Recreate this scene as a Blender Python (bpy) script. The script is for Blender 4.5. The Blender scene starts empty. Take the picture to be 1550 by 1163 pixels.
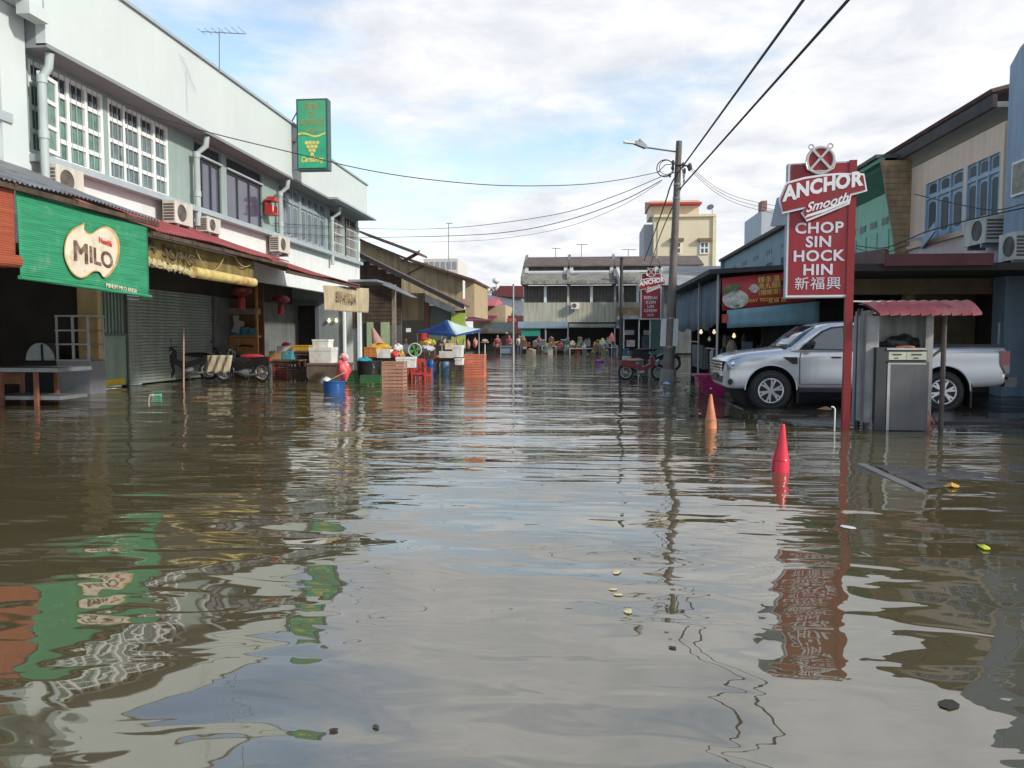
import bpy, math, random
import numpy as np
from mathutils import Vector, Matrix, Euler
random.seed(7)
R = math.radians
sc = bpy.context.scene
C = sc.collection
# ------------------------------------------------------------------ camera
F = 1150.0; CX = 775.0; CY = 581.5; CAMZ = 1.3
PITCH = math.atan(71.5/F); YAW = math.atan(.09565*math.cos(PITCH))
cam = bpy.data.objects.new('camera', bpy.data.cameras.new('camera'))
C.objects.link(cam)
cam.location = (0, 0, CAMZ)
cam.rotation_euler = Euler((math.pi/2 - PITCH, 0, YAW))
cam.data.sensor_width = 36; cam.data.lens = 36*F/1550
cam.data.clip_start = .05; cam.data.clip_end = 3000
sc.camera = cam
RM = cam.rotation_euler.to_matrix()
# ------------------------------------------------------------------ world, sun, exposure
SUN_EL = R(29); SUN_AZ = R(116)          # clockwise from +Y: the sun stands behind the camera, to the right
world = bpy.data.worlds.new('World'); sc.world = world; world.use_nodes = True
wn = world.node_tree; wn.nodes.clear(); wl = wn.links
def N(tree, typ, **kw):
    n = tree.nodes.new(typ)
    for k, v in kw.items(): setattr(n, k, v)
    return n
sky = N(wn, 'ShaderNodeTexSky', sky_type='NISHITA', sun_disc=False, sun_elevation=SUN_EL, sun_rotation=SUN_AZ)
sky.air_density = 1.0; sky.dust_density = 1.6; sky.ozone_density = 1.5
tc = N(wn, 'ShaderNodeTexCoord')
sep = N(wn, 'ShaderNodeSeparateXYZ'); wl.new(tc.outputs['Generated'], sep.inputs[0])
def wmath(op, a, b=None, clamp=False):
    n = N(wn, 'ShaderNodeMath', operation=op, use_clamp=clamp)
    for i, v in enumerate((a, b)):
        if v is None: continue
        if isinstance(v, (int, float)): n.inputs[i].default_value = v
        else: wl.new(v, n.inputs[i])
    return n.outputs[0]
zc = wmath('MAXIMUM', sep.outputs['Z'], 0.0)
zd = wmath('ADD', zc, .16)
comb = N(wn, 'ShaderNodeCombineXYZ')
wl.new(wmath('DIVIDE', sep.outputs['X'], zd), comb.inputs[0]); wl.new(wmath('DIVIDE', sep.outputs['Y'], zd), comb.inputs[1])
n1 = N(wn, 'ShaderNodeTexNoise'); n1.inputs['Scale'].default_value = .8; n1.inputs['Detail'].default_value = 11; n1.inputs['Roughness'].default_value = .6; n1.inputs['Distortion'].default_value = .3
mp = N(wn, 'ShaderNodeMapping'); mp.inputs['Location'].default_value = (3.1, 1.7, 4.2); wl.new(comb.outputs[0], mp.inputs[0]); wl.new(mp.outputs[0], n1.inputs['Vector'])
bias = wmath('MULTIPLY', sep.outputs['X'], .46)
bz = wmath('MULTIPLY', wmath('SUBTRACT', .44, zc), .42)
cov = wmath('ADD', wmath('ADD', n1.outputs[0], bias), bz)
cr = N(wn, 'ShaderNodeValToRGB'); cr.color_ramp.elements[0].position = .42; cr.color_ramp.elements[1].position = .56
wl.new(cov, cr.inputs[0])
n2 = N(wn, 'ShaderNodeTexNoise'); n2.inputs['Scale'].default_value = 3.4; n2.inputs['Detail'].default_value = 8; n2.inputs['Roughness'].default_value = .6; n2.inputs['Distortion'].default_value = .25
mp2 = N(wn, 'ShaderNodeMapping'); mp2.inputs['Location'].default_value = (8.3, 2.1, 0); wl.new(comb.outputs[0], mp2.inputs[0]); wl.new(mp2.outputs[0], n2.inputs['Vector'])
cc = N(wn, 'ShaderNodeValToRGB')
e = cc.color_ramp.elements; e[0].position = .33; e[0].color = (5.1, 5.35, 5.8, 1); e[1].position = .60; e[1].color = (6.9, 6.9, 6.95, 1)
wl.new(n2.outputs[0], cc.inputs[0])
skm = N(wn, 'ShaderNodeMix', data_type='RGBA', blend_type='MULTIPLY'); skm.inputs[0].default_value = 1
wl.new(sky.outputs[0], skm.inputs[6]); skm.inputs[7].default_value = (2.1, 1.95, 1.72, 1)
mx = N(wn, 'ShaderNodeMix', data_type='RGBA'); wl.new(cr.outputs[0], mx.inputs[0]); wl.new(skm.outputs[2], mx.inputs[6]); wl.new(cc.outputs[0], mx.inputs[7])
bg = N(wn, 'ShaderNodeBackground'); bg.inputs[1].default_value = .1; wl.new(mx.outputs[2], bg.inputs[0])
wo = N(wn, 'ShaderNodeOutputWorld'); wl.new(bg.outputs[0], wo.inputs[0])
sun = bpy.data.objects.new('sun', bpy.data.lights.new('sun', 'SUN')); C.objects.link(sun)
sun.data.energy = 2.6; sun.data.angle = R(4); sun.data.color = (1, .94, .84)
sd = Vector((math.sin(SUN_AZ)*math.cos(SUN_EL), math.cos(SUN_AZ)*math.cos(SUN_EL), math.sin(SUN_EL)))
sun.rotation_euler = sd.to_track_quat('Z', 'Y').to_euler(); sun.location = (20, -20, 30)
sc.view_settings.view_transform = 'Standard'; sc.view_settings.look = 'None'
sc.view_settings.exposure = .6; sc.view_settings.gamma = 1; sc.view_settings.use_curve_mapping = False
sc.render.engine = 'CYCLES'
sc.cycles.max_bounces = 6; sc.cycles.use_denoising = True

# ------------------------------------------------------------------ helpers
def ray(px, py): return RM @ Vector(((px-CX)/F, -(py-CY)/F, -1))
def atY(px, py, Y): r = ray(px, py); t = Y/r.y; return Vector((r.x*t, Y, CAMZ + r.z*t))
def atX(px, py, X): r = ray(px, py); t = X/r.x; return Vector((X, r.y*t, CAMZ + r.z*t))
def atZ(px, py, z=0.): r = ray(px, py); t = (z-CAMZ)/r.z; return Vector((r.x*t, r.y*t, z))
def onvert(px, py, P0, P1):            # the point of a pixel's ray on the upright plane through P0 and P1
    r = ray(px, py); n = Vector((P1.y-P0.y, P0.x-P1.x, 0)); t = n.dot(P0-Vector((0, 0, CAMZ)))/n.dot(r)
    return Vector((0, 0, CAMZ)) + r*t

MATS = {}
def mt(name, col, rough=.7, var=.12, scale=3., metal=0., streak=0., dirt=None, bump=0., bscale=60., spec=.5, coat=0., rnd=0., alpha=1., trans=0., emit=None, es=0.):
    if name in MATS: return MATS[name]
    m = bpy.data.materials.new(name); m.use_nodes = True; t = m.node_tree; L = t.links
    b = t.nodes['Principled BSDF']
    b.inputs['Roughness'].default_value = rough; b.inputs['Metallic'].default_value = metal
    b.inputs['Specular IOR Level'].default_value = spec; b.inputs['Coat Weight'].default_value = coat
    co = N(t, 'ShaderNodeTexCoord')
    no = N(t, 'ShaderNodeTexNoise'); no.inputs['Scale'].default_value = scale; no.inputs['Detail'].default_value = 6; no.inputs['Roughness'].default_value = .62
    L.new(co.outputs['Object'], no.inputs['Vector'])
    mr = N(t, 'ShaderNodeMapRange'); L.new(no.outputs[0], mr.inputs[0])
    mr.inputs[1].default_value = .3; mr.inputs[2].default_value = .7; mr.inputs[3].default_value = 1-var; mr.inputs[4].default_value = 1+var
    cur = mr.outputs[0]
    def mul(a, bb):
        n = N(t, 'ShaderNodeMath', operation='MULTIPLY'); L.new(a, n.inputs[0]); L.new(bb, n.inputs[1]); return n.outputs[0]
    if streak:
        ms = N(t, 'ShaderNodeMapping'); ms.inputs['Scale'].default_value = (3.2, 3.2, .22); L.new(co.outputs['Object'], ms.inputs[0])
        ns = N(t, 'ShaderNodeTexNoise'); ns.inputs['Scale'].default_value = 1.6; ns.inputs['Detail'].default_value = 7; L.new(ms.outputs[0], ns.inputs['Vector'])
        rs = N(t, 'ShaderNodeMapRange'); L.new(ns.outputs[0], rs.inputs[0]); rs.inputs[1].default_value = .42; rs.inputs[2].default_value = .7; rs.inputs[3].default_value = 1; rs.inputs[4].default_value = 1-streak
        cur = mul(cur, rs.outputs[0])
    if rnd:
        oi = N(t, 'ShaderNodeObjectInfo'); ro = N(t, 'ShaderNodeMapRange'); L.new(oi.outputs['Random'], ro.inputs[0]); ro.inputs[3].default_value = 1-rnd; ro.inputs[4].default_value = 1+rnd
        cur = mul(cur, ro.outputs[0])
    vm = N(t, 'ShaderNodeVectorMath', operation='SCALE'); vm.inputs[0].default_value = col[:3]; L.new(cur, vm.inputs['Scale'])
    out = vm.outputs[0]
    if dirt is not None:
        dn = N(t, 'ShaderNodeTexNoise'); dn.inputs['Scale'].default_value = scale*.7; dn.inputs['Detail'].default_value = 9; dn.inputs['Roughness'].default_value = .7
        mo = N(t, 'ShaderNodeMapping'); mo.inputs['Location'].default_value = (5.3, 1.2, 7.7); L.new(co.outputs['Object'], mo.inputs[0]); L.new(mo.outputs[0], dn.inputs['Vector'])
        dr = N(t, 'ShaderNodeValToRGB'); dr.color_ramp.elements[0].position = .5; dr.color_ramp.elements[1].position = .68; L.new(dn.outputs[0], dr.inputs[0])
        dm = N(t, 'ShaderNodeMix', data_type='RGBA'); L.new(dr.outputs[0], dm.inputs[0]); L.new(out, dm.inputs[6]); dm.inputs[7].default_value = (*dirt, 1); out = dm.outputs[2]
    L.new(out, b.inputs['Base Color'])
    if bump:
        bn = N(t, 'ShaderNodeTexNoise'); bn.inputs['Scale'].default_value = bscale; bn.inputs['Detail'].default_value = 4; L.new(co.outputs['Object'], bn.inputs['Vector'])
        bu = N(t, 'ShaderNodeBump'); bu.inputs['Strength'].default_value = bump; bu.inputs['Distance'].default_value = .02; L.new(bn.outputs[0], bu.inputs['Height']); L.new(bu.outputs[0], b.inputs['Normal'])
    if emit: b.inputs['Emission Color'].default_value = (*emit, 1); b.inputs['Emission Strength'].default_value = es
    if trans: b.inputs['Transmission Weight'].default_value = trans
    MATS[name] = m; return m

ORG = {}
class M:
    def __init__(s): s.v = []; s.f = []
    def add(s, vs, fs):
        o = len(s.v); s.v += [tuple(v) for v in vs]; s.f += [tuple(i+o for i in f) for f in fs]; return s
    def box(s, x0, x1, y0, y1, z0, z1, mat=None):
        if x0 > x1: x0, x1 = x1, x0
        if y0 > y1: y0, y1 = y1, y0
        if z0 > z1: z0, z1 = z1, z0
        vs = [Vector(p) for p in ((x0,y0,z0),(x1,y0,z0),(x1,y1,z0),(x0,y1,z0),(x0,y0,z1),(x1,y0,z1),(x1,y1,z1),(x0,y1,z1))]
        if mat is not None: vs = [mat @ v for v in vs]
        return s.add(vs, [(0,3,2,1),(4,5,6,7),(0,1,5,4),(1,2,6,5),(2,3,7,6),(3,0,4,7)])
    def hexa(s, vs): return s.add(vs, [(0,3,2,1),(4,5,6,7),(0,1,5,4),(1,2,6,5),(2,3,7,6),(3,0,4,7)])
    def bar(s, p0, p1, w, h):            # rectangular bar between two points
        p0 = Vector(p0); p1 = Vector(p1); d = (p1-p0).normalized()
        up = Vector((0,0,1)) if abs(d.z) < .95 else Vector((0,1,0))
        a = d.cross(up).normalized()*w/2; b = a.cross(d).normalized()*h/2
        return s.hexa([p0-a-b, p0+a-b, p1+a-b, p1-a-b, p0-a+b, p0+a+b, p1+a+b, p1-a+b])
    def cyl(s, p0, p1, r0, r1=None, n=12, cap=True):
        p0 = Vector(p0); p1 = Vector(p1); r1 = r0 if r1 is None else r1
        d = (p1-p0).normalized(); up = Vector((0,0,1)) if abs(d.z) < .9 else Vector((1,0,0))
        a = d.cross(up).normalized(); b = d.cross(a)
        vs = []
        for p, r in ((p0, r0), (p1, r1)):
            for i in range(n): t = 2*math.pi*i/n; vs.append(p + a*math.cos(t)*r + b*math.sin(t)*r)
        fs = [(i, i+n, (i+1) % n+n, (i+1) % n) for i in range(n)]
        if cap: fs += [tuple(range(n)), tuple(reversed(range(n, 2*n)))]
        return s.add(vs, fs)
    def tube(s, pts, r, n=6):
        pts = [Vector(p) for p in pts]; vs = []; k = len(pts); a = None
        for j, p in enumerate(pts):
            d = (pts[min(j+1, k-1)] - pts[max(j-1, 0)]).normalized()
            if a is None: up = Vector((0,0,1)) if abs(d.z) < .95 else Vector((1,0,0)); a = d.cross(up).normalized()
            else: a = (a - d*a.dot(d)).normalized()
            b = d.cross(a); rr = r[j] if isinstance(r, (list, tuple)) else r
            for i in range(n): t = 2*math.pi*i/n; vs.append(p + a*math.cos(t)*rr + b*math.sin(t)*rr)
        fs = [(j*n+i, (j+1)*n+i, (j+1)*n+(i+1) % n, j*n+(i+1) % n) for j in range(k-1) for i in range(n)]
        fs += [tuple(range(n)), tuple(reversed(range((k-1)*n, k*n)))]
        return s.add(vs, fs)
    def lathe(s, prof, c=(0,0,0), n=20, mat=None):   # prof: (r,z)
        vs = []; k = len(prof); c = Vector(c)
        for r, z in prof:
            for i in range(n):
                t = 2*math.pi*i/n; v = Vector((r*math.cos(t), r*math.sin(t), z)); v = (mat @ v) if mat is not None else v; vs.append(v+c)
        fs = [(j*n+i, j*n+(i+1) % n, (j+1)*n+(i+1) % n, (j+1)*n+i) for j in range(k-1) for i in range(n)]
        if prof[0][0] > 1e-4: fs.append(tuple(reversed(range(n))))
        if prof[-1][0] > 1e-4: fs.append(tuple(range((k-1)*n, k*n)))
        return s.add(vs, fs)
    def torus(s, c, R0, r, axis='Y', n=28, m=10, sq=1.):
        vs = []
        for i in range(n):
            a = 2*math.pi*i/n
            for j in range(m):
                b = 2*math.pi*j/m; q = R0 + r*math.cos(b); w = r*sq*math.sin(b)
                p = {'Y': (q*math.cos(a), w, q*math.sin(a)), 'Z': (q*math.cos(a), q*math.sin(a), w), 'X': (w, q*math.cos(a), q*math.sin(a))}[axis]
                vs.append(Vector(p)+Vector(c))
        fs = [(i*m+j, ((i+1) % n)*m+j, ((i+1) % n)*m+(j+1) % m, i*m+(j+1) % m) for i in range(n) for j in range(m)]
        return s.add(vs, fs)
    def prism(s, poly, fn, d0, d1):      # poly of (a,b); fn(a,b,d)->xyz
        n = len(poly); vs = [fn(a, b, d0) for a, b in poly] + [fn(a, b, d1) for a, b in poly]
        return s.add(vs, [tuple(reversed(range(n))), tuple(range(n, 2*n))] + [(i, (i+1) % n, (i+1) % n+n, i+n) for i in range(n)])
    def blob(s, c, rad, seed=0, amp=.15, n=10, m=7):
        rg = random.Random(seed); c = Vector(c); vs = []
        ph = [rg.uniform(0, 6.28) for _ in range(6)]
        for j in range(m+1):
            th = math.pi*j/m
            for i in range(n):
                a = 2*math.pi*i/n; k = 1 + amp*(math.sin(2*a+ph[0]+2*th)+math.sin(3*a+ph[1]-3*th)+math.sin(5*a+ph[2]+4*th)*.6)*.5
                vs.append(c+Vector((rad[0]*k*math.sin(th)*math.cos(a), rad[1]*k*math.sin(th)*math.sin(a), rad[2]*k*math.cos(th))))
        return s.add(vs, [(j*n+i, (j+1)*n+i, (j+1)*n+(i+1) % n, j*n+(i+1) % n) for j in range(m) for i in range(n)])
    def build(s, name, mat, parent=None, smooth=False, kind=None, label=None, world=True, ang=38, sharp=True):
        me = bpy.data.meshes.new(name)
        o3 = ORG.get(parent.name, Vector((0,0,0))) if (parent is not None and world) else Vector((0,0,0))
        me.from_pydata([(v[0]-o3[0], v[1]-o3[1], v[2]-o3[2]) for v in s.v], [], s.f); me.update()
        me.materials.append(mat)
        if smooth:
            me.shade_smooth()
            if sharp: me.set_sharp_from_angle(angle=R(ang))
        o = bpy.data.objects.new(name, me); C.objects.link(o)
        if parent is not None: o.parent = parent; ORG[o.name] = o3
        if kind: o['kind'] = kind
        if label: o['label'] = label
        return o
def tag(o, label, cat, group=None):
    o['label'] = label; o['category'] = cat
    if group: o['group'] = group
    return o
def thing(name, label, cat, loc=(0,0,0), rz=0., group=None):
    o = bpy.data.objects.new(name, None); C.objects.link(o); o.empty_display_size = .2
    o.location = loc; o.rotation_euler = (0, 0, rz); ORG[o.name] = Vector(loc)
    return tag(o, label, cat, group)
def dup(o, loc, rz=None, label=None, scale=None):
    def cp(a, par):
        b = a.copy(); C.objects.link(b)
        if par is not None: b.parent = par
        for ch in list(kids.get(a.name, [])): cp(ch, b)
        return b
    kids = {}
    for q in C.objects:
        if q.parent is not None: kids.setdefault(q.parent.name, []).append(q)
    r = cp(o, None); r.location = loc
    if rz is not None: r.rotation_euler = (0, 0, rz)
    if label: r['label'] = label
    if scale is not None: r.scale = scale if not isinstance(scale, (int, float)) else (scale,)*3
    return r
class Fr:                                  # a wall plane: u along it, z up, n outward
    def __init__(s, O, u, n): s.O = Vector(O); s.u = Vector(u); s.n = Vector(n)
    def p(s, u, v, n): return s.O + s.u*u + Vector((0,0,1))*v + s.n*n
    def box(s, m, u0, u1, v0, v1, n0, n1):
        return m.hexa([s.p(u0,v0,n0), s.p(u1,v0,n0), s.p(u1,v0,n1), s.p(u0,v0,n1), s.p(u0,v1,n0), s.p(u1,v1,n0), s.p(u1,v1,n1), s.p(u0,v1,n1)])
def wall(fr, m, u0, u1, v0, v1, holes=(), n0=-.2, n1=0.):
    us = sorted(set([u0, u1] + [min(max(h[k], u0), u1) for h in holes for k in (0, 1)]))
    for a, b in zip(us, us[1:]):
        if b-a < 1e-4: continue
        mid = (a+b)/2; hs = sorted([(h[2], h[3]) for h in holes if h[0] < mid < h[1]]); z = v0
        for q0, q1 in hs:
            if q0 > z+1e-4: fr.box(m, a, b, z, q0, n0, n1)
            z = max(z, q1)
        if v1 > z+1e-4: fr.box(m, a, b, z, v1, n0, n1)
def window(fr, u0, u1, v0, v1, cols, rows, fm, gm, parent, t=.05, n=0., depth=.06, name='window', bars=None, gms=None):
    """frame with mullions; rows = inner heights as fractions; one pane object per opening"""
    f = M(); cs = [u0+(u1-u0)*i/cols for i in range(cols+1)] if isinstance(cols, int) else [u0+(u1-u0)*c for c in cols]
    rs = [v0] + [v0+(v1-v0)*r for r in rows] + [v1]
    h = t/2
    for c in cs:
        a = min(max(c-h, u0), u1-t); fr.box(f, a, a+t, v0, v1, n-depth/2, n+depth/2)
    for i in range(len(cs)-1):
        a = cs[i]+h if i else u0+t; b = cs[i+1]-h if i < len(cs)-2 else u1-t
        for k, r in enumerate(rs):
            q = min(max(r-h, v0), v1-t); fr.box(f, a, b, q, q+t, n-depth/2+.004, n+depth/2-.004)
    w = f.build(name, fm, parent)
    for i in range(len(cs)-1):
        for k in range(len(rs)-1):
            g = M(); fr.box(g, cs[i]+h, cs[i+1]-h, rs[k]+h, rs[k+1]-h, n-.012, n-.004)
            g.build('pane', (gms[k] if gms else gm), w)
    return w
def text(body, size, mat, parent, mw, name='lettering', ext=.004, bold=0., shear=0., sx=1., align='CENTER', gap=1., kind=None, world=False):
    """flat lettering as mesh; mw = Matrix placing the text plane (x right, y up) in parent's space"""
    cu = bpy.data.curves.new('txt', 'FONT'); cu.body = body; cu.size = size; cu.extrude = ext; cu.offset = bold; cu.shear = shear
    cu.align_x = align; cu.align_y = 'CENTER'; cu.space_character = gap; cu.resolution_u = 3
    to = bpy.data.objects.new('txt', cu); C.objects.link(to)
    dg = bpy.context.evaluated_depsgraph_get(); me = bpy.data.meshes.new_from_object(to.evaluated_get(dg))
    bpy.data.objects.remove(to); bpy.data.curves.remove(cu)
    me.transform(mw @ Matrix.Diagonal((sx, 1, 1, 1)))
    if world:
        o3 = ORG.get(parent.name, Vector((0,0,0))); me.transform(Matrix.Translation(-Vector(o3)))
    me.materials.clear(); me.materials.append(mat); me.name = name
    o = bpy.data.objects.new(name, me); C.objects.link(o); o.parent = parent
    return o
def plane_mat(origin, right, up=(0,0,1)):
    r = Vector(right).normalized(); u = Vector(up).normalized(); n = r.cross(u)
    return Matrix(((r.x, u.x, n.x, origin[0]), (r.y, u.y, n.y, origin[1]), (r.z, u.z, n.z, origin[2]), (0,0,0,1)))
def S(name, m, mat, smooth=False):
    o = m.build(name, mat, None, smooth); o['kind'] = 'structure'; return o

# ------------------------------------------------------------------ materials
PALE = mt('pale_green_plaster', (.52,.58,.58), .8, .05, .5, streak=.02, bump=.1)
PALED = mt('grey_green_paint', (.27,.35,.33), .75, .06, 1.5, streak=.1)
WHITEW = mt('white_plaster', (.66,.70,.70), .8, .05, 1.4, streak=.06, bump=.1)
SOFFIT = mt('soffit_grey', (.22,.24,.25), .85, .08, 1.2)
TRIMG = mt('blue_grey_trim', (.33,.39,.42), .7, .08, 2)
WFRAME = mt('white_window_frame', (.72,.74,.74), .5, .05, 4)
DFRAME = mt('dark_aluminium', (.06,.065,.075), .4, .1, 4, metal=.4)
GLASSD = mt('dark_glass', (.035,.045,.06), .08, .2, 1.2, spec=1.)
GLASSV = mt('violet_grey_glass', (.075,.08,.12), .1, .25, .9, spec=1.)
GLASSG = mt('green_curtained_glass', (.10,.20,.155), .18, .45, 5, spec=.9)
GLASSB = mt('louvre_glass', (.11,.16,.17), .15, .35, 6, spec=.9)
PIPE = mt('grey_pipe', (.38,.44,.44), .5, .08, 3)
ACW = mt('ac_casing', (.55,.53,.47), .55, .1, 3, streak=.25)
ACD = mt('ac_grille_dark', (.10,.09,.08), .6, .1, 5)
GALV = mt('galvanised_sheet', (.30,.32,.35), .45, .22, 2.5, metal=.55, dirt=(.18,.12,.09))
REDR = mt('red_roof_sheet', (.30,.055,.06), .5, .2, 2.5, dirt=(.38,.13,.11))
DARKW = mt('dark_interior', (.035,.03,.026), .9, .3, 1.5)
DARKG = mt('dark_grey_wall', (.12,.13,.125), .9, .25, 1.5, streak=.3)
WOODD = mt('weathered_wood', (.085,.055,.038), .8, .4, 3, streak=.4)
WOODM = mt('brown_wood', (.17,.085,.04), .7, .3, 4, streak=.2)
WOODO = mt('orange_wood', (.42,.19,.065), .6, .25, 4)
STEEL = mt('grey_steel', (.24,.25,.27), .4, .15, 4, metal=.5)
GALP = mt('galvanised_pole', (.38,.39,.39), .5, .12, 5, metal=.3)
BLACK = mt('black_plastic', (.018,.018,.02), .45, .2, 5)
RUBBER = mt('tyre_rubber', (.022,.022,.023), .8, .2, 8)
CONC = mt('old_concrete', (.23,.22,.20), .9, .25, 2, dirt=(.10,.095,.085), bump=.4, bscale=25)
CHROME = mt('chrome', (.7,.7,.7), .2, .05, 3, metal=1)
WHITEP = mt('white_plastic', (.72,.72,.70), .5, .06, 4)
FOAM = mt('white_foam', (.68,.68,.66), .85, .08, 4, dirt=(.5,.46,.38), rnd=.1)
REDP = mt('red_plastic', (.40,.035,.03), .4, .12, 4)
def colr(nm, c, **k): return mt(nm, c, k.pop('rough', .55), k.pop('var', .15), k.pop('scale', 4), **k)
# ------------------------------------------------------------------ ground and water
m = M(); m.box(-400, 400, -60, 700, -.9, -.5); S('ground', m, mt('flooded_asphalt', (.05,.045,.035), .8, .2, 1))
def water_mat():
    w = bpy.data.materials.new('flood_water'); w.use_nodes = True; t = w.node_tree; L = t.links; t.nodes.clear()
    def n(tp, **k): return N(t, tp, **k)
    geo = n('ShaderNodeNewGeometry')
    def noise(sc_, scale, detail, rough, dist=0., loc=(0,0,0)):
        mp = n('ShaderNodeMapping'); mp.inputs['Scale'].default_value = sc_; mp.inputs['Location'].default_value = loc; L.new(geo.outputs['Position'], mp.inputs[0])
        q = n('ShaderNodeTexNoise'); q.inputs['Scale'].default_value = scale; q.inputs['Detail'].default_value = detail; q.inputs['Roughness'].default_value = rough; q.inputs['Distortion'].default_value = dist
        L.new(mp.outputs[0], q.inputs['Vector']); return q.outputs[0]
    def ma(op, a, b, clamp=False):
        q = n('ShaderNodeMath', operation=op, use_clamp=clamp)
        for i, v in enumerate((a, b)):
            if isinstance(v, (int, float)): q.inputs[i].default_value = v
            else: L.new(v, q.inputs[i])
        return q.outputs[0]
    swell = noise((.45, .95, 1), 1.0, 1, .35, .4)
    mid = noise((2.0, 4.2, 1), 1.0, 1.5, .4, .5, (7, 3, 0))
    rip = noise((.75, 3.7, 1), 1.0, 2, .45, .5, (2, 9, 0))
    chop = noise((3.2, 8, 1), 1.0, 2, .5, .4, (5, 1, 0))
    sp = n('ShaderNodeSeparateXYZ'); L.new(geo.outputs['Position'], sp.inputs[0])
    far = n('ShaderNodeMapRange'); far.inputs[1].default_value = 4.; far.inputs[2].default_value = 8.; far.inputs[3].default_value = .10; far.inputs[4].default_value = 1; L.new(sp.outputs['Y'], far.inputs[0])
    patch = noise((.22, .16, 1), 1., 2, .5, .3, (3, 8, 0))
    pr = n('ShaderNodeMapRange'); pr.inputs[1].default_value = .40; pr.inputs[2].default_value = .60; pr.inputs[3].default_value = .35; pr.inputs[4].default_value = 1.; L.new(patch, pr.inputs[0])
    amp = ma('MULTIPLY', far.outputs[0], pr.outputs[0])
    h = ma('MULTIPLY', swell, SW)
    h = ma('ADD', h, ma('MULTIPLY', mid, MI))
    h = ma('ADD', h, ma('MULTIPLY', ma('MULTIPLY', rip, amp), RI))
    h = ma('ADD', h, ma('MULTIPLY', ma('MULTIPLY', chop, amp), CH))
    bu = n('ShaderNodeBump'); bu.inputs['Strength'].default_value = 1; bu.inputs['Distance'].default_value = 1; L.new(h, bu.inputs['Height'])
    murk = noise((.3, .3, 1), 1., 5, .6, .5)
    mr = n('ShaderNodeMix', data_type='RGBA'); L.new(murk, mr.inputs[0]); mr.inputs[6].default_value = (.074,.060,.028,1); mr.inputs[7].default_value = (.108,.092,.050,1)
    df = n('ShaderNodeBsdfDiffuse'); L.new(mr.outputs[2], df.inputs[0])
    gl = n('ShaderNodeBsdfGlossy'); gl.inputs['Roughness'].default_value = .012; gl.inputs[0].default_value = (1,1,1,1); L.new(bu.outputs[0], gl.inputs['Normal'])
    fr = n('ShaderNodeFresnel'); fr.inputs[0].default_value = 2.75; L.new(bu.outputs[0], fr.inputs['Normal'])
    mx = n('ShaderNodeMixShader'); L.new(fr.outputs[0], mx.inputs[0]); L.new(df.outputs[0], mx.inputs[1]); L.new(gl.outputs[0], mx.inputs[2])
    o = n('ShaderNodeOutputMaterial'); L.new(mx.outputs[0], o.inputs[0]); return w
SW, MI, RI, CH = .058, .0075, .026, .0018
WATER = water_mat()
m = M(); m.add([(-400,-60,0),(400,-60,0),(400,700,0),(-400,700,0)], [(0,1,2,3)]); S('flood_water', m, WATER)
# the forecourt under the truck: broken asphalt that just breaks the surface
def forecourt():
    rg = np.random.RandomState(3)
    ed = [(1075,598),(1110,622),(1160,634),(1220,642),(1300,648),(1400,651),(1480,650),(1560,652),(1640,654)]
    P = [atZ(a, b) for a, b in ed]
    xs = np.linspace(2.2, 12, 110); ys = np.linspace(10.4, 22, 130); m = M()
    from mathutils import noise as mn
    ex = [p.x for p in P]; ey = [p.y for p in P]
    for y in ys:
        for x in xs:
            yb = np.interp(x, ex, ey)
            d = min(y-yb, (x-2.45-(max(0, y-15)*.12))*1.2)
            h = -.10 + min(max(d*.35, -.4), .075)
            nz = mn.noise(Vector((x*.55, y*.8, 1.3)))*.045 + mn.noise(Vector((x*2.1, y*2.6, 4)))*.018 + mn.noise(Vector((x*7, y*7, 4)))*.004
            m.v.append((x, y, h+nz+.034))
    nx = len(xs)
    m.f = [(j*nx+i, j*nx+i+1, (j+1)*nx+i+1, (j+1)*nx+i) for j in range(len(ys)-1) for i in range(nx-1)]
    a = mt('wet_asphalt', (.028,.027,.026), .16, .4, 5, bump=.5, bscale=45, spec=.6)
    S('forecourt', m, a, True)
forecourt()

# ------------------------------------------------------------------ left row of shophouses
XF, XE, XG, XA = -9.95, -9.4, -11.9, -7.3
FL = Fr((XF,0,0), (0,1,0), (1,0,0)); FG = Fr((XG,0,0), (0,1,0), (1,0,0)); FE = Fr((XE,0,0), (0,1,0), (1,0,0))
def yl(px, py=350, X=XF): return atX(px, py, X).y
ZE = 1.3+.5416*9.4; ZP = 1.3+.7235*9.4; ZS = 1.3+.3326*9.95; ZWT = ZE-.10
Y0 = yl(69, 63, XE); Y1 = yl(542, 300)
row = thing('shophouse_row', 'long pale green two storey shophouse row with deep plain parapet beside the flooded street', 'building', (XF, Y0, 0))
a1, a2, a3, a4 = yl(52), yl(163), yl(169), yl(259)
b1, b2, b3, b4 = yl(297), yl(337), yl(345), yl(398)
c1, c2 = yl(422), yl(493); d1, d2, d3, d4 = yl(500), yl(518), yl(522), yl(539)
holes = [(a1,a2,ZS,ZWT),(a3,a4,ZS,ZWT),(b1,b2,ZS,ZWT),(b3,b4,ZS,ZWT),(c1,c2,ZS,ZWT),(d1,d2,ZS,ZWT),(d3,d4,ZS,ZWT)]
m = M(); wall(FL, m, Y0, a4+.02, 3.0, ZS, [], -.2, 0.); wall(FL, m, a4+.02, Y1, 3.0, ZS, [], -.2, 0.); m.build('lower_wall', WHITEW, row)
m = M(); wall(FL, m, Y0, Y1, ZS, ZE, holes, -.2, -.003); m.build('window_wall', PALED, row)
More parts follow.
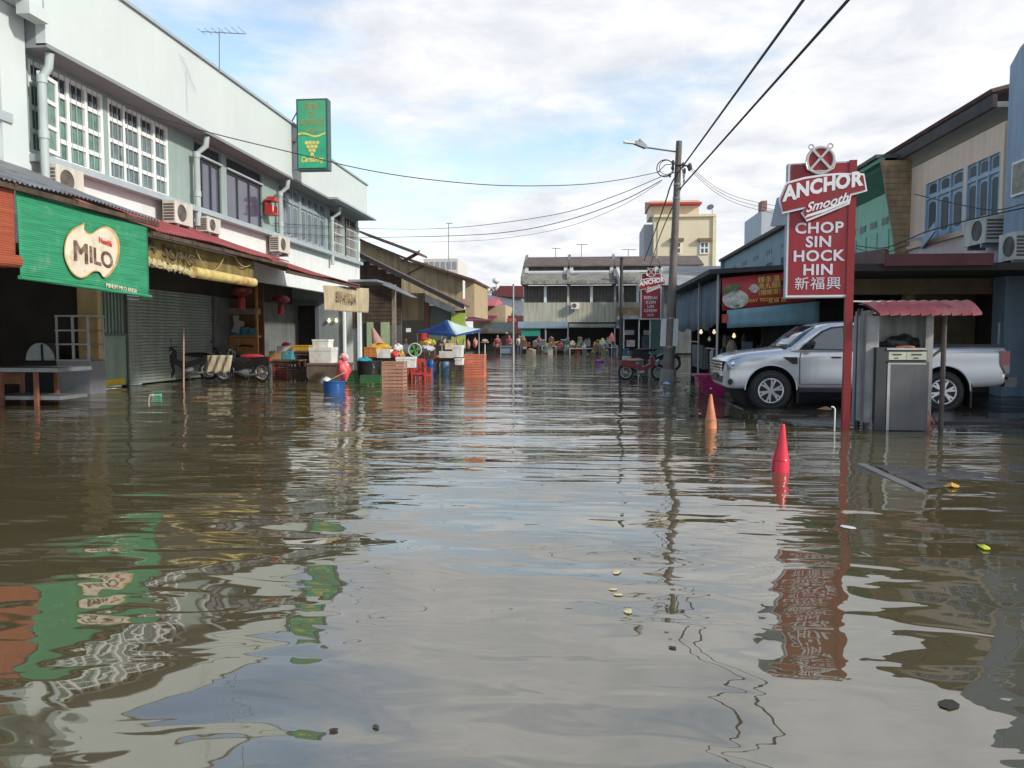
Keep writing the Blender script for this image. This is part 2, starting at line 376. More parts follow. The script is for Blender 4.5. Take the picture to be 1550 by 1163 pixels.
# deep fascia and parapet, with the soffit under it
m = M(); m.box(XE-.18, XE, Y0, yl(497, 200, XE), ZE, ZP); m.build('parapet', PALE, row)
m = M(); m.box(XE-.2, XE-.06, yl(497, 200, XE), Y1-.3, ZE+.1, ZP-.25); m.build('parapet', PALE, row)
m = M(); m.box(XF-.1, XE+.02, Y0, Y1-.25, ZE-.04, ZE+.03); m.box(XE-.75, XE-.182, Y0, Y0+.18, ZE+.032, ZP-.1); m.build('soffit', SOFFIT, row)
m = M(); m.box(XE+.022, XE+.3, yl(497, 200, XE), Y1-.1, ZE-.02, ZE+.05); m.build('eave_lip', TRIMG, row)
m = M(); m.box(XE-.3, XE+.06, Y0, yl(497,200,XE)-.01, ZP+.002, ZP+.07); m.build('parapet_cap', TRIMG, row)
m = M(); m.box(XE-.32, XE+.0, yl(497,200,XE)+.01, Y1-.25, ZP-.248, ZP-.18); m.build('parapet_cap', TRIMG, row)
m = M()
for (q0, q1, zz) in ((yl(330,100,XE), yl(430,180,XE), .22), (yl(455,200,XE), Y1, .05)):
    m.hexa([(XE-1.6,q0,ZP-.3),(XE-.35,q0,ZP-.3),(XE-.35,q1,ZP-.3),(XE-1.6,q1,ZP-.3),(XE-1.6,q0,ZP+zz+.1),(XE-.35,q0,ZP+zz*.5),(XE-.35,q1,ZP+zz*.5),(XE-1.6,q1,ZP+zz+.1)])
m.box(-16, XE-1.6, Y0, Y1, ZP-.6, ZP+.1); m.build('roof', mt('dark_roof', (.06,.055,.055), .8, .3, 2), row)
m = M(); m.box(XE-.8, XE-.3, yl(285,90,XE), yl(322,100,XE), ZP+.07, ZP+.3); m.box(XE-.8, XE-.32, yl(421,170,XE), yl(430,170,XE), ZP-.1, ZP+.4); m.build('roof_upstand', PALE, row)
# ledge under the windows
m = M(); m.box(XF+.002, XF+.26, Y0+.2, yl(495), ZS-.16, ZS-.03); m.build('ledge', TRIMG, row)
m = M(); m.box(XF+.002, XF+.2, yl(497), Y1, ZS-.16, ZS-.03); m.build('ledge', TRIMG, row)
# side returns and end walls
m = M(); m.box(-16, XF-.2, Y0, Y0+.2, 3.0, ZE+.4); m.box(-16, XF-.2, Y1-.2, Y1, 0, ZE+.3); m.box(XF-.198, XF, Y1-.01, Y1+.12, -.5, ZE-.05); m.build('end_wall', WHITEW, row)
m = M(); m.box(-16, XF-.2, Y0+.2, Y1-.2, 3.35, 3.5); m.build('floor_slab', DARKG, row)
for (u0, u1, nm) in ((a1,a2,'A'),(a3,a4,'B')):
    gm = [GLASSG, GLASSG, GLASSG, GLASSD] if nm == 'A' else [GLASSB, GLASSB, GLASSB, GLASSD]
    window(FL, u0, u1, ZS, ZWT, 4, [.25,.5,.76], WFRAME, GLASSG, row, t=.085, n=-.06, depth=.08, gms=gm)
    m = M()                                   # security grille seen behind the panes: bars
    k = 13
    for i in range(1, k): y = u0+(u1-u0)*i/k; FL.box(m, y-.008, y+.008, ZS, ZWT, -.03, -.018)
    m.build('grille', mt('grille_bars', (.3,.36,.36), .5), row)
# casement standing open
fr2 = Fr((XF+.0, a1+.1, 0), (.93,-.37,0), (.37,.93,0))
fr2 = Fr((XF+.14, yl(83)+.0, 0), (.16,-.987,0), (.987,.16,0))
window(fr2, 0, .62, ZS+.05, ZS+1.42, 1, [.34,.67], WFRAME, GLASSG, row, t=.07, depth=.05, name='open_casement')
for (u0, u1, ex) in ((b1,b2,1),(b3,b4,0)):
    window(FL, u0, u1, ZS, ZS+(ZWT-ZS)*.78, 3, [], DFRAME, GLASSV, row, t=.05, n=-.08, name='sliding_window')
    m = M(); FL.box(m, u0, u1, ZS+(ZWT-ZS)*.78, ZWT, -.12, -.07); m.build('transom_panel', GLASSD, row)
    m = M(); FL.box(m, u0-.0, u1, ZS+(ZWT-ZS)*.80, ZS+(ZWT-ZS)*.83, -.068, .05); m.build('blind_rail', TRIMG, row)
# arched louvre shutters of the third house
LOUV = mt('blue_grey_joinery', (.25,.31,.34), .6, .08, 3); LG = mt('louvre_dark_glass', (.08,.10,.13), .2, .2, 4, spec=.8)
def arched(fr, u0, u1, v0, v1, n, parent, fm, gm, cols, tr=.74):
    m = M(); fr.box(m, u0, u1, v0, v1, n-.05, n); w = m.build('window', fm, parent)
    W = (u1-u0)/cols; f = M()
    for i in range(cols+1): u = u0+W*i; a = min(max(u-.03, u0), u1-.06); fr.box(f, a, a+.06, v0, v1, n+.001, n+.05)
    for i in range(cols):
        vt = v0+(v1-v0)*tr; fr.box(f, u0+W*i+.031, u0+W*(i+1)-.031, vt-.04, vt+.04, n+.001, n+.045)
    f.build('frame', fm, w)
    for i in range(cols):
        u = u0+W*(i+.5); hw = W*.27; vt = v0+(v1-v0)*tr-.12; vb = v0+.14
        poly = [(u-hw, vb+hw*.5)] + [(u-hw*math.cos(t), vb+hw*.5-hw*.5*math.sin(t)) for t in np.linspace(.4, math.pi-.4, 4)] + [(u+hw, vb+hw*.5)]
        poly += [(u+hw, vt-hw*.6)] + [(u+hw*math.cos(t), vt-hw*.6+hw*.6*math.sin(t)) for t in np.linspace(.4, math.pi-.4, 5)] + [(u-hw, vt-hw*.6)]
        g = M(); g.prism(poly, fr.p, n+.001, n+.012); g.build('pane', gm, w)
        g = M(); g.prism([(u-hw, v0+(v1-v0)*tr+.1), (u+hw, v0+(v1-v0)*tr+.1), (u+hw, v1-.09), (u+hw*.5, v1-.05), (u-hw*.5, v1-.05), (u-hw, v1-.09)], fr.p, n+.001, n+.012); g.build('pane', gm, w)
    return w
cm = (c1+c2)/2-.35
arched(FL, c1, cm-.05, ZS, ZWT, -.05, row, LOUV, LG, 3); arched(FL, cm+.05, c2, ZS, ZWT, -.05, row, LOUV, LG, 4)
m = M(); FL.box(m, cm-.05, cm+.05, ZS, ZWT, -.15, .02); m.build('pilaster', PALED, row)
for (u0, u1) in ((d1,d2),(d3,d4)):
    window(FL, u0, u1, ZS, ZWT, 4, [.8], mt('brown_frame', (.12,.09,.08), .6), GLASSD, row, t=.06, n=-.1, name='grilled_window')
    m = M()
    for i in range(1, 9): y = u0+(u1-u0)*i/9; FL.box(m, y-.014, y+.014, ZS+.02, ZWT-.3, .03, .036)
    for k in range(4): v = ZS+.05+k*.38; FL.box(m, u0, u1, v, v+.02, .037, .043)
    m.build('grille', WFRAME, row)
# rainwater pipes
for px, bx in ((46, XF+.32), (288, XF+.2), (415, XF+.2), (496, XF+.15)):
    y = yl(px, 250, XF); m = M()
    m.tube([(XF+.45, y, ZE-.06), (XF+.42, y, ZE-.3), (bx, y-.05, ZE-.5), (bx, y-.05, 4.1)], .075, 10)
    for z in (ZE-.52, 4.9): m.cyl((bx, y-.05, z-.07), (bx, y-.05, z+.07), .092, n=10)
    m.build('drainpipe', PIPE, row, True)
# ground floor back wall with gate, shutter and openings
g1, g2 = yl(150, 580, XG), yl(195, 580, XG); s2 = yl(326, 575, XG)
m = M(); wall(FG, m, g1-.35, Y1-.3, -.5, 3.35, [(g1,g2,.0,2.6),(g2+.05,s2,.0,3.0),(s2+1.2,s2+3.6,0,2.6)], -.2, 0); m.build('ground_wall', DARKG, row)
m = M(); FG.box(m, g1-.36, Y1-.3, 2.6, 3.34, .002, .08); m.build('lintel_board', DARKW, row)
m = M(); FG.box(m, g1, g2, .05, 2.6, -.1, -.05); m.build('gate', mt('green_grey_gate', (.24,.33,.28), .6, .12, 2, streak=.2), row)
m = M()
for i in range(9): u = g1+.06+(g2-g1-.12)*i/8; FG.box(m, u-.012, u+.012, 1.35, 2.6, -.048, -.02)
FG.box(m, g1, g2, 1.32, 1.38, -.048, -.01); m.build('gate_bar', mt('gate_bars', (.10,.14,.12), .5), row)
m = M(); FG.box(m, g1+.08, g2-.12, .06, .22, -.05, -.03); m.build('yellow_kick_strip', mt('yellow_paint', (.62,.43,.03), .6, .15, 5), row)
m = M(); n_ = 34
for k in range(n_):
    z0 = .03+k*2.97/n_; z1 = z0+2.97/n_; zm = (z0+z1)/2
    vs = [FG.p(u, z, nn) for u in (g2+.06, s2-.01) for z, nn in ((z0,-.11),(z0+.004,-.078),(zm,-.062),(z1-.012,-.072),(z1-.004,-.11))]
    m.add(vs, [(0,1,6,5),(1,2,7,6),(2,3,8,7),(3,4,9,8)])
o = m.build('roller_shutter', mt('shutter_green_grey', (.27,.32,.28), .55, .1, 2, streak=.25), row, kind='stuff')
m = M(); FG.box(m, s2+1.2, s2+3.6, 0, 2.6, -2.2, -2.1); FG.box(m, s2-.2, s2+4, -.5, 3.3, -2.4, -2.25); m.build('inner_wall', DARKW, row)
# side pier painted cream with white foot
pc = atX(150, 580, XG+.35); m = M(); m.box(pc.x-.45, pc.x+.05, pc.y-.05, pc.y+.1, .36, 3.3); m.build('cream_pier', mt('cream_paint', (.50,.37,.17), .7, .15, 2, streak=.2), row)
m = M(); m.box(pc.x-.46, pc.x+.06, pc.y-.06, pc.y+.11, -.5, .36); m.build('pier_foot', WHITEW, row)
# cross wall at the far end of the walkway, with a dark doorway
FX = Fr((0, 30, 0), (1,0,0), (0,-1,0))
wx0, wx1 = atY(428,500,30).x, atY(522,500,30).x; dx0, dx1 = atY(437,500,30).x, atY(478,500,30).x; dz = atY(450,462,30).z
m = M(); wall(FX, m, wx0, wx1, -.5, 3.34, [(dx0,dx1,-.4,dz)], -.2, 0); m.build('cross_wall', mt('blue_grey_wall', (.22,.25,.26), .8, .1, 1.5, streak=.2), row)
m = M(); FX.box(m, dx0-.15, dx0, 0, dz, .002, .06); FX.box(m, dx1, dx1+.15, 0, dz, .002, .06); FX.box(m, dx0-.15, dx1+.15, dz, dz+.16, .002, .06); m.build('door_frame', mt('slate_frame', (.10,.12,.14), .6), row)
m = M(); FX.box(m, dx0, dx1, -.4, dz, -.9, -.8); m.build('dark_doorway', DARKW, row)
px_ = atY(543, 530, 31).x; m = M(); m.box(wx1+.02, px_, 31, 31.1, -.5, atY(540,498,31).z); m.build('hoarding_panel', mt('pale_grey_panel', (.42,.46,.47), .7, .06, 2, streak=.2), row)
m = M(); m.box(px_-.02, px_+.1, 30.9, 31.15, -.5, 3.3); m.box(wx1-.05, wx1+.02, 29.9, 30.1, -.5, 3.3); m.build('corner_post', WHITEW, row)
m = M(); m.box(wx1+.02, px_-.03, 30.95, 31.08, atY(540,498,31).z+.01, 3.2); m.build('slatted_screen', WOODD, row)
for k, x in enumerate((atY(498,486,29.9).x, atY(509,486,29.9).x)):
    m = M(); m.lathe([(.0,-.09),(.05,-.06),(.055,0),(.03,.05),(.03,.08)], (x, 29.9, atY(500,485,29.9).z), 10); m.build('wall_lamp', mt('lamp_glow', (.9,.8,.6), .4, emit=(1,.75,.4), es=1.6), row, True)
m = M(); m.box(-16, XG-.2, 12, g1-.36, -.5, -.02); m.build('shop_floor', CONC, row)
# dark open shop at the near end: walls, ceiling, counter clutter at the back
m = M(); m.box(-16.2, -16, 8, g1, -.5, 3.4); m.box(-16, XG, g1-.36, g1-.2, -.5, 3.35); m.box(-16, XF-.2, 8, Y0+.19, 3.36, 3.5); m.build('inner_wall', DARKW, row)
for (px0, py0, px1, py1, Yd, mm) in ((0,470,22,490,17.5,STEEL),(22,440,60,500,19,WOODD),(60,520,80,560,17,DARKG)):
    A = atY(px0, py0, Yd); B = atY(px1, py1, Yd); m = M(); m.box(A.x, B.x, Yd-.0, Yd+.3, B.z, A.z); m.build('shop_shelf', mm, row)

# neighbour house cut by the left edge of the frame
nb = thing('shophouse', 'pale shophouse with brown shaded window at the near end of the row', 'building', (XF, 9, 0))
m = M(); wall(FL, m, 6.5, Y0-.12, 4.15, 7.6, [(7.4, 12.0, 5.1, 6.6)], -.2, .05); m.build('wall', PALED, nb)
m = M(); m.box(XF+.06, XE, 6.5, Y0-.05, 6.95, 7.12); m.box(XE-.14, XE+.1, Y0-.5, Y0-.04, 6.72, 6.94); m.build('canopy_slab', PALE, nb)
m = M(); FL.box(m, 7.4, 12.0, 5.1, 6.6, -.15, -.1); m.build('brown_blind', mt('brown_blind', (.13,.09,.06), .7), nb)
m = M(); FL.box(m, 6.5, 12.35, 4.93, 5.09, .055, .22); m.build('ledge', TRIMG, nb)
m = M(); FL.box(m, 6.5, 12.4, 4.15, 4.92, .051, .07); m.build('spandrel', WHITEW, nb)
m = M(); FL.box(m, 12.15, 12.75, 4.15, 6.93, .052, .18); m.build('pilaster', PALE, nb)

# ------------------------------------------------------------------ street awnings (thin sheet on rafters)
def awning(label, ya, yb, xi, zi, xo, zo, mat, pitch=.09, thick=.012, amp=.016, endmat=None):
    t = thing('awning', label, 'awning', (xi, ya, zi), 0)
    n_ = int((yb-ya)/pitch*4); m = M(); vs = []
    for i in range(n_+1):
        y = ya+(yb-ya)*i/n_; d = amp*math.cos(i*math.pi/2)
        for f in (0, .5, 1): vs.append((xi+(xo-xi)*f, y, zi+(zo-zi)*f+d - .03*math.sin(math.pi*f) + .02*math.sin(y*1.7+f*2)))
    m.add(vs, [(i*3+k, i*3+3+k, i*3+4+k, i*3+1+k) for i in range(n_) for k in (0,1)])
    m.build('corrugated_sheet', mat, t, True, ang=80)
    m = M()
    for k in range(int((yb-ya)/1.2)+1):
        y = min(ya+.1+k*1.2, yb-.1); m.bar((xi, y, zi-.08), (xo-.02, y, zo-.06), .05, .06)
    m.bar((xo-.06, ya, zo-.075), (xo-.06, yb, zo-.075), .05, .07); m.bar(((xi+xo)/2, ya, (zi+zo)/2-.09), ((xi+xo)/2, yb, (zi+zo)/2-.09), .05, .05)
    m.build('rafter', WOODD, t); return t
yA1 = yl(244, 330, XA); yR1 = yl(245, 345, XA); yR2 = yl(438, 396, XA); yR3 = yl(546, 434, XA)
awning('grey corrugated sheet awning over the green drink blind', 5.6, yA1, XF+.05, 4.28, XA, 1.3+.275*7.3, GALV)
awning('faded red sheet awning over the roller shutter and yellow banner', yR1-.2, yR2, XF+.05, 1.3+.277*9.9, XA, 1.3+.2514*7.3, REDR, amp=.012)
awning('lower red sheet awning at the far end of the pale row', yR2-.05, yR3, XF+.05, 3.78, XA, 1.3+.231*7.3, REDR, amp=.012)

# posts carrying the awning edge are inside; AC condensers on the wall
def condenser(label, px, py, w=.8, h=.56, X=XF+.25, d=.3, side='L'):
    p = atX(px, py, X); t = thing('air_conditioner', label, 'air conditioner', p, 0, 'outdoor air conditioner units')
    s = 1 if side == 'L' else -1
    m = M(); m.box(-d/2, d/2, -w/2, w/2, 0, h); m.build('casing', ACW, t, world=False)
    m = M(); f = s*d/2
    m.torus((f, -w*.12, h/2), h*.36, .012, 'X', 20, 5)
    for r in (.1, .2, .3): m.torus((f+s*.005, -w*.12, h/2), h*r, .006, 'X', 16, 4)
    m.build('fan_guard', ACD, t, True, world=False)
    m = M(); m.cyl((f-.0*s, -w*.12, h/2), (f+s*.003, -w*.12, h/2), h*.35, n=20); m.build('fan_opening', ACD, t, world=False)
    m = M()
    for k in range(6): m.box(-d*.42, d*.42, -w/2-.008, -w/2-.002, h*(.12+.13*k), h*(.2+.13*k))
    m.build('side_grille', ACD, t, world=False)
    m = M(); m.box(-d/2, d/2, -w*.35, -w*.3, -.09, -.002); m.box(-d/2, d/2, w*.3, w*.35, -.09, -.002); m.build('bracket', STEEL, t, world=False)
    return t
condenser('air conditioner half hidden by grey awning under the green curtained windows', 96, 296, w=.75, h=.5, X=XF+.35)
condenser('cream air conditioner where grey awning meets red awning', 270, 341, w=.8, h=.52, X=XF+.4)
condenser('small air conditioner under the dark sliding windows', 316, 353, w=.7, h=.38, X=XF+.3)
condenser('air conditioner beside drainpipe above the red awning step', 424, 383, w=.9, h=.5, X=XF+.3)
# red lantern box shrine on the wall
p = atX(405, 326, XF+.1); t = thing('wall_shrine', 'small red altar box on the pier between dark and louvred windows', 'shrine', p)
m = M(); m.box(0, .3, -.24, .24, 0, .04); m.box(0, .05, -.20, .20, .04, .42); m.box(.05, .24, -.20, -.17, .04, .3); m.box(.05, .24, .17, .20, .04, .3); m.build('box', REDP, t, world=False)
m = M(); m.prism([(-.24,.42),(.24,.42),(0,.58)], lambda a, b, d: (d, a, b), .0, .3); m.build('roof', REDP, t, world=False)
m = M(); m.blob((.12,0,.2), (.08,.1,.13), 1); m.build('figure', mt('pale_ceramic', (.7,.55,.45), .4), t, True, world=False)
# ------------------------------------------------------------------ roll-down blinds
def stripmat(name, col, dark, dirtc, amt=.5, horiz=True):
    """split-bamboo blind: fine horizontal reeds and stitched uprights, with worn paint"""
    m_ = bpy.data.materials.new(name); m_.use_nodes = True; t = m_.node_tree; L = t.links; b = t.nodes['Principled BSDF']; b.inputs['Roughness'].default_value = .75
    co = N(t, 'ShaderNodeTexCoord'); sp = N(t, 'ShaderNodeSeparateXYZ'); L.new(co.outputs['Object'], sp.inputs[0])
    wv = N(t, 'ShaderNodeMath', operation='SINE'); mm = N(t, 'ShaderNodeMath', operation='MULTIPLY'); mm.inputs[1].default_value = 210; L.new(sp.outputs['Z'], mm.inputs[0]); L.new(mm.outputs[0], wv.inputs[0])
    no = N(t, 'ShaderNodeTexNoise'); no.inputs['Scale'].default_value = 1.; no.inputs['Detail'].default_value = 7
    mp = N(t, 'ShaderNodeMapping'); mp.inputs['Scale'].default_value = (1.5, 1.5, 22) ; L.new(co.outputs['Object'], mp.inputs[0]); L.new(mp.outputs[0], no.inputs['Vector'])
    r = N(t, 'ShaderNodeMapRange'); r.inputs[1].default_value = .35; r.inputs[2].default_value = .65; r.inputs[3].default_value = .78; r.inputs[4].default_value = 1.12; L.new(no.outputs[0], r.inputs[0])
    a = N(t, 'ShaderNodeMath', operation='MULTIPLY_ADD'); L.new(wv.outputs[0], a.inputs[0]); a.inputs[1].default_value = .10; L.new(r.outputs[0], a.inputs[2])
    vm = N(t, 'ShaderNodeVectorMath', operation='SCALE'); vm.inputs[0].default_value = col; L.new(a.outputs[0], vm.inputs['Scale'])
    n2_ = N(t, 'ShaderNodeTexNoise'); n2_.inputs['Scale'].default_value = 3; n2_.inputs['Detail'].default_value = 8; n2_.inputs['Roughness'].default_value = .75; L.new(co.outputs['Object'], n2_.inputs['Vector'])
    dr = N(t, 'ShaderNodeValToRGB'); dr.color_ramp.elements[0].position = .55; dr.color_ramp.elements[1].position = .75; dr.color_ramp.elements[1].color = (amt, amt, amt, 1); L.new(n2_.outputs[0], dr.inputs[0])
    mx_ = N(t, 'ShaderNodeMix', data_type='RGBA'); L.new(dr.outputs[0], mx_.inputs[0]); L.new(vm.outputs[0], mx_.inputs[6]); mx_.inputs[7].default_value = (*dirtc, 1); L.new(mx_.outputs[2], b.inputs['Base Color'])
    bu = N(t, 'ShaderNodeBump'); bu.inputs['Strength'].default_value = .35; bu.inputs['Distance'].default_value = .008; L.new(wv.outputs[0], bu.inputs['Height']); L.new(bu.outputs[0], b.inputs['Normal'])
    return m_
def blind(name, label, P, mat, roll=.05, wav=.03, nx=36, nz=16, rollmat=None, cat='blind'):
    """P = top left, top right, bottom right, bottom left corners (world)"""
    t = thing(name, label, cat, P[3], 0); m = M(); P = [Vector(p) for p in P]
    nrm = (P[1]-P[0]).cross(P[3]-P[0]).normalized()
    if nrm.dot(Vector((0,0,CAMZ))-P[0]) < 0: nrm = -nrm
    for j in range(nz+1):
        for i in range(nx+1):
            u = i/nx; v = j/nz; p = (P[0]*(1-u)+P[1]*u)*(1-v)+(P[3]*(1-u)+P[2]*u)*v
            m.v.append(p + nrm*wav*(math.sin(u*9+v*1.2)*.6+math.sin(u*21+1)*.3*v+.5*math.sin(v*2.6)))
    m.f = [(j*(nx+1)+i, (j+1)*(nx+1)+i, (j+1)*(nx+1)+i+1, j*(nx+1)+i+1) for j in range(nz) for i in range(nx)]
    o = m.build('sheet', mat, t, True); md = o.modifiers.new('thick', 'SOLIDIFY'); md.thickness = .008
    if roll:
        m = M(); m.cyl(P[3]-(P[2]-P[3])*.01+nrm*.02, P[2]+(P[2]-P[3])*.005+nrm*.02, roll, n=12); m.build('bottom_roll', rollmat or mat, t, True)
    return t, nrm
MILG = stripmat('green_reed_blind', (.022,.245,.12), (.02,.2,.1), (.24,.36,.22), .5)
XB = XA-.12
TL, TR, BR, BL = atX(24,289,XB), atX(223,343,XB), atX(226,449,XB), atX(30,420,XB)
mil, nr = blind('roll_blind', 'green reed roll-down blind with white drink emblem hanging from grey awning', (TL,TR,BR,BL), MILG, .028, .012)
# emblem: two-toned swoosh shape with lettering, painted on the reeds
def mp_on(px, py, off): p = atX(px, py, XB); return p + Vector((off, 0, 0))
outer = [(118,341),(124,338),(123,345),(128,352),(136,353),(145,347),(156,343),(165,346),(172,354),(177,366),(178,380),(175,395),(169,408),(161,418),(155,421),(150,414),(143,411),(135,413),(127,419),(117,421),(107,415),(99,403),(94,388),(94,372),(98,358),(106,347)]
def px_poly(pts, off, mat, name, par, scale=1., c=(136,381), dx=0, dy=0, th=.004):
    P = [mp_on(c[0]+(a-c[0])*scale+dx, c[1]+(b-c[1])*scale+dy, 0) for a, b in pts]; m = M(); n_ = len(P)
    m.add([p+Vector((off,0,0)) for p in P] + [p+Vector((off+th,0,0)) for p in P], [tuple(range(n_)), tuple(reversed(range(n_, 2*n_)))] + [(i, i+n_, (i+1) % n_+n_, (i+1) % n_) for i in range(n_)])
    return m.build(name, mat, par)
def smoothpoly(pts, k=4):
    n_ = len(pts); out = []
    for i in range(n_):
        p0, p1, p2, p3 = pts[i-1], pts[i], pts[(i+1) % n_], pts[(i+2) % n_]
        for s in range(k):
            t = s/k; out.append(tuple(.5*((2*p1[q])+(-p0[q]+p2[q])*t+(2*p0[q]-5*p1[q]+4*p2[q]-p3[q])*t*t+(-p0[q]+3*p1[q]-3*p2[q]+p3[q])*t**3) for q in (0,1)))
    return out
so = smoothpoly(outer)
emb = px_poly(so, .035, mt('emblem_gold', (.50,.25,.06), .7, .3, 5, dirt=(.5,.48,.3)), 'emblem', mil)
px_poly(so, .040, mt('emblem_cream', (.62,.55,.44), .7, .12, 5, dirt=(.42,.34,.22)), 'emblem_face', emb, .94, dx=-1.5, dy=.5)
BRN = mt('emblem_brown', (.10,.045,.03), .7, .2, 9, dirt=(.3,.24,.19))
la = mp_on(104,389,.048); lb = mp_on(169,399,.048); dv = (lb-la); mid = (la+lb)/2
text('M', .43, BRN, emb, plane_mat(mp_on(117,384,.048), (0,1,-.10)), bold=.0, world=True, sx=1.05)
text('M', .43, BRN, emb, plane_mat(mp_on(119,384,.046), (0,1,-.10)), bold=.0, world=True, sx=1.05)
text('ILO', .34, BRN, emb, plane_mat(mp_on(149,392,.048), (0,1,-.10)), bold=.009, world=True, sx=1.1)
text('Nestlé', .12, mt('emblem_red', (.45,.05,.05), .7, .2, 9), emb, plane_mat(mp_on(155,367,.048), (0,1,-.1)), bold=.004, world=True)
text('MINUM MILO ANDA', .10, mt('emblem_cream', (.5,.5,.4), .7), mil, plane_mat(mp_on(182,437,.03), (0,1,-.06)), world=True, sx=.9)
blind('roll_blind', 'orange red roll-down blind cut by the left edge of the picture', (atX(-60,262,XB),atX(21,284,XB),atX(24,396,XB),atX(-60,392,XB)), stripmat('red_reed_blind', (.30,.065,.03), (.2,.03,.02), (.3,.14,.08), .4), .085, .012)
# yellow rolled banner under the red awning
XY = XA-.35
yb, nr = blind('rolled_banner', 'dirty yellow banner partly rolled under red awning with hanging rope loops', (atX(222,358,XY),atX(384,396,XY),atX(384,428,XY),atX(214,402,XY)), mt('yellow_banner', (.20,.15,.05), .8, .35, 3, streak=.4), .0, .03, cat='banner')
m = M(); m.cyl(atX(292,412,XY+.08), atX(384,428,XY+.08), .11, .10, n=12); m.build('rolled_part', mt('banner_roll_yellow', (.55,.44,.16), .8, .3, 4, dirt=(.3,.13,.07)), yb, True)
m = M()
for k in range(9):
    A = atX(224+k*8, 396+k*2.0, XY+.05); m.blob(A, (.06,.09,.07), k, .4, 7, 5)
m.build('crumpled_edge', mt('banner_crumple', (.42,.36,.2), .8, .4, 9), yb, True)
m = M()
for (q0, q1, dr) in (((297,379),(340,388),27),((355,388),(386,392),14)):
    m.tube([atX(q0[0]+(q1[0]-q0[0])*t, q0[1]+(q1[1]-q0[1])*t+dr*4*t*(1-t)*1.0, XY+.12) for t in np.linspace(0,1,11)], .012, 5)
m.build('rope', mt('rope_tan', (.36,.28,.15), .8), yb, True)
text('A  SONG', .27, mt('faded_black_paint', (.07,.055,.035), .8), yb, plane_mat(atX(262,384,XY+.08), (0,1,-.08)), bold=.006, world=True, sx=1.5)
# beige banner near the far end
XC = XA-.15
bb, nr = blind('canvas_banner', 'beige canvas banner with faded upright lettering at far end of red awning', (atX(489,432,XC),atX(558,437,XC),atX(558,474,XC),atX(489,470,XC)), mt('beige_canvas', (.46,.38,.25), .85, .2, 2.5, streak=.3), 0, .04, cat='banner')
text('BIR HITAM', .42, mt('faded_brown_print', (.24,.17,.10), .85, .3, 5), bb, plane_mat(atX(525,452,XC+.09), (0,1,-.02)), bold=.01, world=True, sx=.95)

# ------------------------------------------------------------------ projecting green sign on the parapet
A = atX(447, 257, -9.25); Yg = A.y; W_ = atY(497, 260, Yg).x-atY(450, 260, Yg).x; H_ = atY(470,152,Yg).z-atY(470,260,Yg).z
gs = thing('projecting_sign', 'tall green projecting sign with yellow emblem bolted to the pale parapet', 'sign', (atY(450,260,Yg).x, Yg, atY(450,258,Yg).z))
SGN = mt('green_lightbox', (.05,.34,.16), .35, .12, 1.5, dirt=(.10,.36,.2))
m = M(); m.box(0, W_, 0, .32, 0, H_); m.build('case', mt('dark_green_case', (.04,.10,.09), .5), gs, world=False)
m = M(); m.box(.05, W_-.06, -.02, -.003, .06, H_-.06); m.build('face', SGN, gs, world=False)
m = M(); m.box(.05, W_-.06, -.028, -.021, .06, H_*.47); m.build('lower_face', mt('teal_green_print', (.03,.36,.20), .35, .2, 2.5), gs, world=False)
ylw = mt('sign_yellow', (.62,.55,.16), .6, .2, 8); orr = mt('sign_faded_orange', (.34,.27,.10), .6, .25, 8)
m = M(); P_ = [(u, H_*.475+.05*math.sin(u*7.5)+.035) for u in np.linspace(.06, W_-.07, 14)]
m.prism([(a, b+.03) for a, b in P_] + [(a, b-.03) for a, b in reversed(P_)], lambda a, b, d: (a, d, b), -.036, -.030); m.build('ribbon', ylw, gs, world=False)
m = M(); k_ = 0
for r_, cnt in enumerate((4,3,2,1)):
    for i in range(cnt): m.cyl((W_/2+(i-(cnt-1)/2)*.12, -.030, H_*.38-r_*.12), (W_/2+(i-(cnt-1)/2)*.12, -.037, H_*.38-r_*.12), .062, n=10)
m.build('hop_emblem', ylw, gs, world=False)
text('Carlsberg', .235, ylw, gs, plane_mat((W_/2-.02, -.031, H_*.145), (1,0,.0)), bold=.008, shear=.3, sx=.78)
for k, (b_, s_) in enumerate((('萬隆', .24), ('茶', .2), ('海鮮飯店', .2), ('KOPI', .17))):
    text(b_, s_, orr, gs, plane_mat((W_/2, -.022, H_*(.88-.11*k)), (1,0,0)))
m = M(); m.cyl((0,.15,H_-.3), (-.75,.8,H_-.95), .02); m.cyl((0,.2,H_-1.0),(-.4,.4,H_-1.6), .02); m.box(-.45,.0,.1,.16,.03,.08); m.box(-.32,.0,.1,.22,H_*.42,H_*.47); m.build('bracket', STEEL, gs, world=False)

# ------------------------------------------------------------------ generic market goods, built in local space, base at z=0
def P2(px, py, Y): return atY(px, py, Y)
def pxsize(px0, py0, px1, py1, Y):
    a = atY(px0, py0, Y); b = atY(px1, py1, Y); return a, b, b.x-a.x, a.z-b.z
def foam_box(label, px0, py0, px1, py1, Y, d=.4, rz=0, lid=True, mat=FOAM, group='white foam boxes in the market'):
    a, b, w, h = pxsize(px0, py0, px1, py1, Y); t = thing('foam_box', label, 'foam box', ((a.x+b.x)/2, Y+d/2, b.z), rz, group)
    hl = h*.22 if lid else 0; q = .02; m = M()
    m.hexa([(-w/2+q,-d/2+q,0),(w/2-q,-d/2+q,0),(w/2-q,d/2-q,0),(-w/2+q,d/2-q,0),(-w/2+.01,-d/2+.01,h-hl),(w/2-.01,-d/2+.01,h-hl),(w/2-.01,d/2-.01,h-hl),(-w/2+.01,d/2-.01,h-hl)])
    m.build('body', mat, t, world=False)
    if lid: m = M(); m.box(-w/2, w/2, -d/2, d/2, h-hl+.003, h); m.build('lid', mat, t, world=False)
    return t
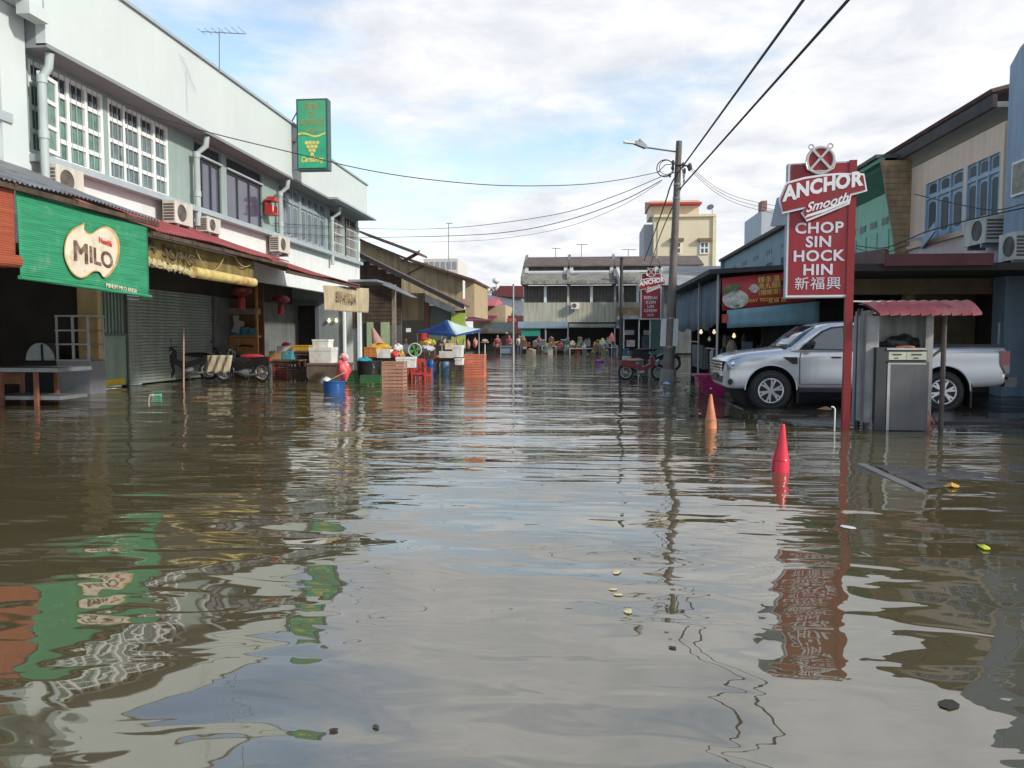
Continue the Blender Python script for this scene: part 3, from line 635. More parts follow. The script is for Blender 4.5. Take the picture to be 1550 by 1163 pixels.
def crate(name, label, px0, py0, px1, py1, Y, d=.4, mat=REDP, rz=0, rows=None, group=None, cols=5):
    a, b, w, h = pxsize(px0, py0, px1, py1, Y); t = thing(name, label, 'crate', ((a.x+b.x)/2, Y+d/2, b.z), rz, group)
    rows = rows or max(3, int(h/.07)); m = M(); s_ = .02
    for x in (-w/2, w/2-s_*1.6):
        for y in (-d/2, d/2-s_*1.6): m = M(); m.box(x, x+s_*1.6, y, y+s_*1.6, 0, h); m.build('corner_post', mat, t, world=False)
    m = M(); g = .30
    for k in range(rows):
        z0 = h*k/rows+.004; z1 = h*(k+1-g)/rows+.004
        m.box(-w/2+s_*1.6, w/2-s_*1.6, -d/2+.004, -d/2+.014, z0, z1); m.box(-w/2+s_*1.6, w/2-s_*1.6, d/2-.014, d/2-.004, z0, z1)
        m.box(-w/2+.004, -w/2+.014, -d/2+s_*1.6, d/2-s_*1.6, z0, z1); m.box(w/2-.014, w/2-.004, -d/2+s_*1.6, d/2-s_*1.6, z0, z1)
    for k in range(1, cols): x = -w/2+w*k/cols; m.box(x-.01, x+.01, -d/2+.0142, -d/2+.02, 0, h)
    m.build('slatted_side', mat, t, world=False)
    m = M(); m.box(-w/2-.008, w/2+.008, -d/2-.008, -d/2+.012, h-.025, h+.004); m.box(-w/2-.008, w/2+.008, d/2-.012, d/2+.008, h-.025, h+.004); m.box(-w/2-.008, -w/2+.012, -d/2+.012, d/2-.012, h-.025, h+.004); m.box(w/2-.012, w/2+.008, -d/2+.012, d/2-.012, h-.025, h+.004); m.build('rim', mat, t, world=False)
    m = M(); m.box(-w/2+.02, w/2-.02, -d/2+.02, d/2-.02, .005, .02); m.build('bottom', mat, t, world=False)
    return t
def tub(name, label, px0, py0, px1, py1, Y, mat, cat='tub', group=None, taper=.85, fill=None):
    a, b, w, h = pxsize(px0, py0, px1, py1, Y); r = w/2; t = thing(name, label, cat, ((a.x+b.x)/2, Y+r, b.z), 0, group)
    m = M(); m.lathe([(r*taper,0),(r*(taper*.3+.7*.97),h*.85),(r*.97,h*.93),(r,h*.93),(r,h),(r*.94,h),(r*.92,h*.8),(r*taper*.92,.05*h+.01),(0.0,.05*h+.01)], n=22); m.build('bowl', mat, t, True, world=False, ang=30)
    m = M(); m.torus((0,0,h*.99), r*.99, .012, 'Z', 22, 6); m.build('rim', mat, t, True, world=False)
    if fill: m = M(); m.blob((0,0,h*.82), (r*.82,r*.82,h*.3), 4, .25, 14, 8); m.build('contents', fill, t, True, world=False)
    return t
def sack(name, label, px0, py0, px1, py1, Y, mat, cat='bag', seed=0, group=None):
    a, b, w, h = pxsize(px0, py0, px1, py1, Y); t = thing(name, label, cat, ((a.x+b.x)/2, Y+w*.35, b.z), 0, group)
    m = M(); m.blob((0,0,h*.42), (w/2,w*.38,h*.44), seed, .28, 14, 10); m.build('body', mat, t, True, world=False)
    m = M(); m.lathe([(w*.10,h*.78),(w*.06,h*.86),(w*.16,h*.97),(w*.13,h)], n=9); m.build('neck', mat, t, True, world=False); return t
def carton(label, px0, py0, px1, py1, Y, d=.35, mat=None, rz=0, open_=False, cat='carton', name='carton', group=None):
    a, b, w, h = pxsize(px0, py0, px1, py1, Y); t = thing(name, label, cat, ((a.x+b.x)/2, Y+d/2, b.z), rz, group)
    mat = mat or mt('cardboard', (.36,.22,.11), .85, .15, 4); m = M(); m.box(-w/2, w/2, -d/2, d/2, 0, h); m.build('body', mat, t, world=False)
    m = M(); m.box(-w/2, w/2, -.03, .03, h+.001, h+.004); m.box(-w*.05, w*.05, -d/2-.003, -d/2-.0005, h*.5, h); m.build('tape', mt('tape', (.45,.33,.18), .4), t, world=False)
    if open_: m = M(); m.hexa([(-w/2,-d/2-.12,h+.02),(w/2,-d/2-.12,h+.02),(w/2,-d/2,h),(-w/2,-d/2,h),(-w/2,-d/2-.12,h+.026),(w/2,-d/2-.12,h+.026),(w/2,-d/2,h+.006),(-w/2,-d/2,h+.006)]); m.build('flap', mat, t, world=False)
    return t
def table(label, px0, py0, px1, Y, d=.7, top=None, leg=WOODD, rz=0, name='market_table', shelf=False, foot=-.45, thick=.04, group=None):
    a = atY(px0, py0, Y); b = atY(px1, py0, Y); w = b.x-a.x; zt = a.z; t = thing(name, label, 'table', ((a.x+b.x)/2, Y+d/2, foot), rz, group); H = zt-foot
    m = M(); m.box(-w/2, w/2, -d/2, d/2, H-thick, H); m.build('tabletop', top or WOODM, t, world=False)
    for x in (-w/2+.03, w/2-.08):
        for y in (-d/2+.03, d/2-.08): m = M(); m.box(x, x+.05, y, y+.05, 0, H-thick); m.build('leg', leg, t, world=False)
    m = M(); m.box(-w/2+.08, w/2-.08, -d/2+.04, -d/2+.07, H-thick-.09, H-thick-.005); m.build('apron', leg, t, world=False)
    if shelf: m = M(); m.box(-w/2+.02, w/2-.02, -d/2+.08, d/2-.08, H-.62, H-.58); m.build('shelf', top or WOODM, t, world=False)
    return t
def plastic_chair(label, px, Y, z=-.45, rz=0, mat=REDP, s=1.):
    a = atY(px, 540, Y); t = thing('plastic_chair', label, 'chair', (a.x, Y, z), rz, 'plastic chairs in the flood'); t.scale = (s,)*3
    m = M(); m.box(-.22,.22,-.2,.22,.42,.45); m.build('seat', mat, t, world=False)
    for x in (-.22,.18):
        for y in (-.2,.18): m = M(); m.hexa([(x,y,0),(x+.04,y,0),(x+.04,y+.04,0),(x,y+.04,0),(x,y,.42),(x+.05,y,.42),(x+.05,y+.05,.42),(x,y+.05,.42)]); m.build('leg', mat, t, world=False)
    m = M(); fn = lambda a, b, d: (a, d+.06*(b-.45), b)
    m.box(-.22,-.17,.19,.225,.45,.86); m.box(.17,.22,.19,.225,.45,.86); m.box(-.17,.17,.19,.222,.76,.87)
    for k in range(3): m.box(-.1+.08*k-.015, -.1+.08*k+.03, .195,.218,.45,.76)
    m.build('backrest', mat, t, world=False)
    m = M()
    for x in (-.235,.195): m.box(x,x+.04,-.16,.19,.64,.67); m.box(x,x+.04,-.2,-.16,.45,.67)
    m.build('armrest', mat, t, world=False); return t

# open shop foreground: work table, glass cabinet
TBY = atZ(53, 616).y
t = thing('work_table', 'low grey topped wooden table with shelf standing in water at left edge', 'table', (atY(40,560,TBY).x, TBY, -.4))
a_, b_ = atY(-30,557,TBY), atY(86,557,TBY); zt = a_.z; o0 = ORG[t.name]
m = M(); m.box(a_.x, b_.x, TBY, TBY+1.0, zt-.075, zt); m.build('tabletop', STEEL, t)
m = M(); m.box(a_.x, b_.x-.04, TBY+.1, TBY+.9, .12, .19); m.build('shelf', STEEL, t)
for px_l, dy in ((53,.02),(84,.9),(0,.05),(32,.9)):
    x = atY(px_l, 580, TBY+dy).x; m = M(); m.box(x-.035, x+.035, TBY+dy, TBY+dy+.06, -.4, zt-.076); m.build('leg', mt('red_brown_wood', (.18,.07,.04), .6, .3, 4), t)
m = M(); x0_, x1_ = atY(0,570,TBY+.3).x, atY(30,570,TBY+.3).x; m.box(x0_, x1_, TBY+.3, TBY+.34, zt-.32, zt-.08); m.build('drawer_front', WOODM, t)
GY = 16.2; a_, b_ = atY(83,477,GY), atY(132,477,GY)
t = thing('display_cabinet', 'grey metal cabinet with empty glass display shelves beside cream pier', 'cabinet', (a_.x, GY, -.3)); zt = a_.z; zm = atY(100,545,GY).z; zb = atY(100,602,GY).z
m = M(); m.box(a_.x, b_.x, GY, GY+.6, zb, zm-.03); m.build('lower_cupboard', STEEL, t)
m = M(); 
for x in (a_.x, b_.x-.035, (a_.x+b_.x)/2-.01): 
    for y in (GY, GY+.56): m.box(x, x+.035, y, y+.035, zm, zt-.04)
for z in (zm-.028, zt-.04, zm+(zt-zm)*.33, zm+(zt-zm)*.64): m.box(a_.x-.01, b_.x+.02, GY-.01, GY+.03, z, z+.035); m.box(a_.x-.01, b_.x+.02, GY+.57, GY+.61, z, z+.035)
m.box(a_.x-.02, b_.x+.04, GY+.031, GY+.569, zt-.035, zt-.002)
m.build('frame', GALP, t)
for f in (.33,.64): m = M(); m.box(a_.x+.04, b_.x-.04, GY+.05, GY+.55, zm+(zt-zm)*f, zm+(zt-zm)*f+.012); m.build('glass_shelf', mt('shelf_glass', (.10,.12,.12), .1, spec=.8), t)
for k in range(3): m = M(); m.box(a_.x+.08+.2*k, a_.x+.2+.2*k, GY-.012, GY-.004, zm-.16, zm-.13); m.build('label_slot', GALP, t)
for x in (a_.x+.04, b_.x-.1):
    m = M(); m.box(x, x+.06, GY+.05, GY+.5, -.3, zb); m.build('leg', BLACK, t)
# pale half round mirror on the black counter
p = atY(56, 548, 16.5); t = thing('counter', 'black counter with pale half round board standing on it in dark shop', 'counter', (p.x, 16.5, -.3)); zt = p.z
m = M(); m.box(p.x-.5, p.x+.5, 16.5, 17.1, -.3, zt); m.build('body', BLACK, t)
r_ = (atY(77,540,16.6).x-atY(34,540,16.6).x)/2; m = M(); m.prism([(r_*math.cos(a), r_*1.15*math.sin(a)) for a in np.linspace(0, math.pi, 18)], lambda a, b, d: (p.x+a, d, zt+.03+b), 16.6, 16.63)
m.build('half_round_board', mt('pale_board', (.42,.48,.48), .4, .1, 3), t); m = M(); m.box(p.x+.05, p.x+.09, 16.57, 16.6, zt+.02, zt+r_*1.15); m.build('upright', BLACK, t)

# display stand in the middle, lanterns
SY = 24.6; a_, b_ = atY(330,432,SY), atY(391,545,SY)
t = thing('wooden_stand', 'brown wooden display stand with blue boxes on shelf behind the parked motorcycles', 'shelf', ((a_.x+b_.x)/2, SY, -.2))
m = M(); m.box(a_.x, b_.x, SY+.5, SY+.56, -.2, a_.z); m.build('back_board', WOODM, t)
for x in (a_.x, b_.x-.07): m = M(); m.box(x, x+.07, SY, SY+.07, -.2, a_.z); m.build('post', WOODO, t)
for (py0, py1, mm, nm) in ((467,476,mt('weathered_plank', (.22,.19,.16), .8, .3, 3), 'top_plank'), (508,511,WOODO,'shelf')):
    z1, z0 = atY(360,py0,SY).z, atY(360,py1,SY).z; m = M(); m.box(a_.x+.08, b_.x-.08, SY-.05, SY+.45, z0, z1); m.build(nm, mm, t)
m = M(); m.box(a_.x+.08, b_.x-.08, SY-.03, SY, atY(360,538,SY).z, atY(360,512,SY).z); m.build('orange_panel', WOODO, t)
m = M(); m.tube([atY(345+q*38, 534-8*q-6*math.sin(q*3), SY-.06) for q in np.linspace(0,1,8)], .04, 6); m.build('branch', WOODD, t, True)
BLU = colr('blue_carton_print', (.06,.26,.34)); 
for k in range(4): carton(['leftmost of the blue boxes on the wooden stand','second of the blue boxes on the wooden stand','third of the blue boxes on the wooden stand','rightmost of the blue boxes on the wooden stand'][k], 340+12*k, 496+k%2, 351+12*k, 508, SY+.1, .2, BLU, group='blue boxes on the wooden stand')
t = thing('torn_poster', 'torn pale paper notice hanging in front of the wooden stand', 'notice', P2(357,500,SY-.2)); m = M(); q = P2(357,500,SY-.2)
m.prism([(-.16,-.05),(.1,-.1),(.14,.1),(.3,.15),(.28,.3),(.1,.32),(.12,.5),(-.1,.48),(-.05,.2)], lambda a, b, d: (q.x+a, d, q.z+b), SY-.2, SY-.19); m.build('sheet', mt('grey_paper', (.36,.36,.35), .8), t)
LR = mt('lantern_red', (.35,.02,.02), .5, .2, 6)
def lantern(label, px, py0, py1, Y):
    a, b = atY(px, py0, Y), atY(px, py1, Y); h = a.z-b.z; t = thing('paper_lantern', label, 'lantern', b, 0, 'red lanterns under the awning')
    m = M(); m.lathe([(.05,h*.98),(.2,h*.92),(.30,h*.8),(.30,h*.66),(.2,h*.56),(.06,h*.5)][::-1], n=16); m.build('globe', mt('lantern_dark_red', (.16,.02,.02), .5), t, True, world=False)
    m = M(); m.lathe([(.10,0),(.11,h*.2),(.085,h*.46),(.05,h*.49)], n=12); m.build('tassel', LR, t, True, world=False)
    m = M(); m.lathe([(.06,h*.5),(.1,h*.52)], n=10); m.build('gold_band', mt('gold', (.6,.4,.1), .4), t, world=False)
    m = M(); m.cyl((0,0,h*.98), (0,0,3.0-b.z), .006, n=5); m.build('cord', BLACK, t, world=False)
lantern('red lantern with bright tassel hanging in front of the wooden stand', 366, 430, 468, 22.5); lantern('red lantern hanging before the dark doorway', 425, 446, 476, 25)

# ------------------------------------------------------------------ motorcycle
def motorcycle(label, px, py, Y, rz, body, seatm, flip=False, group='motorcycles parked in the flood'):
    a = atY(px, 540, Y); t = thing('motorcycle', label, 'motorcycle', (a.x, Y, py), rz, group)
    for x in (-.6, .62):
        w = M(); w.torus((x,0,.29), .245, .045, 'Y', 26, 8); wh = w.build('wheel', RUBBER, t, True, world=False)
        m = M(); m.torus((x,0,.29), .197, .020, 'Y', 24, 6); m.build('rim', GALP, wh, True, world=False)
        m = M()
        for k in range(14): g = k*2*math.pi/14; m.cyl((x,0,.29), (x+.19*math.cos(g),0,.29+.19*math.sin(g)), .004, n=4, cap=False)
        m.cyl((x,-.06,.29),(x,.06,.29),.045, n=10); m.build('spokes', GALP, wh, world=False)
    m = M()
    for y in (-.075,.075): m.tube([(.62,y,.29),(.54,y,.55),(.40,y,.88)], .022, 7)
    m.build('fork', STEEL, t, True, world=False)
    m = M(); m.prism([(.36,.45),(.50,.55),(.44,.86),(.36,.92),(.28,.84),(.30,.6)], lambda a, b, d: (a,d,b), -.09, .09); m.prism([(-.75,.52),(-.2,.42),(.12,.34),(.34,.5),(.3,.62),(.02,.5),(-.2,.6),(-.5,.72),(-.82,.74)], lambda a, b, d: (a,d,b), -.10, .10); m.build('fairing', body, t, world=False)
    m = M(); m.blob((.0,0,.3), (.2,.11,.12), 3, .2); m.tube([(.1,.1,.3),(-.2,.13,.2),(-.85,.15,.27)], [.02,.03,.045], 8); m.build('engine_and_exhaust', STEEL, t, True, world=False)
    m = M(); m.blob((-.3,0,.74), (.40,.13,.065), 1, .1, 14, 8); m.build('seat', seatm, t, True, world=False)
    m = M(); m.tube([(.32,-.34,.98),(.37,-.15,.98),(.38,0,.94),(.37,.15,.98),(.32,.34,.98)], .014, 7); m.build('handlebar', BLACK, t, True, world=False)
    for y in (-.3,.3):
        m = M(); m.tube([(.34,y,.99),(.36,y*1.1,1.12)], .007, 5); m.blob((.36,y*1.12,1.16), (.02,.06,.045), 1, .02); m.build('mirror', BLACK, t, True, world=False)
    m = M(); m.blob((.44,0,.90), (.09,.10,.085), 2, .05); m.build('headlight', BLACK, t, True, world=False)
    m = M(); m.prism([(.36,.46),(.48,.565),(.62,.585),(.78,.55),(.90,.44),(.88,.43),(.77,.53),(.62,.565),(.49,.545),(.38,.45)], lambda a, b, d: (a,d,b), -.06, .06); m.prism([(-.92,.5),(-.80,.56),(-.62,.585),(-.5,.57),(-.5,.6),(-.62,.615),(-.82,.6)], lambda a, b, d: (a,d,b), -.06, .06); m.build('mudguard', body, t, world=False)
    m = M(); m.box(-.9,-.84,-.06,.06,.62,.7); m.build('tail_light', REDP, t, world=False)
    m = M(); m.prism([(.50,.52),(.66,.74),(.6,.78),(.44,.62)], lambda a, b, d: (a,d,b), -.14, .14)
    m.tube([(-.1,-.1,.2),(-.02,-.22,0)], .012, 5); m.build('stand', STEEL, t, world=False)
    return t
motorcycle('black motorcycle standing beside the grey green roller shutter', 283, .03, 21.2, R(180+18), BLACK, BLACK)
mb = motorcycle('motorcycle with pink seat and beige cloth, right of the black one', 368, .0, 21.0, R(180-8), BLACK, colr('pink_seat', (.50,.05,.07)))
t = thing('cloth', 'beige cloth draped between the two left motorcycles', 'cloth', P2(327,560,20.6)); m = M(); vs = []
for j in range(9):
    for i in range(15):
        p = atY(309+i*2.7+(8-j)*.6, 538+j*3.3+(1.2*math.sin(i*1.3) if j == 8 else 0), 20.7); vs.append(p+Vector((0, .03*math.sin(i*1.4+j*.3), 0)))
m.add(vs, [(j*15+i, (j+1)*15+i, (j+1)*15+i+1, j*15+i+1) for j in range(8) for i in range(14)]); o = m.build('folds', mt('beige_cloth', (.42,.37,.27), .9, .1, 6, streak=.2), t, True); o.modifiers.new('s','SOLIDIFY').thickness = .01
motorcycle('dark motorcycle standing behind the one with the pink seat', 346, .0, 22.6, R(172), colr('bike_grey', (.05,.05,.055), rough=.3), BLACK)
# stick, floating basin, box
t = thing('wooden_pole', 'thin pinkish pole standing in water in front of the roller shutter', 'pole', atY(278, 596, 18.5)); m = M(); m.cyl(atY(278,602,18.5), atY(278,497,18.5), .022, .018, n=8); m.build('shaft', mt('pink_wood', (.42,.25,.20), .7), t)
tub('basin', 'pale washbasin floating below the thin pole in front of the shutter', 264, 603, 292, 613, 15.6, mt('dirty_basin', (.42,.38,.34), .5, .2, 6), 'basin')
carton('dark topped wooden box floating beside the pale basin', 291, 602, 310, 613, 15.4, .3, WOODM)
t = thing('plastic_bottle', 'small green and white bottle floating in front of the shutter', 'bottle', atZ(234, 599, 0)); q = atZ(234,599,.02); m = M(); m.cyl(q, q+Vector((.14,.02,.01)), .035, n=10); m.build('body', mt('green_bottle', (.12,.45,.3), .3), t, True); m = M(); m.cyl(q-Vector((.07,.0,-.0)), q, .02, .035, n=10); m.build('neck', WHITEP, t, True)
t = thing('hose', 'thin pale hose dipping into water under the green bottle', 'hose', atZ(228, 612)); m = M(); m.tube([atZ(232,597,.03), atZ(227,598,.06), atZ(225,606,.03), atZ(226,620,-.02)], .012, 6); m.build('tube', mt('pale_hose', (.5,.5,.42), .5), t, True)

# ------------------------------------------------------------------ market goods on the left side
table('wooden trestle table loaded with cartons right of the pink seated motorcycle', 402, 545, 452, 22.5, .7)
carton('orange brown carton on the trestle table left end', 407, 532, 426, 544.5, 22.6)
carton('blue carton on the trestle table between two cartons', 427, 532, 441, 544.5, 22.6, mat=BLU)
crate('produce_crate', 'yellow crate on top of cartons right end of the trestle table', 443, 523, 468, 531, 22.8, mat=colr('yellow_crate', (.55,.33,.03)))
table('dark low table under yellow crate beside foam boxes', 440, 531.5, 470, 22.8, .6, leg=WOODD)
foam_box('shallow white tray with red fruit on trestle table', 418, 524, 442, 531.5, 22.9, .4, lid=False)
sack('fruit_pile', 'small heap of pink fruit on the white tray of the trestle table', 425, 518, 437, 525, 23, colr('pink_fruit', (.55,.05,.10)), 'fruit')
crate('produce_crate', 'dark red crate standing in water under the trestle table', 412, 549, 434, 576, 22.6, mat=colr('dark_red_crate', (.22,.03,.03)))
crate('produce_crate', 'brown crate sunk in water right under the trestle table', 436, 556, 466, 579, 22, mat=WOODD)
t = thing('plastic_jug', 'white plastic jug on the water at the end of the trestle table', 'jug', P2(467,570,22)); q = P2(467,572,22); m = M(); m.lathe([(.05,0),(.055,.3),(.025,.36),(.02,.4)], q, 10); m.build('body', WHITEP, t, True)
m = M(); a, b, w, h = pxsize(466, 553, 522, 582, 21.3); t = thing('concrete_plinth', 'brown concrete block in water carrying the large white foam boxes', 'block', ((a.x+b.x)/2, 21.3, -.5)); m.box(a.x, b.x, 21.3, 22.1, -.5, a.z); m.build('block', mt('brown_concrete', (.13,.10,.07), .8, .3, 2, streak=.3), t); m = M(); m.box(a.x-.03, b.x+.03, 21.27, 22.13, a.z+.002, a.z+.06); m.build('top_slab', mt('maroon_edge', (.17,.09,.08), .8, .2, 3), t)
foam_box('largest white foam box on the brown concrete block', 467, 526, 502, 551.5, 21.4, .6)
foam_box('smaller white foam box on top of the largest one', 472, 514, 497, 526, 21.5, .5)
tub('plastic_tub', 'blue round tub with white scraps floating nearest on the left side', 482, 578, 518, 597, 17.0, colr('blue_tub', (.02,.09,.28), rough=.35), 'tub')
sack('plastic_bag', 'white plastic bag lying in the blue floating tub', 484, 571, 500, 581, 17.1, WHITEP, seed=3)
t = thing('cardboard_sheet', 'pale strip of cardboard leaning out of the blue tub', 'cardboard', P2(505,578,17.2)); m = M(); m.bar(P2(497,578,17.2), P2(521,565,17.2), .25, .015); m.build('strip', mt('pale_board2', (.48,.42,.33), .85), t)
sack('plastic_bag', 'pink red bag bulging above the blue tub', 508, 541, 527, 576, 20.6, colr('pink_red_bag', (.60,.09,.10), rough=.35), seed=5)
sack('plastic_bag', 'pale pink bag on top of the pink red bag', 512, 533, 526, 546, 20.7, colr('pale_pink_bag', (.66,.42,.40)), seed=9)
tub('plastic_tub', 'big black tub beside the pink red bag', 534, 547, 573, 574, 21.0, BLACK, 'tub')
crate('produce_crate', 'green crate floating left of the black tub', 524, 562, 545, 580, 21.2, mat=colr('green_crate', (.04,.12,.04)))
crate('produce_crate', 'shallow green crate under the black tub', 545, 569, 576, 581, 20.4, mat=colr('green_crate2', (.04,.13,.04)))
sack('plastic_bag', 'blue plastic bag lying in the black tub', 540, 540, 560, 551, 21.3, colr('blue_bag', (.04,.30,.42), rough=.35), seed=2)
crate('bamboo_crate', 'tall pinkish brown slatted crate standing in water beside green crates', 578, 548, 611, 592, 18.6, .4, colr('pink_brown_crate', (.42,.22,.15)), rows=8)
foam_box('long white foam box tilted behind the pinkish crate', 597, 541, 627, 557, 21, .5, R(8))
crate('produce_crate', 'orange crate at left end of the fruit heap', 551, 526, 569, 541, 22, mat=colr('orange_crate', (.55,.18,.03)))
foam_box('white foam box full of yellow fruit beside orange crate', 569, 529, 591, 542, 22, lid=False)
sack('fruit_pile', 'yellow fruit heaped on the foam box beside the orange crate', 556, 519, 590, 532, 22.2, colr('yellow_fruit', (.62,.36,.03)), 'fruit', 4)
sack('fruit_pile', 'red fruit bag next to the yellow fruit heap', 591, 530, 603, 542, 22, colr('red_fruit', (.55,.05,.03)), 'fruit', 6)
sack('plastic_bag', 'white bag of goods above the red fruit bag', 594, 520, 609, 533, 22.4, WHITEP, seed=8)
sack('fruit_pile', 'small yellow heap right of the red fruit', 602, 530, 612, 541, 22.2, colr('yellow_fruit2', (.6,.42,.1)), 'fruit', 7)
table('plank table under the yellow fruit heap', 548, 541, 616, 22.1, .7, top=WOODD)
cloth_ = thing('folded_parasol', 'closed pinkish parasol leaning behind the yellow fruit heap', 'parasol', P2(566,512,24)); m = M(); m.cyl(P2(564,500,24), P2(572,545,24), .02, .02, n=6); m.build('pole', WOODM, cloth_); m = M(); m.cyl(P2(564,497,24), P2(575,530,24), .04, .25, n=10); m.build('canopy', mt('faded_pink_cloth', (.38,.22,.18), .9), cloth_, True)
rc = plastic_chair('red plastic chair standing highest in water left of the round tubs', 628, 22.6, -.30, R(20))
dup(rc, (atY(633,540,22.2).x, 22.2, -.22), R(15), 'second red plastic chair stacked into the first one')
plastic_chair('low red plastic chair tipped toward the blue barrels', 640, 23.5, -.55, R(-60))
t = thing('electric_fan', 'round green and white fan standing behind the red chairs', 'fan', P2(627,542,24)); q = P2(628,530,24)
m = M(); m.torus(q, .21, .02, 'Y', 22, 6); m.build('guard_ring', mt('white_ring', (.6,.6,.5), .5), t, True)
m = M(); [m.prism([(0,0),(.17*math.cos(g),.17*math.sin(g)),(.18*math.cos(g+.7),.18*math.sin(g+.7))], lambda a, b, d: (q.x+a, d, q.z+b), q.y-.01, q.y+.02) for g in (0,1.57,3.14,4.71)]; m.build('blade', colr('fan_green', (.08,.36,.08)), t)
m = M(); m.cyl((q.x,q.y+.05,q.z), (q.x,q.y+.05,-.4), .02, n=8); m.build('stand', WHITEP, t)
def barrel(label, px0, py0, px1, py1, Y, mat):
    a, b, w, h = pxsize(px0, py0, px1, py1, Y); r = w/2; t = thing('barrel', label, 'barrel', ((a.x+b.x)/2, Y+r, b.z))
    m = M(); m.lathe([(r*.9,0),(r*.98,h*.1),(r,h*.3),(r*1.03,h*.33),(r,h*.36),(r,h*.64),(r*1.03,h*.67),(r,h*.7),(r*.96,h*.93),(r*.85,h),(0,h)], n=20); m.build('body', mat, t, True, world=False)
    m = M(); m.torus((0,0,h*.95), r*.97, .015, 'Z', 20, 6); m.build('rim', mat, t, True, world=False)
barrel('bright blue barrel standing in water right of the red chairs', 645, 545, 657, 566, 26.6, colr('bright_blue', (.02,.12,.42), rough=.35))
barrel('grey blue barrel right of the bright blue one', 666, 545, 679, 569, 25.2, colr('grey_blue_barrel', (.10,.20,.30), rough=.4))
barrel('dark green small drum between the two blue barrels', 657, 550, 667, 566, 26.6, colr('dark_green_drum', (.03,.08,.07), rough=.4))
carton('brown wooden bin above the bright blue barrel', 643, 531, 657, 545, 27, .4, WOODD, name='wooden_bin')
sack('plastic_bag', 'red and white bag between the blue barrels', 656, 537, 668, 550, 27, colr('red_white_bag', (.5,.12,.1)), seed=11)
sack('fruit_pile', 'yellow packets heaped on top under the blue and white canopy', 632, 513, 658, 525, 25, colr('yellow_packets', (.62,.42,.05)), 'packets', 3)
sack('fruit_pile', 'white and blue packets below the yellow packets', 634, 521, 655, 533, 24.8, colr('white_blue_packets', (.42,.44,.50)), 'packets', 5)
tub('basin', 'red basin turned on top of the yellow packets', 632, 505, 645, 514, 25, REDP, 'basin')
sack('fruit_pile', 'small yellow bunch beside the yellow packets', 652, 514, 659, 522, 25, colr('banana', (.55,.42,.03)), 'bananas', 9)
carton('pale carton propped above the stack of white foam', 672, 520, 686, 529, 25, .35, mt('pale_carton', (.55,.46,.30), .8), rz=R(12))
foam_box('tall white foam box right end of the foam heap under canopy', 684, 523, 699, 541, 24, .5)
t = foam_box('slanting white foam box left of the tall one under canopy', 664, 532, 688, 542, 24, .5, lid=False)
foam_box('white foam box at the water under the slanting one', 688, 543, 700, 553, 23.6, .4); crate('produce_crate', 'dark crate standing in water under the lowest white foam box', 688, 553, 700, 573, 23.6, mat=WOODD)
table('plank table carrying the white foam boxes under the canopy', 655, 541.5, 700, 24.1, .7)
crate('produce_crate', 'large salmon pink crate standing in water right of the canopy', 702, 537, 733, 571, 24.5, .55, colr('salmon_crate', (.58,.18,.10)), rows=9, cols=7)
# goods behind, under the canopy
for k, (px0, py0, px1, py1, col, lb) in enumerate(((660,515,668,524,(.3,.2,.2),'dull red bundle'),(668,511,675,521,(.5,.4,.3),'pale folded cloth bundle'),(676,514,684,522,(.25,.25,.2),'grey green bundle'),(688,511,694,522,(.55,.25,.1),'orange bundle'),(700,512,704,527,(.45,.42,.4),'grey upright bundle'),(706,513,711,528,(.5,.2,.15),'red upright bundle'),(716,511,722,526,(.5,.25,.17),'salmon upright bundle'))):
    sack('cloth_bundle', lb+' hanging under the blue and white canopy', px0, py0, px1, py1, 33, colr('bundle%d' % k, col), 'bundle', k)
# ------------------------------------------------------------------ wooden houses beyond the pale row
ROOFB = mt('rusted_brown_roof', (.11,.05,.045), .7, .35, 3, dirt=(.16,.10,.09)); CREAMW = mt('cream_boarding', (.36,.28,.17), .8, .2, 1.5, streak=.4)
def slab_roof(m, A, B, y0, y1, th=.1):      # sheet whose section runs from A to B (x,z), extruded along Y
    (x0,z0),(x1,z1) = A, B; m.hexa([(x0,y0,z0-th),(x1,y0,z1-th),(x1,y1,z1-th),(x0,y1,z0-th),(x0,y0,z0),(x1,y0,z1),(x1,y1,z1),(x0,y1,z0)])
def xz(px, py, Y): p = atY(px, py, Y); return (p.x, p.z)
# nearer: brown plank house with long lean-to roof
YW = 34.5
h1 = thing('wooden_house', 'brown weathered plank house with long dark roof sloping to the market', 'house', (-9, YW, 0))
A = xz(540, 380, YW); B = xz(706, 462, YW); A0 = A
m = M(); slab_roof(m, A, B, YW-.6, YW+1.0, .1); m.build('roof', ROOFB, h1)
m = M(); m.hexa([(A[0],YW-.66,A[1]-.22),(B[0],YW-.66,B[1]-.22),(B[0],YW-.6,B[1]-.22),(A[0],YW-.6,A[1]-.22),(A[0],YW-.66,A[1]+.0),(B[0],YW-.66,B[1]+.0),(B[0],YW-.6,B[1]+.0),(A[0],YW-.6,A[1]+.0)]); m.build('barge_board', BLACK, h1)
xr = atY(607,430,YW).x; xl = atY(536,430,YW).x; k = 0
z = 1.9
while z < 4.7:                                # overlapping boards
    zt_ = z+.19; xe = xr
    # stop each board under the slope
    sl = (B[1]-A[1])/(B[0]-A[0]); xe = min(xr, A[0]+(zt_+.2-A[1])/sl)
    if xe-xl < .3: break
    m = M(); m.hexa([(xl,YW-.03,z),(xe,YW-.03,z),(xe,YW,z),(xl,YW,z),(xl,YW-.012,zt_+.02),(xe,YW-.012,zt_+.02),(xe,YW,zt_+.02),(xl,YW,zt_+.02)]); m.build('board', WOODD, h1); z += .19
m = M(); m.box(xl, xr, YW+.01, YW+.1, -.5, 4.1); m.build('wall', DARKG, h1)
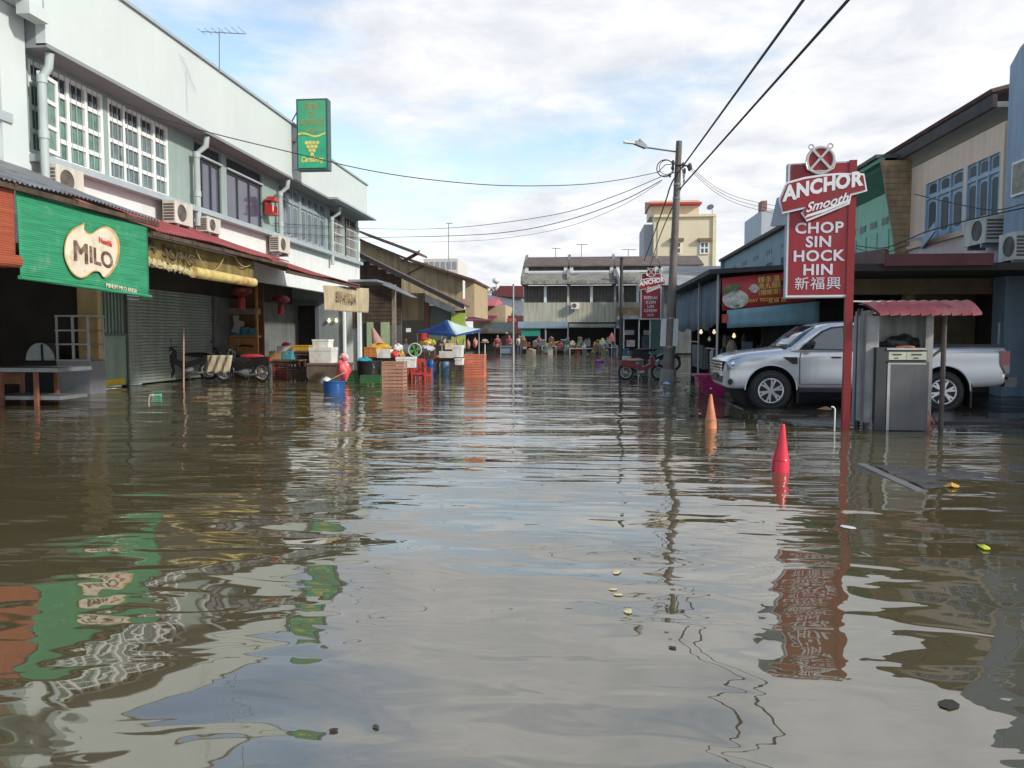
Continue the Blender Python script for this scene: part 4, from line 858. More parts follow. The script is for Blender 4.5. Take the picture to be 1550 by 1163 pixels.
m = M(); m.box(atY(605,500,YW).x, atY(605,500,YW).x+.16, YW-1.4, YW-1.24, -.5, 3.6); m.build('post', mt('grey_timber', (.26,.22,.17), .8, .25, 4, streak=.3), h1)
C1 = xz(607,455,YW+.5); C2 = xz(640,500,YW+.5)
m = M(); m.box(C1[0], xz(643,470,YW+.5)[0], YW+.5, YW+.58, xz(620,485,YW+.5)[1], xz(620,444,YW+.5)[1]); m.build('cream_boarding', CREAMW, h1)
m = M(); m.box(xz(647,470,YW+.5)[0], xz(683,470,YW+.5)[0], YW+.5, YW+.58, .9, xz(650,463,YW+.5)[1]); m.build('green_grey_shutter', mt('green_grey_shutter', (.10,.13,.12), .6, .2, 2), h1)
m = M(); m.box(xz(643,470,YW)[0]-.1, xz(647,470,YW)[0], YW+.3, YW+.49, -.5, 3.2); m.build('column', mt('maroon_column', (.16,.06,.05), .7), h1)
m = M(); P_ = [xz(643,447,YW+.2), xz(687,470,YW+.2), xz(704,470,YW+.2), xz(704,482,YW+.2), xz(643,455,YW+.2)]
m.hexa([(xz(645,448,YW)[0],YW-.3,xz(645,457,YW)[1]),(xz(690,470,YW)[0],YW-.3,xz(690,476,YW)[1]),(xz(690,470,YW)[0],YW-.2,xz(690,476,YW)[1]),(xz(645,448,YW)[0],YW-.2,xz(645,457,YW)[1]),(xz(645,448,YW)[0],YW-.3,xz(645,446,YW)[1]),(xz(690,470,YW)[0],YW-.3,xz(690,466,YW)[1]),(xz(690,470,YW)[0],YW-.2,xz(690,466,YW)[1]),(xz(645,448,YW)[0],YW-.2,xz(645,446,YW)[1])]); m.build('tin_valance', GALV, h1)
m = M(); m.box(xl, 0+xz(700,500,YW+8)[0], YW+7.8, YW+8, -.5, 2.6); m.box(xl-.1,xl,YW,YW+8,-.5,4.4); m.build('rear_wall', DARKW, h1)
LIME = mt('lime_paint', (.34,.46,.08), .7, .12, 2); PGRN = mt('pale_green_door', (.38,.46,.28), .7, .12, 2, streak=.2)
m = M(); m.box(xz(683,475,YW+.4)[0], xz(704,475,YW+.4)[0], YW+.4, YW+.48, .8, xz(695,474,YW+.4)[1]); m.build('lime_panel', LIME, h1)
for (p0, p1) in ((556,566),(577,590)):
    m = M(); m.box(xz(p0,500,YW-.0)[0], xz(p1,500,YW)[0], YW-.1, YW-.04, 0, xz(p0,488,YW)[1]); m.build('pale_green_door', PGRN, h1)
m = M(); m.box(xz(566,500,YW)[0], xz(577,500,YW)[0], YW-.08, YW-.05, 0, xz(570,488,YW)[1]); m.build('dark_doorway', DARKW, h1)
m = M(); m.box(xz(617,500,YW-1)[0], xz(624,500,YW-1)[0], YW-1.3, YW-1.27, xz(620,503,YW-1)[1], xz(620,497,YW-1)[1]); m.build('small_white_sign', WHITEP, h1)
awt = thing('tin_awning', 'grey tin awning sheet jutting from the brown plank house', 'awning', P2(577,432,31)); m = M()
a0 = atY(570,427,32.5); a1_ = atY(622,449,31.0); m.add([a0, atY(590,428,33.5), a1_+Vector((0,1.2,.02)), a1_, a0-Vector((0,0,.03)), atY(590,428,33.5)-Vector((0,0,.03)), a1_+Vector((0,1.2,-.01)), a1_-Vector((0,0,.03))], [(0,3,2,1),(4,5,6,7),(0,4,7,3),(1,2,6,5),(2,3,7,6),(0,1,5,4)]); m.build('sheet', GALV, awt)
m = M(); m.box(atY(560,430,33).x-1.4, a0.x+.3, 31.4, 33.9, a0.z-.06, a0.z+.03); m.build('rear_sheet', GALV, awt)
# farther: cream gabled house with stepped roof
YV = 43.2
h2 = thing('wooden_house', 'cream boarded house with double brown roof beyond the plank house', 'house', (-9, YV, 0))
G = [xz(545,372,YV), xz(600,400,YV), xz(616,392,YV), xz(704,421,YV), xz(704,500,YV), xz(545,500,YV)]
m = M(); m.prism([xz(545,361,YV), xz(616,395,YV), xz(700,421,YV), xz(700,470,YV), xz(545,480,YV)], lambda a, b, d: (a, d, b), YV, YV+.1); m.build('gable_wall', CREAMW, h2)
m = M(); slab_roof(m, xz(548,351,YV), xz(640,385,YV), YV-1.0, YV+1.2, .12); m.build('upper_roof', ROOFB, h2)
m = M(); slab_roof(m, xz(545,362,YV), xz(617,391,YV), YV-.6, YV+1.2, .12); slab_roof(m, xz(617,391,YV), xz(721,424,YV), YV-.6, YV+6.2, .12); m.build('lower_roof', ROOFB, h2)
m = M(); m.hexa([(*xz(704,424,YV)[:1],YV,xz(704,480,YV)[1]),(xz(718,425,YV)[0],YV,xz(704,480,YV)[1]),(xz(718,425,YV)[0],YV+6,xz(704,480,YV)[1]),(xz(704,424,YV)[0],YV+6,xz(704,480,YV)[1]),(xz(704,424,YV)[0],YV,xz(704,422,YV)[1]),(xz(718,425,YV)[0],YV,xz(704,426,YV)[1]),(xz(718,425,YV)[0],YV+6,xz(704,426,YV)[1]),(xz(704,424,YV)[0],YV+6,xz(704,422,YV)[1])]); m.build('street_wall', mt('orange_cream_wall', (.40,.31,.19), .8, .12, 2), h2)
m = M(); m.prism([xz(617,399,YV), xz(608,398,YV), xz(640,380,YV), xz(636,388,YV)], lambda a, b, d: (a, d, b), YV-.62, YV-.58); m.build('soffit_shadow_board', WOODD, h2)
m = M(); m.tube([Vector((xz(618,415,YV)[0], YV-.1, xz(618,415,YV)[1])), Vector((xz(648,399,YV)[0], YV-.1, xz(648,399,YV)[1]))], .03, 5); m.build('bracket_rod', BLACK, h2)
m = M(); m.box(xz(545,500,YV)[0], xz(704,500,YV)[0], YV+.05, YV+.2, -.5, xz(600,469,YV)[1]); m.build('lower_wall', DARKW, h2)
# pale block of flats far behind
pb = thing('apartment_block', 'pale apartment block top peeping over the cream house', 'building', atY(668,500,120)); a = xz(641,392,120); b = xz(693,430,120)
m = M(); m.box(a[0], b[0], 120, 130, 0, a[1]); m.build('wall', mt('pale_flats', (.55,.53,.50), .8, .05), pb)
for k in range(6):
    u = a[0]+(b[0]-a[0])*(k+.2)/6
    m = M(); m.box(u, u+(b[0]-a[0])*.1, 119.9, 119.99, a[1]-1.6, a[1]-.5); m.build('window', mt('flats_window', (.25,.27,.28), .4), pb)

# pop-up canopy, blue and white quarters
YCp = 31.0
cp = thing('market_canopy', 'pop-up canopy half blue and half white over the market goods', 'canopy', atY(680,520,YCp))
ap = atY(677,484,YCp); c1_ = atY(628,502,YCp+1.5); c2_ = atY(690,507,YCp-1.6); c3_ = atY(729,498,YCp+.2); c4_ = atY(668,497,YCp+3)
def facet(a, b, c, mat, nm):
    m = M(); n_ = 8
    idx = {}
    for i in range(n_+1):
        for j in range(n_+1-i):
            u = i/n_; v = j/n_; w_ = 1-u-v; p = a*w_+b*u+c*v; p = p+Vector((0,0,-.16*4*w_*(1-w_)*.45)); idx[i,j] = len(m.v); m.v.append(p)
    for i in range(n_):
        for j in range(n_-i):
            m.f.append((idx[i,j], idx[i+1,j], idx[i,j+1]))
            if j < n_-i-1: m.f.append((idx[i+1,j], idx[i+1,j+1], idx[i,j+1]))
    o = m.build(nm, mat, cp, True); o.modifiers.new('s','SOLIDIFY').thickness = .01
CB = mt('canopy_blue', (.02,.07,.27), .6, .1, 2); CW = mt('canopy_white', (.50,.60,.56), .6, .06, 2)
facet(ap, c1_, c2_, CB, 'blue_panel'); facet(ap, c2_, c3_, CW, 'white_panel'); facet(ap, c3_, c4_, CW, 'white_panel'); facet(ap, c4_, c1_, CB, 'blue_panel')
m = M(); m.bar(c1_-Vector((0,0,.04)), c2_-Vector((0,0,.04)), .02, .09); m.bar(c2_-Vector((0,0,.04)), c3_-Vector((0,0,.04)), .02, .09); m.build('valance', CB, cp)
for c_ in (c1_, c2_, c3_, c4_): q = c_*.92+ap*.08; m = M(); m.cyl((q.x,q.y,q.z-.05), (q.x,q.y,-.5), .025, n=8); m.build('leg', GALP, cp)

# ------------------------------------------------------------------ houses at the far left end of the street
fh = thing('far_house', 'small cream house with pinkish red roofs at end of street left of the pole', 'house', atY(750,520,78))
def fb(p0, q0, p1, q1, Y, d, mat, nm, par): a = xz(p0,q0,Y); b = xz(p1,q1,Y); m = M(); m.box(a[0], b[0], Y, Y+d, b[1], a[1]); return m.build(nm, mat, par)
PKR = mt('pink_red_roof', (.42,.08,.10), .7, .2, 2)
fb(716,462,765,505,78,8,mt('far_cream_wall',(.42,.34,.22),.8,.1),'wall',fh)
m = M(); a = xz(714,455,77.5); b = xz(748,463,76); m.hexa([(a[0]-2,76,xz(714,465,77)[1]),(b[0],76,xz(748,465,77)[1]),(b[0],84,a[1]),(a[0]-2,84,a[1]),(a[0]-2,76,xz(714,464,77)[1]),(b[0],76,xz(748,464,77)[1]),(b[0]-.5,84,a[1]+.5),(a[0]-2,84,a[1]+.5)]); m.build('roof', PKR, fh)
for p0 in (724,733): fb(p0,467,p0+4,478,77.9,.05,BLACK,'window',fh)
m = M(); a = xz(700,480,72); b = xz(742,485,72); m.hexa([(a[0],72,b[1]-.1),(b[0],72,b[1]-.1),(b[0],77.8,a[1]+.1),(a[0],77.8,a[1]+.1),(a[0],72,b[1]),(b[0],72,b[1]),(b[0],77.8,a[1]+.3),(a[0],77.8,a[1]+.3)]); m.build('awning', PKR, fh)
fb(738,488,775,503,73,1,mt('grey_stall_cloth',(.35,.37,.33),.8,.2),'stall_front',fh); fb(700,505,790,531,80,.2,DARKW,'dark_shopfront',fh)
f2 = thing('far_house', 'grey walled house with maroon roof and dark sloping roof beside the far pole', 'house', atY(770,520,92))
fb(744,441,790,500,92,8,mt('far_grey_blue',(.20,.22,.26),.8,.2),'wall',f2)
m = M(); pk = xz(757,433,91.5); l = xz(745,446,91.5); r = xz(792,440,91.5); r2 = xz(792,433,91.5)
m.hexa([(l[0],91.3,l[1]-.2),(r[0],91.3,r[1]-.8),(r[0],100,r[1]-.8),(l[0],100,l[1]-.2),(pk[0],91.3,pk[1]),(r2[0],91.3,r2[1]),(r2[0],100,r2[1]),(pk[0],100,pk[1])]); m.build('roof', mt('maroon_roof',(.14,.035,.035),.7,.3,3), f2)
m = M(); m.hexa([(xz(716,455,85)[0],85,xz(716,457,85)[1]),(xz(790,478,85)[0],84,xz(790,482,85)[1]),(xz(790,478,85)[0],91,xz(790,462,91)[1]),(xz(716,455,85)[0],91,xz(716,446,91)[1]),(xz(716,455,85)[0],85,xz(716,455,85)[1]),(xz(790,478,85)[0],84,xz(790,480,85)[1]),(xz(790,478,85)[0],91,xz(790,458,91)[1]),(xz(716,455,85)[0],91,xz(716,444,91)[1])]); m.build('lower_roof', mt('slate_tin',(.13,.14,.16),.5,.3,2), f2)
fb(768,478,792,530,80.5,.3,mt('maroon_shop',(.12,.05,.05),.8,.3),'shopfront',f2)
fb(757,482,780,487,79.5,.8,PKR,'red_awning',f2)

# ------------------------------------------------------------------ far two storey terrace closing the street
YT = 68.0
tr = thing('terrace', 'old two storey terrace with stained concrete fascia and brown roof closing the street', 'building', atY(860,520,YT))
AGED = mt('aged_concrete', (.25,.24,.21), .9, .25, .6, streak=.45, dirt=(.07,.065,.06)); CRMW = mt('aged_cream_wall', (.42,.41,.33), .85, .12, .5, streak=.35)
units = [(791,860),(860,931),(931,1000),(1000,1068)]
Fy = Fr((0,YT,0),(1,0,0),(0,-1,0))
def X_(px, Y=YT): return atY(px, 450, Y).x
def Z_(py, Y=YT): return atY(870, py, Y).z
m = M(); m.box(X_(791), X_(1068), YT+2.8, YT+3, -.5, Z_(432)); m.build('rear_wall', DARKW, tr)
for k, (u, v) in enumerate(units):
    m = M(); Fy.box(m, X_(u)+.1, X_(v)-.1, Z_(488), Z_(458), -.15, 0); m.build('spandrel_wall', CRMW, tr)
    nb_ = 2; mid_ = (X_(u)+X_(v))/2
    for (q0, q1) in ((X_(u)+.12, mid_-.12), (mid_+.12, X_(v)-.12)):
        m = M(); Fy.box(m, q0, q1, Z_(458), Z_(432), -.35, -.25); sc_ = m.build('screen', mt('brown_screen', (.085,.075,.065), .6, .25, 3), tr)
        m = M()
        for j in range(1, 6): x = q0+(q1-q0)*j/6; Fy.box(m, x-.03, x+.03, Z_(458), Z_(432), -.245, -.2)
        m.build('mullion', mt('dark_mullion', (.05,.045,.04), .6), sc_)
    m = M(); Fy.box(m, mid_-.12, mid_+.12, Z_(458), Z_(432), -.2, .02); m.build('pillar', WHITEW, tr)
    m = M(); Fy.box(m, X_(v)-.1, X_(v)+.1, Z_(488), Z_(431), -.3, .05); m.build('party_pier', mt('pale_pier', (.45,.44,.40), .8, .1, 1, streak=.4), tr)
    # stained concrete eave: sloping front
    a0_, a1x = X_(u)+.02, X_(v)-.02
    m = M(); m.hexa([(a0_,YT-.9,Z_(431)),(a1x,YT-.9,Z_(431)),(a1x,YT+.5,Z_(431)),(a0_,YT+.5,Z_(431)),(a0_,YT-.8,Z_(426)),(a1x,YT-.8,Z_(426)),(a1x,YT+1.2,Z_(412)),(a0_,YT+1.2,Z_(412))]); m.build('concrete_fascia', AGED, tr)
    m = M(); m.box(a0_+.15, a1x-.15, YT+1.25, YT+1.4, Z_(411), Z_(408)); m.box(a0_+.1, a0_+.4, YT+1.2, YT+1.6, Z_(411), Z_(400)); m.box(a1x-.4, a1x-.1, YT+1.2, YT+1.6, Z_(411), Z_(400)); m.build('clerestory_sill', WHITEW, tr)
    m = M(); m.box(a0_+.4, a1x-.4, YT+1.6, YT+1.7, Z_(411), Z_(400)); m.build('clerestory_louvre', DARKG, tr)
    m = M(); m.hexa([(a0_,YT+1.1,Z_(402)),(a1x,YT+1.1,Z_(402)),(a1x,YT+5,Z_(389,YT+5)-.2),(a0_,YT+5,Z_(389,YT+5)-.2),(a0_,YT+1.1,Z_(400)),(a1x,YT+1.1,Z_(400)),(a1x,YT+5,Z_(389,YT+5)),(a0_,YT+5,Z_(389,YT+5))]); m.build('tile_roof', mt('grey_brown_tiles', (.12,.085,.075), .8, .3, 1.5, dirt=(.16,.14,.13)), tr)
    for j in range(1, 12): pass
    m = M(); x = X_(u); m.hexa([(x-.12,YT-.7,Z_(431)),(x+.12,YT-.7,Z_(431)),(x+.12,YT+5.2,Z_(431)),(x-.12,YT+5.2,Z_(431)),(x-.12,YT-.7,Z_(420)),(x+.12,YT-.7,Z_(420)),(x+.12,YT+5.2,Z_(385,YT+5)),(x-.12,YT+5.2,Z_(385,YT+5))]); m.build('fire_wall', AGED, tr)
# awnings and shop openings
for (u, v, mm, q0, q1) in ((784,860,mt('blue_grey_tin',(.22,.28,.34),.5,.15,2,metal=.3),487,496),(861,932,AGED,490,495),(933,1000,GALV,488,496)):
    m = M(); m.hexa([(X_(u,YT-2.2),YT-2.2,Z_(q1,YT-2.2)-.06),(X_(v,YT-2.2),YT-2.2,Z_(q1,YT-2.2)-.06),(X_(v),YT-.02,Z_(q0)-.1),(X_(u),YT-.02,Z_(q0)-.1),(X_(u,YT-2.2),YT-2.2,Z_(q1,YT-2.2)+.04),(X_(v,YT-2.2),YT-2.2,Z_(q1,YT-2.2)+.04),(X_(v),YT-.02,Z_(q0)),(X_(u),YT-.02,Z_(q0))]); m.build('awning', mm, tr)
m = M(); m.box(X_(788), X_(1068), YT+2.4, YT+2.5, -.5, Z_(490)); m.build('dark_shopfront', DARKW, tr)
m = M(); m.box(X_(789,YT-2), X_(818,YT-2), YT-2.0, YT-1.96, Z_(509,YT-2), Z_(497,YT-2)); m.build('teal_cloth', mt('teal_cloth',(.02,.22,.16),.8,.15,2), tr)
for p0 in (826, 860, 931): m = M(); m.cyl((X_(p0,YT-2),YT-2,-.5),(X_(p0,YT-2),YT-2,Z_(495,YT-2)), .06, n=8); m.build('post', GALP, tr)
m = M(); m.tube([(X_(932),YT-1.0,Z_(410)),(X_(938),YT-1.0,Z_(425)),(X_(940),YT-1.0,Z_(465))], .22, 8); m.build('white_duct', mt('white_duct', (.5,.5,.5), .6, .1, 2, streak=.3), tr, True)
fb(932,466,966,484,YT-.5,.2,mt('rusty_board',(.30,.18,.08),.8,.3,1,dirt=(.5,.45,.35)),'rusty_board',tr)
t = thing('air_conditioner', 'white air conditioner on the right unit of the far old terrace', 'air conditioner', atY(871,463,YT-.4)); q = ORG[t.name]
m = M(); m.box(-.35,.35,-.2,.2,-.28,.28); m.build('casing', WHITEP, t, world=False); m = M(); m.cyl((-.1,-.205,0),(-.1,-.215,0),.2, n=14); m.build('fan_opening', ACD, t, world=False)

# tall yellow house behind with red roof
YB = 92.0
yb_ = thing('tall_house', 'tall pale yellow house with red roof rising behind the utility pole', 'building', atY(1030,500,YB))
YEL = mt('pale_yellow_paint', (.68,.60,.43), .8, .05, .4, streak=.06); YL2 = mt('light_yellow_trim', (.70,.62,.42), .8)
fb(996,327,1080,431,YB,10,YEL,'wall',yb_); fb(984,304,1058,327,YB+3,5,YEL,'upper_wall',yb_)
a = xz(983,296,YB+2); b = xz(1062,306,YB+2); m = M(); m.hexa([(a[0],YB+1.5,b[1]-.25),(b[0],YB+1.5,b[1]-.25),(b[0],YB+9,b[1]-.25),(a[0],YB+9,b[1]-.25),(a[0],YB+1.8,b[1]),(b[0],YB+1.8,b[1]),(b[0]-1,YB+9,a[1]+.4),(a[0],YB+9,a[1]+.4)]); m.build('red_roof', mt('bright_red_roof',(.36,.04,.05),.6,.15,1), yb_)
fb(1079.5,325,1083,431,YB-.2,.5,YL2,'corner_trim',yb_); fb(990,325,1083,327.5,YB-.3,.6,YL2,'parapet_trim',yb_); fb(975,340,996,431,YB+1.5,8,mt('grey_side_wall',(.36,.36,.40),.8,.06,.5),'side_wall',yb_); fb(990,327,996,431,YB+.1,2,YL2,'corner_trim',yb_)
FyB = Fr((0,YB,0),(1,0,0),(0,-1,0))
for (p0, p1, q0, q1) in ((1059,1073,366,385),(1017,1031,366,385)):
    A = xz(p0,q0,YB); B = xz(p1,q1,YB); window(FyB, A[0], B[0], B[1], A[1], 2, [.5], WHITEP, GLASSD, yb_, t=.16, n=.08, depth=.14)
    m = M(); FyB.box(m, A[0]-.25, B[0]+.25, A[1]+.02, A[1]+.35, .0, .5); m.build('window_hood', mt('brown_hood',(.22,.13,.08),.7), yb_)
t = thing('satellite_dish', 'small dish and lamp on parapet corner of the yellow house', 'satellite dish', atY(1078,324,YB)); q = ORG[t.name]
m = M(); m.cyl(q, q+Vector((0,0,.5)), .05, n=6); m.build('mast', STEEL, t); m = M(); m.lathe([(.0,0),(.3,.05),(.42,.14)], q+Vector((-.2,0,.7)), 12, Euler((.9,-.6,0)).to_matrix()); m.build('dish', STEEL, t, True)
# grey tin roofs in front of it
gr_ = thing('grey_roofed_house', 'low house under a wide grey tin roof in front of the yellow house', 'house', atY(1060,500,58))
m = M(); 
m.hexa([(xz(1003,430,56)[0],56,xz(1003,432,56)[1]),(xz(1100,430,56)[0],56,xz(1100,434,56)[1]),(xz(1104,405,66)[0],66,xz(1104,403,66)[1]-.2),(xz(1003,405,66)[0],66,xz(1003,403,66)[1]-.2),(xz(1003,430,56)[0],56,xz(1003,430,56)[1]),(xz(1100,430,56)[0],56,xz(1100,432,56)[1]),(xz(1104,405,66)[0],66,xz(1104,403,66)[1]),(xz(1003,405,66)[0],66,xz(1003,403,66)[1])]); m.build('roof', mt('light_grey_tin',(.28,.28,.27),.6,.18,1,dirt=(.15,.13,.12)), gr_)
fb(1005,433,1095,535,57,7,DARKG,'wall',gr_)
# dark green hoarding and shop piles beside the pole
gh = thing('shop_hut', 'dark green sided hut between second sign and utility pole', 'hut', atY(990,540,38)); 
fb(987,484,1003,549,37,2,mt('dark_green_tin',(.015,.06,.05),.6,.2,2),'green_side',gh); fb(940,484,986,535,39,.2,DARKW,'dark_opening',gh); fb(938,478,990,483,36.8,2.2,GALV,'roof_edge',gh)
for (p0,q0,p1,q1,c) in ((944,500,960,507,(.5,.48,.48)),(949,515,961,525,(.6,.55,.53)),(975,500,985,507,(.6,.58,.57)),(972,508,984,534,(.10,.12,.14))): fb(p0,q0,p1,q1,38.4,.3,mt('hutgoods%s'%p0,c,.7,.3,5),'shelf_goods',gh)
for p0 in (944,967,984): a = atY(p0,500,37); m = M(); m.cyl((a.x,37,-.5),(a.x,37,2.3),.035,n=6); m.build('post', GALP, gh)

# ------------------------------------------------------------------ far market stalls in front of the terrace
rg = random.Random(5); cols_ = [(.45,.24,.05),(.36,.05,.04),(.07,.20,.06),(.42,.38,.31),(.25,.25,.26),(.22,.06,.05),(.45,.34,.07),(.14,.28,.23),(.45,.20,.12)]
def stall(label, p0, p1, py, Y, frame, seed, legs=True):
    rr = random.Random(seed); a = atY(p0,py,Y); b = atY(p1,py,Y); t = thing('market_stall', label, 'market stall', ((a.x+b.x)/2, Y, -.4), 0)
    m = M(); m.box(a.x, b.x, Y, Y+1.2, a.z-.05, a.z); m.build('tabletop', frame, t)
    for x in (a.x, b.x-.07):
        for y in (Y, Y+1.1): m = M(); m.box(x, x+.07, y, y+.07, -.5, a.z-.051); m.build('leg', frame, t)
    return t, a, b
names = ['orange','red','green','cream','grey','dark red','yellow','teal','salmon']
def heap(lb, px0, py0, px1, py1, Y, ci, seed, group=None):
    """goods piled on a low box: the box goes down to the water, small lumps and cartons lie on it"""
    rr = random.Random(seed); a, b, w, h = pxsize(px0, py0, px1, py1, Y); t = thing('produce_heap', lb, 'produce', ((a.x+b.x)/2, Y+.3, b.z), 0, group)
    m = M(); m.box(-w/2, w/2, -.28, .28, -.35, h*.30); m.box(-w/2-.02, w/2+.02, -.3, -.281, h*.20, h*.34); m.build('box', colr('stallbox%d' % (seed % 4), ((.16,.12,.08),(.10,.11,.12),(.30,.29,.27),(.13,.06,.04))[seed % 4]), t, world=False)
    m = M()
    for k in range(9):
        x = rr.uniform(-w*.42, w*.42); z = h*rr.uniform(.38, .85)*(1-.5*abs(x)/w); r_ = rr.uniform(.09,.17)*max(w, .4)
        if rr.random() < .35: m.box(x-r_, x+r_, rr.uniform(-.28,-.1), .15, h*.3, z)
        else: m.blob((x, rr.uniform(-.2,.1), z), (r_, r_*.8, r_*.6), k+seed, .25, 8, 6)
    m.build('goods', colr('g%s' % names[ci].replace(' ', '_'), cols_[ci], var=.3, scale=3), t, world=False)
ctr = [0]
def goods(px, py0, py1, Y, ci, w=7, what='heap', where=''):
    c = cols_[ci]; lb = f'{names[ci]} {what} {where}'
    heap(lb, px-w/2, py0, px+w/2, py1, Y, ci, int(px*7+py0))
stall('steel framed stall with green netting left of the middle of the far market', 820, 842, 524, 60, GALP, 1)
stall('long pale plank stall in the middle of the far market', 862, 898, 527.5, 58, mt('pale_plank',(.5,.42,.32),.7,.2), 2)
stall('brown low stall under the teal cloth', 788, 808, 524, 61, WOODM, 3)
stall('stall under the pink cone parasol at right of the far market', 906, 935, 526, 57, mt('grey_plank',(.3,.3,.33),.7,.2), 4)
for i, (px, y0, y1, Y, ci, w, where) in enumerate(((797,516,524,61.2,5,10,'on the low stall under the teal cloth'),(805,527,533,60,3,12,'box floating under the teal cloth'),(819,515,530,60.5,6,8,'left of the steel framed stall'),(826,517,524,60.6,8,9,'on the steel framed stall left half'),(836,516,524,60.6,5,8,'on the steel framed stall right half'),(831,526,534,59.8,2,20,'inside the steel framed stall'),
    (848,519,524,59,1,9,'between the two middle stalls'),(858,519,529,58.5,7,9,'at left end of the pale plank stall'),(866,513,527,58.6,3,9,'standing on the left of the pale plank stall'),(875,518,526,58.4,2,7,'bunch on the pale plank stall'),(884,518,527,58.4,4,6,'box on the pale plank stall'),(874,530,538,57.6,1,8,'basket below the pale plank stall'),(888,530,538,57.6,5,7,'basket right below the pale plank stall'),
    (898,526,537,57.4,6,9,'bunch at right end of the pale plank stall'),(904,516,526,57.6,8,13,'heap left of the pink parasol'),(918,518,527,57.4,7,8,'heap under the pink parasol'),(918,527,534,57,3,9,'tray below the pink parasol'),(931,520,528,57.2,4,12,'sheet right of the pink parasol'),(810,514,520,62,4,7,'behind the low stall'),(851,512,519,61,4,7,'pile at the foot of the far post'))):
    goods(px, y0, y1, Y, ci, w, 'heap' , where)
seen = set(); i = 0; made = 0
while made < 26 and i < 400:
    i += 1; px = rg.uniform(790, 936); py = rg.choice((514, 518, 522, 527, 531)); ci = rg.choice((3,4,4,5,2,7,0,3,8,6)); sd = i*13
    where = 'near the teal cloth' if px < 808 else 'by the steel framed stall' if px < 842 else 'between the two middle stalls' if px < 862 else 'by the pale plank stall' if px < 900 else 'near the pink parasol'
    lb = f"small {names[ci]} goods on a {('brown','slate grey','pale','dark red')[sd % 4]} box {'at the back' if py < 519 else 'in the middle' if py < 525 else 'at the water'} {where}"
    if lb in seen: continue
    seen.add(lb); made += 1
    heap(lb, px-rg.uniform(2,5), py-rg.uniform(4,8), px+rg.uniform(2,5), py, rg.uniform(57, 63) if py < 524 else rg.uniform(56.2, 57.5), ci, sd, 'small heaps of goods in the far market')
t = thing('parasol', 'closed pink cone parasol standing in the far market', 'parasol', atY(926,520,57)); a = atY(926,504,57); b = atY(926,517,57); m = M(); m.lathe([(.30,b.z-a.z),(.22,(b.z-a.z)*.6),(.04,0)], (a.x,57,a.z), 12); m.build('cloth', mt('pink_parasol',(.6,.16,.14),.7,.1), t, True); m = M(); m.cyl((a.x,57,a.z),(a.x,57,-.4),.025,n=6); m.build('pole', GALP, t)
tub('purple_bag', 'purple bundle floating alone in the water before the far market', 899, 546, 915, 553, 39, colr('purple', (.30,.06,.38)), 'bundle', fill=colr('lilac', (.55,.25,.60)))
ta = stall('grey blue covered box stand left of the far pole', 757, 777, 524, 55, mt('grey_blue_cloth',(.16,.20,.25),.7,.2), 9)[0]
fb(758,525,776,535,55.1,.9,mt('grey_blue_cloth',(.16,.20,.25),.7,.2),'cloth_side',ta)
t = thing('bird_table', 'small wooden table on one pole right of the salmon crate', 'table', atY(734,533,40)); a = atY(734,519,40); m = M(); m.cyl((a.x,40,-.5),(a.x,40,a.z),.03,n=6); m.build('pole', WHITEP, t); m = M(); m.box(a.x-.18,a.x+.18,39.8,40.2,a.z,a.z+.06); m.build('tabletop', mt('orange_top',(.5,.27,.12),.7), t)
sack('bag', 'pale bag on top of the one-legged wooden table', 729, 513, 738, 518, 40, colr('palebag',(.5,.45,.38)), seed=4)

